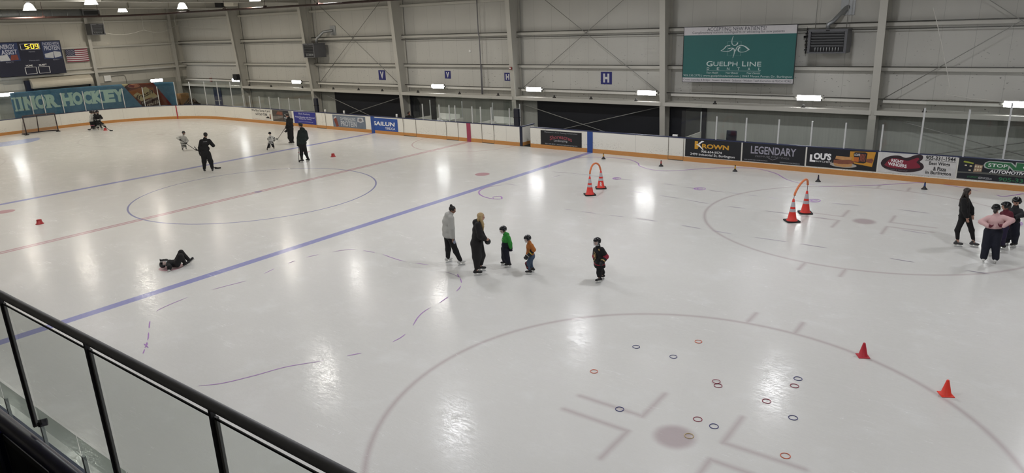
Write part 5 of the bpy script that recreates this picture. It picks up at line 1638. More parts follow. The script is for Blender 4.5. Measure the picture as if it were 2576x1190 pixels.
# ================================================================== PEOPLE
# signed-distance modelling: rounded cones and ellipsoids blended into one surface, then meshed by surface nets
def V3(*a):
    return np.array(a, float)
class SDF:
    def __init__(self):
        self.pr, self.cuts = [], []
    def cap(self, a, b, ra, rb=None, k=0.02):
        self.pr.append(('c', np.array(a, float), np.array(b, float), ra, ra if rb is None else rb, k)); return self
    def chain(self, pts, rs, k=0.02):
        for i in range(len(pts) - 1):
            self.cap(pts[i], pts[i + 1], rs[i], rs[i + 1], k)
        return self
    def ell(self, c, r, B=None, k=0.02):
        self.pr.append(('e', np.array(c, float), np.array(r, float), np.eye(3) if B is None else np.array(B, float), 0, k)); return self
    def cut(self, fn):
        self.cuts.append(fn); return self
    def bounds(self):
        lo, hi = [], []
        for p in self.pr:
            if p[0] == 'c':
                r = max(p[3], p[4]); lo.append(np.minimum(p[1], p[2]) - r); hi.append(np.maximum(p[1], p[2]) + r)
            else:
                r = max(p[2]); lo.append(p[1] - r); hi.append(p[1] + r)
        return np.min(lo, 0), np.max(hi, 0)
    def mesh(self, h):
        lo, hi = self.bounds()
        lo, hi = lo - 3 * h, hi + 3 * h
        n = np.maximum(4, np.ceil((hi - lo) / h).astype(int) + 1)
        D = np.full(n, 1.0, np.float32)
        ax = [lo[i] + h * np.arange(n[i]) for i in range(3)]
        for p in self.pr:
            k = p[5]
            if p[0] == 'c':
                r = max(p[3], p[4]); l, u = np.minimum(p[1], p[2]) - r, np.maximum(p[1], p[2]) + r
            else:
                r = max(p[2]); l, u = p[1] - r, p[1] + r
            i0 = np.maximum(0, np.floor((l - k - 3 * h - lo) / h).astype(int)); i1 = np.minimum(n, np.ceil((u + k + 3 * h - lo) / h).astype(int) + 1)
            sl = tuple(slice(a, b) for a, b in zip(i0, i1))
            X, Y, Z = np.meshgrid(*[ax[i][sl[i]] for i in range(3)], indexing='ij')
            if p[0] == 'c':
                a, b = p[1], p[2]; d = b - a; dd = float(d @ d) + 1e-12
                t = np.clip(((X - a[0]) * d[0] + (Y - a[1]) * d[1] + (Z - a[2]) * d[2]) / dd, 0, 1)
                v = np.sqrt((X - a[0] - t * d[0]) ** 2 + (Y - a[1] - t * d[1]) ** 2 + (Z - a[2] - t * d[2]) ** 2) - (p[3] + (p[4] - p[3]) * t)
            else:
                c, r3, B = p[1], p[2], p[3]
                q = np.stack([X - c[0], Y - c[1], Z - c[2]], -1) @ B.T
                k0 = np.sqrt(((q / r3) ** 2).sum(-1)); k1 = np.sqrt(((q / r3 ** 2) ** 2).sum(-1)) + 1e-9
                v = k0 * (k0 - 1) / k1
            w = D[sl]
            hh = np.maximum(k - np.abs(w - v), 0) / max(k, 1e-6)
            D[sl] = np.minimum(w, v) - hh * hh * k * 0.25
        if self.cuts:
            X, Y, Z = np.meshgrid(*ax, indexing='ij')
            for f in self.cuts:
                D = np.maximum(D, f(X, Y, Z))
        return surface_nets(D, lo, h)

def surface_nets(D, lo, h):
    S = D < 0
    nx, ny, nz = D.shape
    off = [(i, j, k) for i in (0, 1) for j in (0, 1) for k in (0, 1)]
    cnt = np.zeros((nx - 1, ny - 1, nz - 1), np.int8)
    for i, j, k in off:
        cnt += S[i:nx - 1 + i, j:ny - 1 + j, k:nz - 1 + k]
    act = (cnt > 0) & (cnt < 8)
    I = np.argwhere(act)
    if not len(I):
        return np.zeros((0, 3)), np.zeros((0, 4), int)
    idx = np.full(act.shape, -1, np.int64)
    idx[tuple(I.T)] = np.arange(len(I))
    acc, num = np.zeros((len(I), 3)), np.zeros(len(I))
    for a in off:
        for ax_ in range(3):
            if a[ax_] == 1:
                continue
            b = list(a); b[ax_] = 1
            da = D[I[:, 0] + a[0], I[:, 1] + a[1], I[:, 2] + a[2]]; db = D[I[:, 0] + b[0], I[:, 1] + b[1], I[:, 2] + b[2]]
            m = (da < 0) != (db < 0)
            t = np.where(m, da / np.where(m, da - db, 1), 0)
            pnt = I + np.array(a, float); pnt[:, ax_] += t
            acc[m] += pnt[m]; num[m] += 1
    Vv = lo + h * acc / num[:, None]
    Q = []
    for ax_ in range(3):
        o1, o2 = [(1, 2), (2, 0), (0, 1)][ax_]
        sA = [slice(0, n_) for n_ in D.shape]; sB = list(sA)
        sA[ax_] = slice(0, D.shape[ax_] - 1); sB[ax_] = slice(1, D.shape[ax_])
        A, Bq = S[tuple(sA)], S[tuple(sB)]
        E = np.argwhere(A != Bq)
        e1 = np.zeros(3, int); e1[o1] = 1
        e2 = np.zeros(3, int); e2[o2] = 1
        ok = (E[:, o1] > 0) & (E[:, o2] > 0) & (E[:, o1] < D.shape[o1] - 1) & (E[:, o2] < D.shape[o2] - 1)
        E = E[ok]
        c = [idx[tuple((E - q).T)] for q in (e1 + e2, e2, 0 * e1, e1)]
        q = np.stack(c, 1)
        flip = ~A[tuple(E.T)]
        q[flip] = q[flip][:, ::-1]
        Q.append(q)
    Q = np.concatenate(Q)
    Q = Q[(Q >= 0).all(1)]
    return Vv, Q

def sdf_obj(s, h, name, mats, parent, color=None):
    v, q = s.mesh(h)
    me = bpy.data.meshes.new(name)
    me.from_pydata(v.tolist(), [], q.tolist())
    for m in (mats if isinstance(mats, (list, tuple)) else [mats]):
        me.materials.append(m)
    if color is not None and len(q):
        me.polygons.foreach_set('material_index', np.array([color(c) for c in v[q].mean(1)], dtype=np.int32))
    me.polygons.foreach_set('use_smooth', [True] * len(q))
    me.update()
    o = bpy.data.objects.new(name, me)
    COL.objects.link(o)
    o.parent = parent
    return o

ADULT = dict(head=(0, .015, .915), neck=(0, 0, .835), chest=(0, 0, .73), waist=(0, 0, .63), pelvis=(0, -.005, .55),
             shR=(.105, 0, .80), elR=(.13, -.02, .65), wrR=(.135, .03, .515), hipR=(.05, 0, .54), knR=(.055, .015, .32), anR=(.055, -.01, .085),
             shL=(-.105, 0, .80), elL=(-.13, -.02, .65), wrL=(-.135, .03, .515), hipL=(-.05, 0, .54), knL=(-.055, .015, .32), anL=(-.055, -.01, .085))
CHILD = dict(head=(0, .01, .865), neck=(0, 0, .755), chest=(0, 0, .66), waist=(0, 0, .56), pelvis=(0, 0, .49),
             shR=(.115, 0, .715), elR=(.15, -.02, .585), wrR=(.155, .04, .48), hipR=(.06, 0, .47), knR=(.068, .02, .28), anR=(.068, -.01, .10),
             shL=(-.115, 0, .715), elL=(-.15, -.02, .585), wrL=(-.155, .04, .48), hipL=(-.06, 0, .47), knL=(-.068, .02, .28), anL=(-.068, -.01, .10))
SKIN = {'light': mat('skin_light', 'b98f7c', 0.55, 0, .05, 20), 'tan': mat('skin_tan', '8f6a58', 0.55, 0, .05, 20)}
M_EYE = mat('eye_dark', '1c1614', 0.3)
M_LIP = mat('lip', '8a5249', 0.5)
BLADE = mat('skate_steel', 'c8ccd0', 0.25, 0.8)
HOLD = mat('skate_holder', 'dcdcd8', 0.4)
LACE = mat('skate_lace', 'cfcfcb', 0.7)
HELM = mat('helmet_black', '101117', 0.22)
CAGE = mat('cage_white', 'd5d7da', 0.3, 0.3)
GLOVEK = mat('glove_black', '121318', 0.6)

def rotz(v, a):
    c, s = math.cos(a), math.sin(a)
    return np.array((c * v[0] - s * v[1], s * v[0] + c * v[1], v[2]))

class Person:
    def __init__(self, name, label, xy, face, H, child=False, pose=None, hyaw=0.0, hpitch=0.0, skin='light', res=None, group=None, view=None, feet=(0, 0), bare=None):
        """face: 0 = looks away from the camera, 90 = to the right of the picture, 180 = towards the camera"""
        d = np.array((xy[0] - CAM_LOC[0], xy[1] - CAM_LOC[1])); d /= np.linalg.norm(d)
        a = math.atan2(d[1], d[0]) - math.radians(face)
        self.t = thing('person', label, 'person', (xy[0], xy[1], 0), a - math.pi / 2, group)
        self.H, self.child = H, child
        J = dict(CHILD if child else ADULT)
        for k, v in (pose or {}).items():
            J[k] = v
        self.J = {k: np.array(v, float) * H for k, v in J.items()}
        dist = math.dist(xy, CAM_LOC[:2])
        self.h = res or (0.0085 if dist < 20 else 0.0125 if dist < 32 else 0.018)
        self.hr = (.056 if child else .044) * H      # half head width
        y, p_ = math.radians(hyaw), math.radians(hpitch)
        hr = np.array((math.cos(y), -math.sin(y), 0)); hf = np.array((math.sin(y) * math.cos(p_), math.cos(y) * math.cos(p_), -math.sin(p_)))
        self.B = np.array([hr, hf, np.cross(hr, hf)])
        self.feet = [math.radians(f) for f in feet]      # turn of right, left foot (outwards positive)
        self.skin = SKIN[skin]
        self.bare = bare or {}
    def hp(self, x, y, z):      # head space (in half head widths) -> local
        return self.J['head'] + self.B.T @ (np.array((x, y, z)) * self.hr)
    def hand(self, s, side, kind, target=None):
        J, H = self.J, self.H
        w = J['wr' + side]; e = J['el' + side]
        d = w - e; d = d / np.linalg.norm(d)
        if target is not None:
            d = np.array(target, float); d /= np.linalg.norm(d)
        sx = 1 if side == 'R' else -1
        side_v = np.array((0, 1.0, 0)) - d * d[1]           # across the knuckles, front-back for a hanging arm
        if np.linalg.norm(side_v) < .3:
            side_v = np.array((-sx, 0, 0)) - d * d[0] * -sx
        side_v /= np.linalg.norm(side_v)
        palm_n = np.cross(d, side_v) * -sx                    # towards the body
        u = .0052 * H if not self.child else .0062 * H       # finger radius
        k0 = w + d * .012 * H
        kn = w + d * .055 * H
        s.cap(w, k0, u * 2.2, u * 2.2, .01)
        for i in range(4):
            o = (1.5 - i) * u * 1.95
            base = kn + side_v * o
            s.cap(k0 + side_v * o * .6, base, u * 1.35, u * 1.15, .012)
            L = (.036, .041, .038, .030)[i] * H
            curl = {'open': .35, 'grip': 1.25, 'fist': 1.3}[kind]
            d1 = d * math.cos(curl * .6) + palm_n * math.sin(curl * .6)
            d2 = d * math.cos(curl * 1.7) + palm_n * math.sin(curl * 1.7)
            m1 = base + d1 * L * .55
            s.cap(base, m1, u * 1.1, u, .004)
            s.cap(m1, m1 + d2 * L * .5, u, u * .85, .004)
        th = k0 + side_v * u * 3.2
        td = d * .7 + side_v * .55 + palm_n * (.35 if kind == 'open' else .8)
        td /= np.linalg.norm(td)
        s.cap(k0 + side_v * u * 1.2, th + td * .012 * H, u * 1.5, u * 1.2, .008)
        s.cap(th + td * .012 * H, th + td * .027 * H, u * 1.2, u * 1.0, .004)
    def body(self, handR='open', handL='open', dirR=None, dirL=None, gloves=False):
        J, H = self.J, self.H
        s = SDF()
        f = 1.12 if self.child else 1.0
        pel, wa, ch, nk = J['pelvis'], J['waist'], J['chest'], J['neck']
        ax = (J['shR'] - J['shL']); ax = ax / np.linalg.norm(ax)
        hx = (J['hipR'] - J['hipL']); hx = hx / np.linalg.norm(hx)
        for q, r, w in ((pel, .046 * f, .04), (wa, .043 * f, .035), (ch, .046 * f, .04)):
            a = hx if q is pel else ax
            s.cap(q - a * w * H, q + a * w * H, r * H, r * H, .025 * H)
        s.chain([pel, wa, ch, nk], [.05 * H, .046 * H, .05 * H, .032 * H], .025 * H)
        s.cap(J['shL'] * .86 + J['shR'] * .14, J['shR'] * .8 + J['shL'] * .2, .025 * H, .025 * H, .02 * H)
        s.cap(nk - (ch - nk) * -.1, J['head'] - self.B.T @ np.array((0, self.hr * .15, self.hr * .3)), .030 * H * f, .028 * H * f, .02 * H)
        for d in 'RL':
            s.chain([J['sh' + d], J['el' + d], J['wr' + d]], [.024 * H * f, .020 * H * f, .015 * H * f], .012 * H)
            s.chain([J['hip' + d], J['kn' + d], J['an' + d]], [.046 * H * f, .031 * H * f, .019 * H * f], .03 * H)
            ff = self.foot_dir(d)
            s.cap(J['an' + d] + V3(0, 0, -.02 * H), J['an' + d] + ff * .06 * H + V3(0, 0, -.03 * H), .017 * H, .013 * H, .015 * H)
        hr = self.hr
        s.ell(self.hp(0, -.1, .38), (hr * 1.0, hr * 1.2, hr * 1.08), self.B, .012 * H)
        s.ell(self.hp(0, .22, -.42), (hr * .74, hr * .86, hr * .86), self.B, .014 * H)
        s.cap(self.hp(0, 1.05, .12), self.hp(0, 1.25, -.22), hr * .1, hr * .16, .006 * H)          # nose
        s.cap(self.hp(-.3, 1.0, -.62), self.hp(.3, 1.0, -.62), hr * .1, hr * .1, .006 * H)          # mouth
        s.cap(self.hp(-.55, 1.0, .28), self.hp(.55, 1.0, .28), hr * .1, hr * .1, .01 * H)           # brow
        for sx in (-1, 1):
            s.ell(self.hp(sx * 1.0, -.05, -.02), (hr * .12, hr * .22, hr * .32), self.B, .004 * H)
        if not gloves:
            self.hand(s, 'R', handR, dirR); self.hand(s, 'L', handL, dirL)
        o = sdf_obj(s, self.h, 'body', self.skin, self.t)
        if math.dist(self.t.location[:2], CAM_LOC[:2]) < 24:
            m_ = MB()
            for sx in (-1, 1):
                c = self.hp(sx * .42, 1.02, .08); m_.lathe(c, [(0, -hr * .14), (hr * .11, -hr * .08), (hr * .14, 0), (hr * .11, hr * .08), (0, hr * .14)], 10)
            m_.build('eyes', M_EYE, self.t)
            m_ = MB(); m_.tube([self.hp(-.28, 1.06, -.63), self.hp(0, 1.12, -.64), self.hp(.28, 1.06, -.63)], hr * .07, 6); m_.build('mouth', M_LIP, self.t)
        return self
    def foot_dir(self, d):
        a = self.feet[0 if d == 'R' else 1] * (-1 if d == 'R' else 1)
        k = self.J['kn' + d] - self.J['an' + d]
        return np.array((-math.sin(a), math.cos(a), 0.0))
    def top(self, mats, thick=.02, hem=None, name='jacket', hood=False, color=None, sleeve=1.0, bag=0.0, cuff=.0, collar=True, wide=1.0, hemr=None):
        """thick: cloth thickness off the body, fraction of H; hem: height fraction of the lower edge"""
        J, H = self.J, self.H
        f = 1.12 if self.child else 1.0
        s = SDF()
        T = thick * H
        pel, wa, ch, nk = J['pelvis'], J['waist'], J['chest'], J['neck']
        ax = (J['shR'] - J['shL']); ax = ax / np.linalg.norm(ax)
        hx = (J['hipR'] - J['hipL']); hx = hx / np.linalg.norm(hx)
        for q, r, w, a in ((pel, .050 * f, .045, hx), (wa, .050 * f, .046, ax), (ch, .050 * f, .044, ax)):
            s.cap(q - a * w * H * wide, q + a * w * H * wide, r * H + T, r * H + T, .025 * H)
        s.chain([pel, wa, ch], [.055 * H + T, .053 * H + T, .055 * H + T], .025 * H)
        s.cap(ch, nk, .048 * H + T * .8, .032 * H + T * .4, .03 * H)
        s.cap(J['shL'] * .86 + J['shR'] * .14, J['shR'] * .86 + J['shL'] * .14, .030 * H + T * .45, None, .035 * H)
        if hemr:
            dn = (pel - wa); dn /= np.linalg.norm(dn)
            q = pel + dn * .07 * H
            s.cap(q - hx * .055 * H, q + hx * .055 * H, hemr * H, hemr * H, .05 * H)
        for d in 'RL':
            e, w_ = J['el' + d], J['wr' + d]
            w2 = e + (w_ - e) * sleeve
            s.chain([J['sh' + d] * .92 + ch * .08, e, w2], [.033 * H * f + T * .7, .027 * H * f + T * (.65 + bag), .021 * H * f + T * (.55 + bag)], .014 * H)
            if cuff:
                s.cap(w2, w2 + (w_ - e) / np.linalg.norm(w_ - e) * .012 * H, cuff * H, cuff * H, .006 * H)
        if collar:
            s.cap(nk, nk + (nk - ch) * .12, .034 * H + T * .5, .036 * H + T * .4, .015 * H)
        if self.child and collar:
            s.cap(nk, nk + (J['head'] - nk) * .42, .046 * H, .040 * H, .03 * H)
        if hood:
            b = -np.cross(ax, V3(0, 0, 1)); b = V3(0, -1, 0)
            s.ell(nk + b * .05 * H + V3(0, 0, -.004 * H), (.064 * H, .044 * H, .05 * H), None, .035 * H)
            s.cap(nk + b * .045 * H - ax * .035 * H + V3(0, 0, .012 * H), nk + b * .045 * H + ax * .035 * H + V3(0, 0, .012 * H), .022 * H, .022 * H, .02 * H)
        if hem is not None:
            z0 = hem * H
            s.cut(lambda X, Y, Z: z0 - Z)
        o = sdf_obj(s, self.h, name, mats, self.t, color)
        return self
    def legs(self, mats, thick=.014, flare=None, name='trousers', zcut=.075, knee=None, color=None, bag=1.0):
        J, H = self.J, self.H
        f = 1.12 if self.child else 1.0
        s = SDF()
        T = thick * H
        pel, wa = J['pelvis'], J['waist']
        hx = (J['hipR'] - J['hipL']); hx = hx / np.linalg.norm(hx)
        s.cap(pel - hx * .042 * H, pel + hx * .042 * H, .052 * H * f + T * .8, None, .04 * H)
        s.cap(pel, pel + (wa - pel) * .6, .058 * H * f + T * .7, .054 * H * f + T * .7, .04 * H)
        for d in 'RL':
            hp_, kn, an = J['hip' + d], J['kn' + d], J['an' + d]
            ar = flare * H if flare else .021 * H * f + T
            s.chain([hp_, kn, an + (kn - an) * .06], [.049 * H * f + T * bag, .034 * H * f + T * bag, ar], .028 * H)
            if knee:
                s.cap(kn + V3(0, .01 * H, .01 * H), kn + V3(0, .008 * H, -.03 * H), knee * H, knee * H, .02 * H)
        z0 = zcut * H
        s.cut(lambda X, Y, Z: z0 - Z)
        sdf_obj(s, self.h, name, mats, self.t, color)
        return self
    def skates(self, mat_=None, holder=HOLD, lift=(0, 0), laces=True):
        J, H = self.J, self.H
        bm = mat_ or mat('skate_boot_black', '17171a', .4, 0, .1, 20)
        for i, d in enumerate('RL'):
            an = J['an' + d]
            ff = self.foot_dir(d); sx = np.array((ff[1], -ff[0], 0))
            L = (.125 if not self.child else .145) * H
            hz = (.038 if not self.child else .05) * H       # blade + holder height
            base = np.array((an[0], an[1], an[2] - .085 * H if not self.child else an[2] - .10 * H))
            heel, toe = base - ff * L * .30, base + ff * L * .62
            s = SDF()
            r = L * .16
            up = V3(0, 0, 1)
            s.cap(heel + up * (hz + r), toe + up * (hz + r * .82) - ff * r * .4, r, r * .82, .01 * H)
            s.cap(toe + up * (hz + r * .85) - ff * r * .7, heel + up * (hz + r * 2.1) + ff * r * .9, r * .8, r * .95, .012 * H)
            s.cap(heel + up * (hz + r) + ff * r * .3, an + up * .03 * H - ff * .004 * H, r * .98, r * 1.05, .015 * H)
            s.cut(lambda X, Y, Z, z=base[2] + hz: z - Z)
            o = sdf_obj(s, min(self.h, .009) if self.h < .015 else self.h * .8, 'skate', bm, self.t)
            m_ = MB()
            w = r * .42
            for q0, q1 in ((-.28, -.02), (.16, .52)):
                a, b = base + ff * L * q0, base + ff * L * q1
                m_.poly([tuple(a - sx * w + up * hz * 1.02), tuple(b - sx * w + up * hz * 1.02), tuple(b - sx * w * .5 - ff * L * .04 + up * hz * .42), tuple(a - sx * w * .5 + ff * L * .04 + up * hz * .42)], tuple(sx * w * 1.6))
            a, b = base - ff * L * .36, base + ff * L * .62
            m_.poly([tuple(a - sx * w * .45 + up * hz * .55), tuple(b - sx * w * .45 + up * hz * .55), tuple(b - sx * w * .45 + up * hz * .3), tuple(a - sx * w * .45 + up * hz * .3)], tuple(sx * w * .9))
            m_.build('blade_holder', holder, o)
            m_ = MB()
            m_.poly([tuple(p_ - sx * .002) for p_ in (a + up * hz * .34 - ff * .0, b + up * hz * .34, b + ff * L * .03 + up * hz * .22, b - ff * L * .02 + up * .0005, a + ff * L * .02 + up * .0005, a - ff * L * .02 + up * hz * .2)], tuple(sx * .004))
            m_.build('blade', BLADE, o)
            if laces:
                m_ = MB()
                for q in range(4):
                    c = toe + up * (hz + r * 1.55 + q * r * .28) - ff * r * (1.3 + q * .55)
                    m_.tube([c - sx * r * .7, c + up * r * .22, c + sx * r * .7], r * .09, 6)
                m_.build('laces', LACE, o)
        return self
    def helmet(self, m=HELM, cage=True, visor=False, cagem=CAGE):
        hr, H = self.hr, self.H
        s = SDF()
        s.ell(self.hp(0, -.12, .55), (hr * 1.32, hr * 1.58, hr * 1.25), self.B, .01)
        s.cap(self.hp(-.95, -.5, .1), self.hp(.95, -.5, .1), hr * .5, None, hr * .3)
        s.cap(self.hp(0, -1.1, .0), self.hp(0, -1.0, -.15), hr * .48, None, hr * .3)
        for sx in (-1, 1):
            s.cap(self.hp(sx * 1.08, -.1, .2), self.hp(sx * 1.02, .0, -.35), hr * .3, hr * .2, hr * .15)
            s.cap(self.hp(sx * .5, -.9, 1.45), self.hp(sx * .55, .8, 1.38), hr * .16, hr * .14, hr * .15)
        B, c0, hr_ = self.B, self.J['head'], hr
        def front(X, Y, Z):      # face opening
            q1 = ((X - c0[0]) * B[1][0] + (Y - c0[1]) * B[1][1] + (Z - c0[2]) * B[1][2]) / hr_
            q2 = ((X - c0[0]) * B[2][0] + (Y - c0[1]) * B[2][1] + (Z - c0[2]) * B[2][2]) / hr_
            return np.minimum(np.minimum(q1 - .32, .62 - q2), 1.0) * hr_
        def under(X, Y, Z):
            q2 = ((X - c0[0]) * B[2][0] + (Y - c0[1]) * B[2][1] + (Z - c0[2]) * B[2][2]) / hr_
            return (-.62 - q2) * hr_
        s.cut(front).cut(under)
        o = sdf_obj(s, min(self.h, hr * .13), 'helmet', m, self.t)
        m_ = MB()
        for sx in (-.55, 0, .55):
            for y in (-.6, .1, .75):
                z = .55 + 1.27 * math.sqrt(max(0, 1 - (sx / 1.32) ** 2 - ((y + .12) / 1.6) ** 2))
                c = self.hp(sx, y, z)
                m_.lathe(c, [(0, hr * .03), (hr * .09, hr * .02), (hr * .11, -hr * .03)], 8)
        m_.build('vent', mat('helmet_vent', '8f939a', .3), o)  # vent spots coloured pale, doubling as painted glossy highlights on the shell
        if cage:
            m_ = MB()
            def cg(a, z):
                return self.hp(1.28 * math.sin(a), -.12 + 1.62 * math.cos(a) - .12 * abs(z), z)
            for z in (.55, .25, -.05, -.35, -.65, -.92):
                m_.tube([cg(math.radians(q), z) for q in range(-80, 81, 16)], hr * .035, 5)
            for q in (-66, -40, -14, 14, 40, 66):
                m_.tube([cg(math.radians(q), z) for z in (.6, .2, -.2, -.6, -.92)], hr * .035, 5)
            m_.tube([cg(math.radians(q), -.95 - .1 * math.cos(math.radians(q))) for q in range(-80, 81, 16)], hr * .09, 6)
            m_.build('cage', cagem, o)
        return self
    def hair(self, m, style='short', length=0.0, front=True):
        hr = self.hr
        s = SDF()
        s.ell(self.hp(0, -.2, .5), (hr * 1.14, hr * 1.28, hr * 1.14), self.B, .01)
        if style == 'bun':
            s.ell(self.hp(0, -.95, 1.55), (hr * .5, hr * .5, hr * .5), self.B, hr * .2)
            s.cap(self.hp(0, -1.0, -.1), self.hp(0, -1.05, -.35), hr * .3, hr * .15, hr * .2)
        if style in ('long',):
            L = length / hr
            for sx in (-.75, -.4, 0, .4, .75):
                w = .42
                s.chain([self.hp(sx, -.55, .4), self.hp(sx * 1.15, -.75, -.7), self.hp(sx * 1.1, -.95, -.7 - L * .5), self.hp(sx * .9, -1.0, -.7 - L)], [hr * w, hr * w * 1.1, hr * w * 1.1, hr * w * .4], hr * .3)
            if front:
                for sx in (-1, 1):
                    s.chain([self.hp(sx * .95, -.1, .6), self.hp(sx * 1.15, .05, -.4), self.hp(sx * 1.25, .3, -1.2), self.hp(sx * 1.3, .95, -1.2 - L * .4), self.hp(sx * 1.1, 1.25, -1.2 - L * .8)], [hr * .36, hr * .42, hr * .46, hr * .42, hr * .1], hr * .2)
        if style == 'short':
            s.cap(self.hp(0, -.7, .1), self.hp(0, -.8, -.3), hr * .62, hr * .45, hr * .3)
            s.ell(self.hp(0, .35, 1.25), (hr * .85, hr * .75, hr * .4), self.B, hr * .3)
        if style == 'nape':
            s.chain([self.hp(0, -.7, -.2), self.hp(0, -.95, -1.0), self.hp(0, -.95, -1.6)], [hr * .75, hr * .6, hr * .3], hr * .3)
        B, c0, hr_ = self.B, self.J['head'], hr
        def face_cut(X, Y, Z):
            q1 = ((X - c0[0]) * B[1][0] + (Y - c0[1]) * B[1][1] + (Z - c0[2]) * B[1][2]) / hr_
            q0 = ((X - c0[0]) * B[0][0] + (Y - c0[1]) * B[0][1] + (Z - c0[2]) * B[0][2]) / hr_
            q2 = ((X - c0[0]) * B[2][0] + (Y - c0[1]) * B[2][1] + (Z - c0[2]) * B[2][2]) / hr_
            return np.minimum(np.minimum(np.minimum(q1 - .38, .86 - q2), .74 - np.abs(q0)), q2 + 1.05) * hr_
        s.cut(face_cut)
        sdf_obj(s, min(self.h, .010), 'hair', m, self.t)
        return self
    def cap(self, m):
        hr = self.hr
        s = SDF()
        s.ell(self.hp(0, -.12, .62), (hr * 1.13, hr * 1.3, hr * 1.12), self.B, .01)
        s.cut(lambda X, Y, Z, c=self.hp(0, 0, .42), u=self.B[2]: -((X - c[0]) * u[0] + (Y - c[1]) * u[1] + (Z - c[2]) * u[2]))
        s.pr.append(('e', self.hp(0, 1.35, .5), np.array((hr * .85, hr * .75, hr * .1)), self.B, 0, hr * .1))
        sdf_obj(s, min(self.h, .012), 'cap', m, self.t)
        return self
    def glove(self, side, m=GLOVEK, kind='grip', stripe=None, dirv=None, mitt=1.0):
        J, H = self.J, self.H
        w, e = J['wr' + side], J['el' + side]
        d = w - e; d /= np.linalg.norm(d)
        if dirv is not None:
            d = np.array(dirv, float); d /= np.linalg.norm(d)
        s = SDF()
        f = (1.25 if self.child else 1.0) * mitt
        s.cap(w - d * (.03 if dirv is None else .0) * H, w + d * .012 * H, .026 * H * f, .026 * H * f, .01 * H)
        s.cap(w + d * .012 * H, w + d * .045 * H, .024 * H * f, .026 * H * f, .012 * H)
        sv = np.array((0, 1.0, 0)) - d * d[1]
        if np.linalg.norm(sv) < .3:
            sv = np.array((1.0, 0, 0)) - d * d[0]
        sv /= np.linalg.norm(sv)
        n = np.cross(d, sv)
        if (n @ np.array((1.0 if side == 'R' else -1.0, 0, 0))) > 0:
            n = -n
        for i in range(4):
            b = w + d * .048 * H + sv * (1.5 - i) * .013 * H * f
            c = b + d * .022 * H + n * .008 * H
            s.cap(b, c, .0085 * H * f, .0085 * H * f, .004 * H)
            s.cap(c, c + n * .022 * H + d * .006 * H, .0085 * H * f, .0075 * H * f, .004 * H)
        s.cap(w + d * .01 * H + sv * .02 * H * f, w + d * .04 * H + sv * .034 * H * f + n * .01 * H, .011 * H * f, .009 * H * f, .006 * H)
        ms = [m] + ([stripe] if stripe else [])
        cf = None
        if stripe:
            cf = lambda c: 1 if (.0 < (c - w) @ d < .012 * H) else 0
        sdf_obj(s, min(self.h, .01), 'glove', ms, self.t, cf)
        return self
    def world(self, v):
        a = self.t.rotation_euler[2]
        q = rotz(np.array(v, float) * self.H, a)
        return (q[0] + self.t.location[0], q[1] + self.t.location[1], q[2])

def stick(label, top, bottom, bdir, L=.28, m=None, tape=True):
    """hockey stick from the butt end to the heel; bdir: direction of the blade along the ice"""
    top, bottom, bdir = Vector(top), Vector(bottom), Vector(bdir).normalized()
    t = thing('hockey_stick', label, 'hockey stick', bottom, 0, 'hockey sticks')
    sm = m or mat('stick_black', '141416', .4)
    q = MB(); q.tube([top - bottom, (0, 0, .03)], .014, 8); q.build('shaft', sm, t)
    q = MB()
    n = Vector((-bdir.y, bdir.x, 0)) * .008
    pts = [Vector((0, 0, .0)), bdir * L * .6 + Vector((0, 0, -.0)), bdir * L + Vector((0, 0, .015)), bdir * L * .99 + Vector((0, 0, .07)), bdir * L * .5 + Vector((0, 0, .06)), Vector((0, 0, .09))]
    base = bottom.z - .002
    q.poly([tuple(p_ - n + Vector((0, 0, -base if base > 0 and False else 0))) for p_ in pts], tuple(n * 2))
    q.build('blade', mat('blade_black', '101012', .6), t)
    if tape:
        q = MB(); q.tube([top - bottom, (top - bottom) * .93], .018, 8); q.build('grip_tape', mat('grip_tape', '2b2b2e', .8), t)
    return t

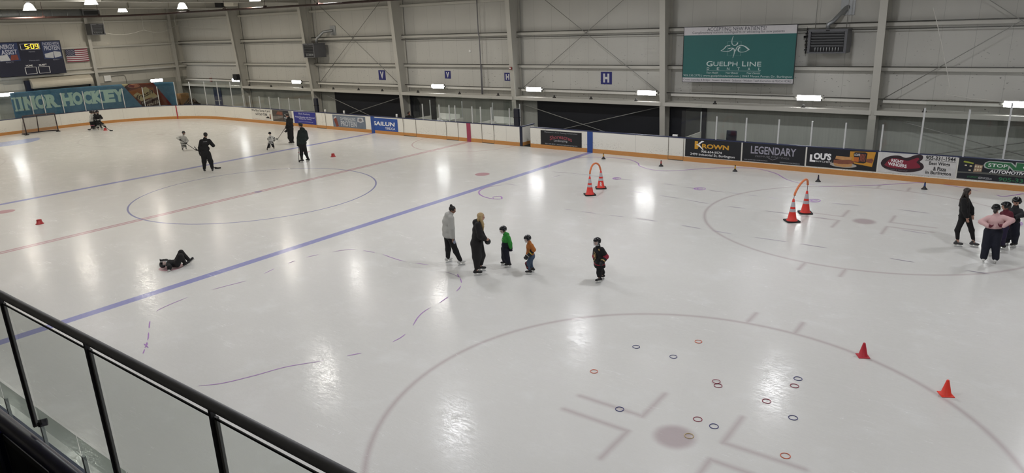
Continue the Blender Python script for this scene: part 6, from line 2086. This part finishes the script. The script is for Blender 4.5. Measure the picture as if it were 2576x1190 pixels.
POSE = {'hood':((12.43,10.41),{'head':(0.012,0.038,0.916),'neck':(0.001,0.002,0.845),'chest':(-0.014,-0.042,0.731),'waist':(-0.017,-0.051,0.583),'pelvis':(-0.016,-0.049,0.471),'shR':(0.1,-0.016,0.814),'elR':(0.116,-0.027,0.651),'wrR':(0.107,-0.016,0.468),'shL':(-0.116,-0.033,0.769),'elL':(-0.148,-0.05,0.587),'wrL':(-0.139,-0.025,0.447),'hipR':(0.041,-0.035,0.453),'knR':(0.076,0.033,0.239),'anR':(0.112,0.088,0.085),'hipL':(-0.069,-0.05,0.426),'knL':(-0.081,-0.046,0.239),'anL':(-0.13,-0.045,0.085)}),'blonde':((13.47,10.22),{'head':(0.002,0.069,0.905),'neck':(0.001,0.028,0.828),'chest':(0.0,0.007,0.71),'waist':(-0.0,-0.004,0.593),'pelvis':(-0.001,-0.02,0.499),'shR':(0.099,0.015,0.817),'elR':(0.137,0.036,0.65),'wrR':(0.078,0.106,0.584),'shL':(-0.098,0.026,0.768),'elL':(-0.121,0.075,0.575),'wrL':(-0.07,0.123,0.516),'hipR':(0.048,-0.029,0.48),'knR':(0.048,-0.028,0.29),'anR':(0.085,-0.041,0.085),'hipL':(-0.049,0.002,0.447),'knL':(-0.048,0.039,0.277),'anL':(-0.103,0.029,0.085)}),'green':((13.75,10.97),{'head':(-0.001,0.036,0.88),'neck':(0.0,-0.01,0.77),'chest':(0.0,-0.013,0.647),'waist':(0.0,-0.003,0.507),'pelvis':(-0.0,0.006,0.401),'shL':(-0.104,-0.085,0.739),'elL':(-0.13,-0.114,0.598),'wrL':(-0.067,-0.124,0.455),'shR':(0.107,0.018,0.677),'elR':(0.145,-0.046,0.53),'wrR':(0.093,-0.094,0.421),'hipL':(-0.063,0.001,0.386),'knL':(-0.062,-0.027,0.226),'anL':(-0.055,-0.06,0.1),'hipR':(0.062,0.022,0.346),'knR':(0.061,0.036,0.204),'anR':(0.089,0.036,0.1)}),'orange':((14.55,10.9),{'head':(-0.005,0.03,0.834),'neck':(0.001,-0.007,0.737),'chest':(0.003,-0.014,0.633),'waist':(0.005,-0.031,0.498),'pelvis':(0.009,-0.048,0.407),'shL':(-0.091,-0.073,0.719),'elL':(-0.11,-0.13,0.611),'wrL':(-0.153,0.004,0.479),'shR':(0.097,0.041,0.646),'elR':(0.126,0.042,0.492),'wrR':(0.044,0.074,0.392),'hipL':(-0.046,-0.062,0.399),'knL':(-0.071,0.024,0.261),'anL':(-0.099,-0.003,0.1),'hipR':(0.063,-0.035,0.361),'knR':(0.067,-0.004,0.223),'anR':(0.055,-0.049,0.1)}),'jersey':((16.33,11.3),{'head':(0.025,0.061,0.876),'neck':(0.018,0.044,0.782),'chest':(0.013,0.032,0.634),'waist':(0.009,0.023,0.468),'pelvis':(0.006,0.016,0.361),'shL':(-0.096,-0.002,0.752),'elL':(-0.113,-0.091,0.577),'wrL':(-0.166,0.014,0.489),'shR':(0.121,0.063,0.688),'elR':(0.174,0.052,0.515),'wrR':(0.075,0.067,0.417),'hipL':(-0.055,0.029,0.359),'knL':(-0.051,0.039,0.216),'anL':(-0.067,0.045,0.1),'hipR':(0.068,0.003,0.315),'knR':(0.043,-0.059,0.183),'anR':(0.098,-0.086,0.1)}),'hairw':((23.16,18.37),{'head':(-0.013,-0.091,0.932),'neck':(-0.015,-0.106,0.829),'chest':(-0.015,-0.105,0.721),'waist':(-0.012,-0.089,0.613),'pelvis':(-0.011,-0.077,0.519),'shR':(0.078,-0.136,0.82),'elR':(0.114,-0.11,0.657),'wrR':(0.108,-0.061,0.531),'shL':(-0.106,-0.064,0.781),'elL':(-0.102,0.01,0.64),'wrL':(-0.086,0.032,0.55),'hipR':(0.03,-0.107,0.485),'knR':(0.043,-0.154,0.291),'anR':(0.021,-0.122,0.085),'hipL':(-0.049,-0.024,0.472),'knL':(-0.044,0.057,0.287),'anL':(-0.04,0.112,0.085)}),'pink':((23.75,17.26),{'head':(-0.036,-0.003,0.929),'neck':(-0.019,-0.002,0.817),'chest':(-0.013,-0.001,0.723),'waist':(-0.027,-0.002,0.633),'pelvis':(-0.026,-0.002,0.565),'shL':(-0.116,-0.01,0.764),'elL':(-0.201,-0.045,0.691),'wrL':(-0.104,-0.118,0.662),'shR':(0.084,0.007,0.797),'elR':(0.202,-0.01,0.766),'wrR':(0.117,-0.099,0.687),'hipL':(-0.078,-0.007,0.53),'knL':(-0.084,-0.007,0.294),'anL':(-0.085,-0.034,0.085),'hipR':(0.039,0.003,0.547),'knR':(0.044,0.004,0.314),'anR':(0.074,0.027,0.085)}),'dark':((24.08,18.91),{'head':(0.012,0.01,0.879),'neck':(0.01,0.009,0.763),'chest':(0.006,0.005,0.655),'waist':(0.016,0.014,0.536),'pelvis':(0.017,0.014,0.458),'shL':(-0.081,-0.01,0.73),'elL':(-0.136,0.001,0.668),'wrL':(-0.141,0.112,0.65),'shR':(0.103,0.029,0.711),'elR':(0.067,0.056,0.606),'wrR':(-0.073,0.13,0.618),'hipL':(-0.033,0.011,0.439),'knL':(-0.061,-0.004,0.273),'anL':(-0.045,-0.053,0.1),'hipR':(0.056,0.008,0.415),'knR':(0.042,0.006,0.244),'anR':(0.095,-0.029,0.1)}),'maroon':((23.87,18.48),{'head':(-0.003,0.006,0.888),'neck':(0.006,-0.011,0.778),'chest':(0.013,-0.022,0.691),'waist':(0.007,-0.012,0.593),'pelvis':(0.004,-0.007,0.495),'shL':(0.022,-0.085,0.769),'elL':(0.023,-0.117,0.664),'wrL':(0.011,-0.096,0.564),'shR':(0.033,0.066,0.732),'elR':(0.071,0.092,0.607),'wrR':(0.068,0.067,0.515),'hipL':(-0.021,-0.041,0.474),'knL':(-0.021,-0.041,0.295),'anL':(0.099,0.001,0.1),'hipR':(0.03,0.025,0.45),'knR':(-0.006,0.071,0.263),'anR':(-0.102,0.059,0.1)}),'coach':((-5.59,14.16),{'head':(0.062,-0.004,0.957),'neck':(0.036,-0.003,0.868),'chest':(0.017,-0.001,0.761),'waist':(-0.01,0.001,0.622),'pelvis':(-0.018,0.001,0.509),'shL':(-0.069,0.005,0.829),'elL':(-0.123,0.009,0.653),'wrL':(-0.126,0.077,0.502),'shR':(0.137,-0.01,0.82),'elR':(0.203,0.031,0.675),'wrR':(0.107,0.152,0.778),'hipL':(-0.057,0.004,0.485),'knL':(-0.072,0.005,0.296),'anL':(-0.094,0.073,0.085),'hipR':(0.046,-0.003,0.474),'knR':(0.083,-0.006,0.279),'anR':(0.092,-0.014,0.085)}),'teen':((-3.47,17.83),{'head':(0.001,-0.0,0.95),'neck':(0.013,-0.007,0.859),'chest':(0.017,-0.009,0.698),'waist':(0.0,-0.0,0.539),'pelvis':(-0.007,0.004,0.426),'shL':(-0.03,0.047,0.804),'elL':(-0.057,0.079,0.635),'wrL':(-0.075,0.101,0.493),'shR':(0.087,-0.077,0.798),'elR':(0.119,-0.032,0.62),'wrR':(0.122,0.089,0.533),'hipL':(-0.038,0.02,0.4),'knL':(-0.057,0.031,0.221),'anL':(-0.06,0.036,0.085),'hipR':(0.025,-0.013,0.394),'knR':(0.044,-0.023,0.23),'anR':(0.09,-0.01,0.085)}),'back':((-8.7,20.92),{'head':(-0.007,0.011,0.925),'neck':(0.009,-0.015,0.846),'chest':(0.016,-0.026,0.701),'waist':(0.015,-0.024,0.537),'pelvis':(0.012,-0.019,0.42),'shL':(-0.038,0.006,0.801),'elL':(-0.098,-0.008,0.647),'wrL':(-0.067,0.053,0.572),'shR':(0.118,-0.057,0.792),'elR':(0.131,0.01,0.567),'wrR':(0.004,0.104,0.449),'hipL':(-0.028,-0.009,0.402),'knL':(-0.042,0.013,0.228),'anL':(-0.001,0.018,0.085),'hipR':(0.051,-0.026,0.39),'knR':(0.045,-0.017,0.213),'anR':(0.083,-0.003,0.085)}),'grey':((-12.75,16.96),{'head':(-0.095,0.02,0.857),'neck':(-0.051,0.011,0.702),'chest':(-0.004,0.001,0.547),'waist':(0.007,-0.001,0.374),'pelvis':(-0.005,0.001,0.285),'shR':(0.085,-0.018,0.701),'elR':(0.203,-0.062,0.639),'wrR':(0.158,0.134,0.574),'shL':(-0.149,0.032,0.641),'elL':(-0.197,0.042,0.472),'wrL':(-0.11,0.163,0.387),'hipR':(0.053,-0.011,0.244),'knR':(0.066,0.014,0.139),'anR':(0.107,0.123,0.1),'hipL':(-0.043,0.009,0.233),'knL':(-0.066,0.042,0.15),'anL':(-0.129,-0.225,0.1)}),'seven':((-8.12,19.19),{'head':(0.061,0.009,0.902),'neck':(0.071,0.01,0.743),'chest':(0.069,0.01,0.616),'waist':(0.063,0.009,0.485),'pelvis':(0.039,0.006,0.388),'shR':(0.188,0.026,0.725),'elR':(0.263,0.068,0.61),'wrR':(0.223,0.186,0.499),'shL':(-0.018,-0.003,0.719),'elL':(-0.068,0.042,0.589),'wrL':(0.038,0.211,0.476),'hipL':(-0.026,-0.004,0.374),'knL':(-0.095,-0.013,0.221),'anL':(-0.167,-0.097,0.1),'hipR':(0.103,0.015,0.362),'knR':(0.141,0.02,0.219),'anR':(0.151,0.178,0.1)}),'gwhite':((-27.54,18.61),{'head':(0.038,0.054,0.925),'neck':(0.032,0.046,0.806),'chest':(0.011,0.016,0.673),'waist':(0.001,0.002,0.519),'pelvis':(-0.002,-0.003,0.422),'shR':(0.066,-0.042,0.76),'elR':(0.06,-0.077,0.589),'wrR':(0.105,-0.014,0.504),'shL':(-0.013,0.118,0.747),'elL':(-0.015,0.142,0.617),'wrL':(0.001,0.138,0.559),'hipR':(0.02,-0.039,0.398),'knR':(0.017,-0.044,0.233),'anR':(-0.265,0.151,0.1),'hipL':(-0.025,0.033,0.387),'knL':(-0.013,0.049,0.218),'anL':(0.142,-0.04,0.1)}),'gblack':((-26.98,18.85),{'head':(-0.006,0.001,0.929),'neck':(-0.001,0.0,0.831),'chest':(0.009,-0.001,0.702),'waist':(0.033,-0.005,0.551),'pelvis':(0.044,-0.006,0.447),'shL':(-0.113,0.016,0.757),'elL':(-0.153,0.021,0.609),'wrL':(-0.057,0.125,0.552),'shR':(0.134,-0.019,0.771),'elR':(0.182,-0.026,0.643),'wrR':(0.14,0.097,0.562),'hipL':(-0.008,0.001,0.413),'knL':(-0.13,0.057,0.289),'anL':(-0.284,-0.262,0.1),'hipR':(0.073,-0.01,0.421),'knR':(0.077,0.028,0.252),'anR':(0.106,-0.034,0.1)}),'gthird':((-28.08,19.2),{'head':(0.046,-0.026,0.845),'neck':(0.044,-0.025,0.748),'chest':(0.055,-0.032,0.632),'waist':(0.069,-0.04,0.498),'pelvis':(0.073,-0.042,0.381),'shL':(-0.02,0.011,0.682),'elL':(-0.028,0.016,0.545),'wrL':(0.044,0.063,0.439),'shR':(0.111,-0.064,0.697),'elR':(0.147,-0.085,0.565),'wrR':(0.186,-0.001,0.476),'hipL':(0.034,-0.02,0.347),'knL':(-0.075,0.043,0.188),'anL':(0.065,0.356,0.1),'hipR':(0.092,-0.053,0.354),'knR':(0.107,-0.062,0.17),'anR':(0.097,-0.106,0.1)}),'lying':((6.07,6.19),{'head':(-0.156,0.093,0.113),'neck':(-0.11,0.095,0.104),'chest':(-0.03,0.087,0.113),'waist':(0.049,0.057,0.104),'pelvis':(0.108,0.039,0.104),'shR':(-0.065,-0.045,0.104),'elR':(-0.052,-0.13,0.087),'wrR':(-0.064,-0.155,0.052),'shL':(-0.081,0.233,0.113),'elL':(-0.099,0.358,0.104),'wrL':(-0.157,0.352,0.122),'hipR':(0.112,-0.042,0.104),'knR':(0.221,-0.058,0.287),'anR':(0.282,0.002,0.087),'hipL':(0.115,0.113,0.104),'knL':(0.245,0.151,0.313),'anL':(0.381,0.175,0.096)})}
STK = {'coach':((-6.018,13.905,1.186),(-6.155,14.794,0.0)),'teen':((-3.683,17.742,0.845),(-3.752,17.695,0.0)),'back':((-8.834,20.818,0.994),(-10.955,21.614,0.0)),'grey':((-12.664,16.737,0.673),(-12.084,17.225,0.0)),'seven':((-8.175,19.468,0.513),(-8.799,19.603,0.0)),'gblack':((-26.875,18.581,0.801),(-25.824,18.931,0.0)),'gwhite':((-27.479,18.759,0.749),(-27.763,18.515,0.0))}
BALL = (13.659, 10.38, 0.829)

for n_, (xy_, po_) in POSE.items():
    if n_ == 'lying':
        continue
    kid = n_ in ('green', 'orange', 'jersey', 'dark', 'maroon', 'grey', 'seven', 'gwhite', 'gblack', 'gthird')
    lim = dict(pelvis=.43, hipR=.41, hipL=.41, waist=.53, chest=.63) if kid else dict(pelvis=.51, hipR=.49, hipL=.49, waist=.60, chest=.70)
    for k_, z_ in lim.items():
        x0, y0, z0 = po_[k_]
        po_[k_] = (x0, y0, max(z0, z_))
def P_(n, label, face, H, child=False, **kw):
    xy, po = POSE[n]
    return Person('person', label, xy, face, H, child, po, **kw)
C_BLACK = mat('cloth_black', '0f0f12', .85, 0, .12, 7, bump=.55)
C_BROWNK = mat('cloth_charcoal', '181618', .85, 0, .12, 7, bump=.55)
C_NAVY = mat('cloth_navy', '0e1224', .8, 0, .12, 7, bump=.55)
C_GREY = mat('cloth_light_grey', 'b3b3af', .9, 0, .06, 7, bump=.55)
C_GREEN = mat('cloth_green', '2c8a34', .8, 0, .08, 7, bump=.55)
C_ORANGE = mat('cloth_orange', 'a9662c', .85, 0, .08, 7, bump=.55)
C_JEAN = mat('cloth_denim', '3e4f66', .85, 0, .15, 7, bump=.55)
C_PINK = mat('cloth_pink', 'd2adad', .9, 0, .06, 7, bump=.55)
C_MAROON = mat('cloth_maroon', '5e1c2c', .8, 0, .1, 7, bump=.55)
C_DKGREY = mat('cloth_dark_grey', '222328', .8, 0, .12, 7, bump=.55)
C_DKGREEN = mat('cloth_dark_teal', '13201f', .85, 0, .12, 7, bump=.55)
C_JWHITE = mat('jersey_white', 'bdbdb9', .8, 0, .05, 7, bump=.55)
C_JRED = mat('jersey_red', '8e2036', .8, 0, .08, 7, bump=.55)
C_YEL = mat('cloth_yellow', 'b8a53a', .8)
C_PRINT = mat('jersey_gold', 'b79a62', .7)
H_BLACK = mat('hair_black', '15110f', .45, 0, .2, 30)
H_BLOND = mat('hair_blonde', 'ab9368', .5, 0, .25, 40)
H_BROWN = mat('hair_brown', '2c2420', .5, 0, .3, 40)
W_BOOT = mat('skate_boot_white', 'cfcfcd', .45)
G_BOOT = mat('skate_boot_grey', '3a3a3c', .4, 0, .3, 18)

# woman in the light hoodie
w = P_('hood', 'woman in a light grey hoodie and black flared trousers, hair in a bun', 72, 1.60, hyaw=28, hpitch=20, skin='tan', feet=(0, 10))
w.body('fist', 'open').hair(H_BLACK, 'bun').top(C_GREY, .025, .475, 'hoodie', wide=1.15, hood=True, sleeve=.94, bag=.25, cuff=.024).legs(C_BLACK, .010, .036, zcut=.05).skates(W_BOOT)
q = w.world((.108, -.012, .425))
t = thing('phone', 'pale phone held low in the right hand of the woman in the light hoodie', 'phone', q, w.t.rotation_euler[2])
m_ = MB(); m_.box((0, .02, 0), (.012, .07, .14), R=Matrix.Rotation(.4, 3, 'X')); m_.build('case', mat('phone_case', '8d93a5', .4), t, .003)
# blonde with the ball
w = P_('blonde', 'woman with long blonde hair in a black hooded tracksuit holding a black ball', 88, 1.62, hyaw=4, hpitch=8, feet=(4, -6))
w.body('grip', 'grip', dirR=(-.15, .85, -.5), dirL=(.25, .9, -.3)).hair(H_BLOND, 'long', .30).top(C_BROWNK, .021, .50, 'hoodie', hood=True, sleeve=.93, bag=.35, cuff=.026).legs(C_BROWNK, .030, .034, bag=1.15, zcut=.105).skates(mat('skate_boot_black', '17171a'))
q = BALL
t = thing('ball', 'black ball held in both hands by the blonde woman', 'ball', q)
m_ = MB(); m_.lathe((0, 0, 0), [(.078 * math.sin(math.pi * k / 16), -.078 * math.cos(math.pi * k / 16)) for k in range(17)], 28); m_.build('ball_skin', mat('ball_black', '19191b', .35), t)
m_ = MB()
for a0 in (0, math.pi / 2):
    m_.tube([(.0785 * math.cos(k * math.pi / 12) * math.cos(a0), .0785 * math.cos(k * math.pi / 12) * math.sin(a0), .0785 * math.sin(k * math.pi / 12)) for k in range(25)], .0022, 5)
m_.build('seam', mat('seam_grey', '55555a', .5), t)
# child in green
def green_c(c):
    return 0 if c[2] > .60 * 1.12 or abs(c[0]) > .115 * 1.12 else 1
w = P_('green', 'child in a green jacket and navy overalls wearing a black helmet', -88, 1.12, True, hyaw=-6, hpitch=16, feet=(8, 0))
w.body(gloves=True).helmet().top([C_GREEN, C_NAVY], .019, .43, 'jacket', hood=True, bag=.4, color=green_c).legs(C_NAVY, .026, .052, bag=1.1, zcut=.10).skates().glove('L', C_NAVY).glove('R', C_NAVY)
m_ = MB(); o_ = w.J
m_.tube([o_['chest'] + V3(-.09, .062, .02), o_['chest'] + V3(0, .09, .015), o_['chest'] + V3(.09, .062, .02)], .006, 6); m_.build('reflective_trim', mat('trim_pale', 'a9c79a', .4), w.t)
# child in orange
w = P_('orange', 'small child in an orange jersey, blue jeans and shin pads wearing a black helmet', -80, 1.07, True, hyaw=-6, hpitch=20, feet=(5, 0))
def or_c(c):
    e, q_ = w.J['elL'], w.J['wrL']; d = q_ - e; tt = (c - e) @ d / (d @ d)
    if np.linalg.norm(c - e - d * tt) < .07 and c[0] < -.05:
        return 1 if .25 < tt < .95 and not .5 < tt < .62 else (2 if .5 <= tt <= .62 else 0)
    return 0
w.body(gloves=True).helmet().top([C_ORANGE, C_BLACK, C_YEL], .015, .41, 'jersey', bag=.3, color=or_c).legs(C_JEAN, .012, .034, zcut=.12).skates().glove('L', GLOVEK, stripe=mat('glove_white', 'b5b5b2', .6), mitt=1.2).glove('R', GLOVEK, stripe=mat('glove_white', 'b5b5b2'), mitt=1.2)
s = SDF()
for d in 'RL':
    k_, a_ = w.J['kn' + d], w.J['an' + d]
    s.chain([k_ + V3(0, .03, 0), a_ + (k_ - a_) * .35 + V3(0, .018, 0)], [.052, .042], .01)
def pad_c(c):
    return 1 if .17 < c[2] < .21 or c[2] > .27 else 0
sdf_obj(s, .008, 'shin_pads', [C_BLACK, mat('pad_red', '6b2330', .6)], w.t, pad_c)
# child in the black hockey jersey
w = P_('jersey', 'child in a long black hockey jersey with red elbows, hand at the hip', -112, 1.13, True, hyaw=-14, hpitch=6, feet=(0, 5))
def je_c(c):
    for s_ in 'LR':
        e = w.J['el' + s_]
        if np.linalg.norm(c - e) < .085 and abs(c[0]) > .09:
            return 1
        q_ = w.J['wr' + s_]; d = q_ - e; tt = (c - e) @ d / (d @ d)
        if .72 < tt < .86 and np.linalg.norm(c - e - d * tt) < .07 and abs(c[0]) > .07:
            return 2
    if .405 < c[2] / 1.13 < .425:
        return 1
    return 0
w.body(gloves=True).helmet().top([C_BLACK, C_JRED, C_PRINT], .022, .34, 'jersey', bag=.4, color=je_c, hemr=.115, wide=1.2).legs(C_BLACK, .02, .045, zcut=.13).skates().glove('L').glove('R')
ch = w.J['chest']
m_ = MB()
def crest(rad, d, mi, x0=0.0, z0=-.05):
    pts = []
    for k in range(20):
        a_ = 2 * math.pi * k / 20
        pts.append(ch + V3(x0 + rad * math.cos(a_), .104 + d - .25 * (rad * math.cos(a_)) ** 2 * 6, z0 + rad * 1.1 * math.sin(a_)))
    m_.quad(pts, mi)
crest(.085, 0, 0); crest(.072, .003, 1); crest(.045, .006, 0)
m_.build('jersey_crest', [C_PRINT, mat('crest_dark', '3d2a20', .7)], w.t)
m_ = MB()
m_.tube([ch + V3(-.145, .03, .1), ch + V3(-.135, .055, .12), ch + V3(-.14, .06, .15), ch + V3(-.15, .035, .14), ch + V3(-.145, .03, .1)], .006, 5); m_.build('shoulder_patch', C_PRINT, w.t)
# long haired woman
w = P_('hairw', 'woman with long brown hair in a black jacket and black leggings', 82, 1.56, hyaw=10, hpitch=10, feet=(0, -8))
w.body('open', 'open').hair(H_BROWN, 'long', .34).top(C_BLACK, .015, .525, 'jacket', sleeve=.9, bag=.3).legs(C_BLACK, .004, zcut=.13, name='leggings').skates(G_BOOT)
# girl in the pink sweater
w = P_('pink', 'girl seen from behind in a pale pink sweater with maroon gloves on her hips', 5, 1.47, hpitch=10, feet=(5, 5))
w.body(gloves=True).helmet(cage=False).hair(H_BROWN, 'nape').top(C_PINK, .019, .60, 'sweater', bag=.12, cuff=.03).legs(C_NAVY, .022, .052, bag=1.2, zcut=.045).skates(W_BOOT).glove('L', C_MAROON, dirv=(1, -.25, -.1)).glove('R', C_MAROON, dirv=(-1, -.25, -.1))
# dark child at the right edge
w = P_('dark', 'child in a dark jacket and black helmet at the right edge of the picture', -140, 1.36, True, hyaw=-25, hpitch=14, feet=(0, 0))
w.body(gloves=True).helmet(cage=False).top([C_DKGREY], .020, .46, 'jacket', bag=.3).legs(C_NAVY, .03, .05, bag=1.1, zcut=.09).skates().glove('L', C_DKGREY).glove('R', C_DKGREY)
# maroon child between them
w = P_('maroon', 'child in a maroon jacket mostly hidden behind the girl in the pink sweater', -60, 1.30, True, hyaw=-20, hpitch=10)
w.body(gloves=True).helmet(cage=False).top(C_MAROON, .019, .46, 'jacket', bag=.3).legs(mat('cloth_purple', '231a3a', .8), .024, .046, zcut=.09).skates().glove('L', C_MAROON).glove('R', C_MAROON)
# coach with the stick, seen from behind
w = P_('coach', 'man in black cap and black tracksuit seen from behind, stick under his arm', -4, 1.76, skin='tan', feet=(12, 8))
w.body('fist', 'fist', gloves=False).hair(H_BLACK, 'short').cap(C_BLACK).top(C_BLACK, .016, .455, 'jacket', bag=.35, wide=1.15).legs(C_BLACK, .02, .036, bag=1.1, zcut=.085).skates().glove('L', GLOVEK)
m_ = MB()
Pn = Panel(lambda u, v, d: tuple(w.J['chest'] + V3(-.12 + u * .24, -.128, .07 + v * .025)))
Pn.text(m_, 'HOCKEY', .2, .9, 0, 1, 0); m_.build('back_print', mat('dull_white_print', 'a9abb0'), w.t)
stick('black hockey stick held slantwise by the man in the black cap', STK['coach'][0], STK['coach'][1], (math.cos(.9), math.sin(.9) * .6, 0))
# teenager
w = P_('teen', 'dark haired teenager in a dark hoodie seen from behind holding an upright stick', -28, 1.84, hyaw=-30, hpitch=8, skin='light', feet=(-14, 20))
w.body('fist', 'fist').hair(H_BLACK, 'short').top(C_DKGREEN, .016, .46, 'hoodie', hood=True, bag=.35).legs(C_BLACK, .008, .028, zcut=.085).skates().glove('L', GLOVEK, stripe=mat('glove_white', 'b5b5b2'), mitt=1.15)
stick('upright black hockey stick resting on the ice beside the teenager', STK['teen'][0], STK['teen'][1], (-.4, .9, 0))
# man by the boards
w = P_('back', 'man in a black tracksuit by the boards facing left with a stick held out', -58, 1.72, hyaw=-10, hpitch=12, skin='light', feet=(5, 0))
w.body('fist', 'fist').hair(H_BROWN, 'short').top(C_BLACK, .019, .47, 'jacket', bag=.4, wide=1.1).legs(C_BLACK, .02, .034, bag=1.1, zcut=.085).skates().glove('L', GLOVEK, mitt=1.2).glove('R', GLOVEK, mitt=1.2)
stick('black hockey stick held out towards the child with number 7', STK['back'][0], STK['back'][1], (-.95, .3, 0), .25)
# child in plain pale jersey
def strip_c(lo, hi, n):
    def f(c):
        return 1 if any(abs(c[2] - z) < n for z in lo) else 0
    return f
w = P_('grey', 'child in a plain pale grey jersey gliding towards the viewer with a stick', 168, 1.10, True, hyaw=-10, hpitch=12)
w.body(gloves=True).helmet(cagem=mat('cage_dark', '3a3a3e', .4)).top(C_GREY, .024, .36, 'jersey', bag=.6, hemr=.10).legs([C_JWHITE, C_BLACK], .012, .036, zcut=.12, color=lambda c: 1 if c[2] > .36 or .26 < c[2] < .30 or .20 < c[2] < .225 else 0, name='hockey_socks').skates().glove('R', mitt=1.25).glove('L', mitt=1.25)
stick('hockey stick reaching right from the child in the plain pale jersey', STK['grey'][0], STK['grey'][1], (.8, .3, 0), .2)
# number seven
def sv_c(c):
    z = c[2] / .98
    if .385 < z < .42 or .475 < z < .50:
        return 1
    for s_ in 'LR':
        e = w.J['el' + s_]
        if abs(c[0] - w.J['chest'][0]) > .12 and (abs(np.linalg.norm(c - e) - .02) < .02 or .06 < np.linalg.norm(c - e) < .085):
            return 1
    return 0
w = P_('seven', 'small child in a white jersey with black stripes and number 7, seen from behind', 8, .98, True, hyaw=5, hpitch=14, feet=(0, 0))
w.body(gloves=True).helmet(cage=False).top([C_JWHITE, C_BLACK], .022, .36, 'jersey', bag=.5, color=sv_c, hemr=.09).legs(C_BLACK, .018, .042, zcut=.13).skates().glove('R', C_BLACK).glove('L', C_BLACK)
m_ = MB()
Pn = Panel(lambda u, v, d: tuple(w.J['chest'] + V3(-.06 + u * .1, -.09 - .0 * v, -.03 + v * .13)))
Pn.text(m_, '7', .1, .9, 0, 1, 0, bold=.03); m_.build('jersey_number', C_BLACK, w.t)
stick('short hockey stick between the skates of the child with number 7', STK['seven'][0], STK['seven'][1], (-.9, .3, 0), .18)
# the three far players
w = P_('gwhite', 'child in a white hockey jersey, leftmost of the far group by the end boards', 55, 1.28, True, hyaw=15, hpitch=14)
w.body(gloves=True).helmet(cagem=mat('cage_dark', '3a3a3e')).top([C_JWHITE, C_BLACK], .022, .39, 'jersey', bag=.5, color=lambda c: 1 if .43 < c[2] / 1.28 < .47 else 0).legs([C_BLACK, mat('sock_pink', '9a5a68', .8)], .026, .045, zcut=.12, color=lambda c: 1 if .30 < c[2] < .36 else 0).skates().glove('R').glove('L')
stick('hockey stick touching the ice behind the far child in white', STK['gwhite'][0], STK['gwhite'][1], (-.7, -.4, 0), .2)
w = P_('gblack', 'child in a black and white hockey jersey in front of the far group', 172, 1.30, True, hyaw=0, hpitch=12)
w.body(gloves=True).helmet(cagem=mat('cage_dark', '3a3a3e')).top([C_BLACK, C_JWHITE], .022, .39, 'jersey', bag=.5, color=lambda c: 1 if (.53 < c[2] / 1.3 < .58 and c[1] > .05) or .43 < c[2] / 1.3 < .45 else 0).legs([C_BLACK, C_JWHITE], .026, .045, zcut=.12, color=lambda c: 1 if .33 < c[2] < .37 or .25 < c[2] < .29 else 0).skates().glove('R').glove('L')
stick('hockey stick reaching right past the squat red cone in the far group', STK['gblack'][0], STK['gblack'][1], (.9, .3, 0), .25)
w = P_('gthird', 'child in dark gear hidden at the back of the far group', 150, 1.30, True, hpitch=10)
w.body(gloves=True).helmet(cagem=mat('cage_dark', '3a3a3e')).top(C_BLACK, .021, .39, 'jersey', bag=.5).legs(C_BLACK, .026, .045, zcut=.12).skates().glove('R').glove('L')
# child lying on the ice
xy, po = POSE['lying']
po = dict(po)
w = Person('person', 'child in black gear lying on the back across a face-off spot, knees raised', xy, 0, 1.15, True, po, hyaw=0, hpitch=0)
hu = np.array(po['head']) - np.array(po['neck']); hu /= np.linalg.norm(hu)
hf = V3(.15, -.35, .9); hf -= hu * (hf @ hu); hf /= np.linalg.norm(hf)
w.B = np.array([np.cross(hf, hu), hf, hu])
w.body(gloves=True).helmet(cagem=CAGE).top([C_BLACK], .019, None, 'jersey', bag=.5, collar=False).legs(C_BROWNK, .022, .042, zcut=.0)
w.glove('R', mat('glove_white', 'b5b5b2')).glove('L', GLOVEK)
for d in 'RL':
    a_, k_ = w.J['an' + d], w.J['kn' + d]
    down = a_ - k_; down /= np.linalg.norm(down)
    ft = V3(.9, .15, .35); ft -= down * (ft @ down); ft /= np.linalg.norm(ft)
    s = SDF(); s.cap(a_ - down * .05, a_ + down * .03, .04, .038, .01); s.cap(a_ + down * .03 - ft * .04, a_ + down * .035 + ft * .10, .036, .03, .01)
    o = sdf_obj(s, .011, 'skate', mat('skate_boot_black', '17171a'), w.t)
    m_ = MB(); sd = np.cross(down, ft)
    b0 = a_ + down * .065
    m_.poly([tuple(b0 - ft * .06 - sd * .008), tuple(b0 + ft * .12 - sd * .008), tuple(b0 + ft * .12 + down * .03 - sd * .008), tuple(b0 - ft * .06 + down * .03 - sd * .008)], tuple(sd * .016)); m_.build('blade_holder', HOLD, o)
# person on the bench behind the boards
w = Person('person', 'person in a dark coat on the bench behind the boards beside the column', (-5.72, W + 1.3), 165, 1.68, False,
           dict(pelvis=(0, 0, .27), waist=(0, 0, .36), chest=(0, 0, .46), neck=(0, .02, .56), head=(0, .05, .65), hipR=(.06, .02, .27), hipL=(-.06, .02, .27), knR=(.07, .25, .28), knL=(-.07, .25, .28), anR=(.07, .25, .085), anL=(-.07, .25, .085),
                shR=(.105, .01, .53), shL=(-.105, .01, .53), elR=(.13, .04, .39), elL=(-.13, .04, .39), wrR=(.08, .17, .33), wrL=(-.08, .17, .33)), hyaw=-35, skin='tan')
w.body('fist', 'fist').hair(H_BLACK, 'short').top(C_BLACK, .019, .22, 'coat', bag=.3).legs(C_BLACK, .012, .026, zcut=.06).skates(laces=False)
t = thing('bench', 'dark players bench behind the boards beside the column', 'bench', (-5.7, W + 1.3, 0))
m_ = MB(); m_.span((-1.0, -.2, .27), (1.0, .25, .31)); m_.build('seat', M_NAVY, t)
for sx in (-.9, .9):
    m_ = MB(); m_.span((sx - .04, -.15, -.012), (sx + .04, .2, .27)); m_.build('leg', M_NAVY, t)
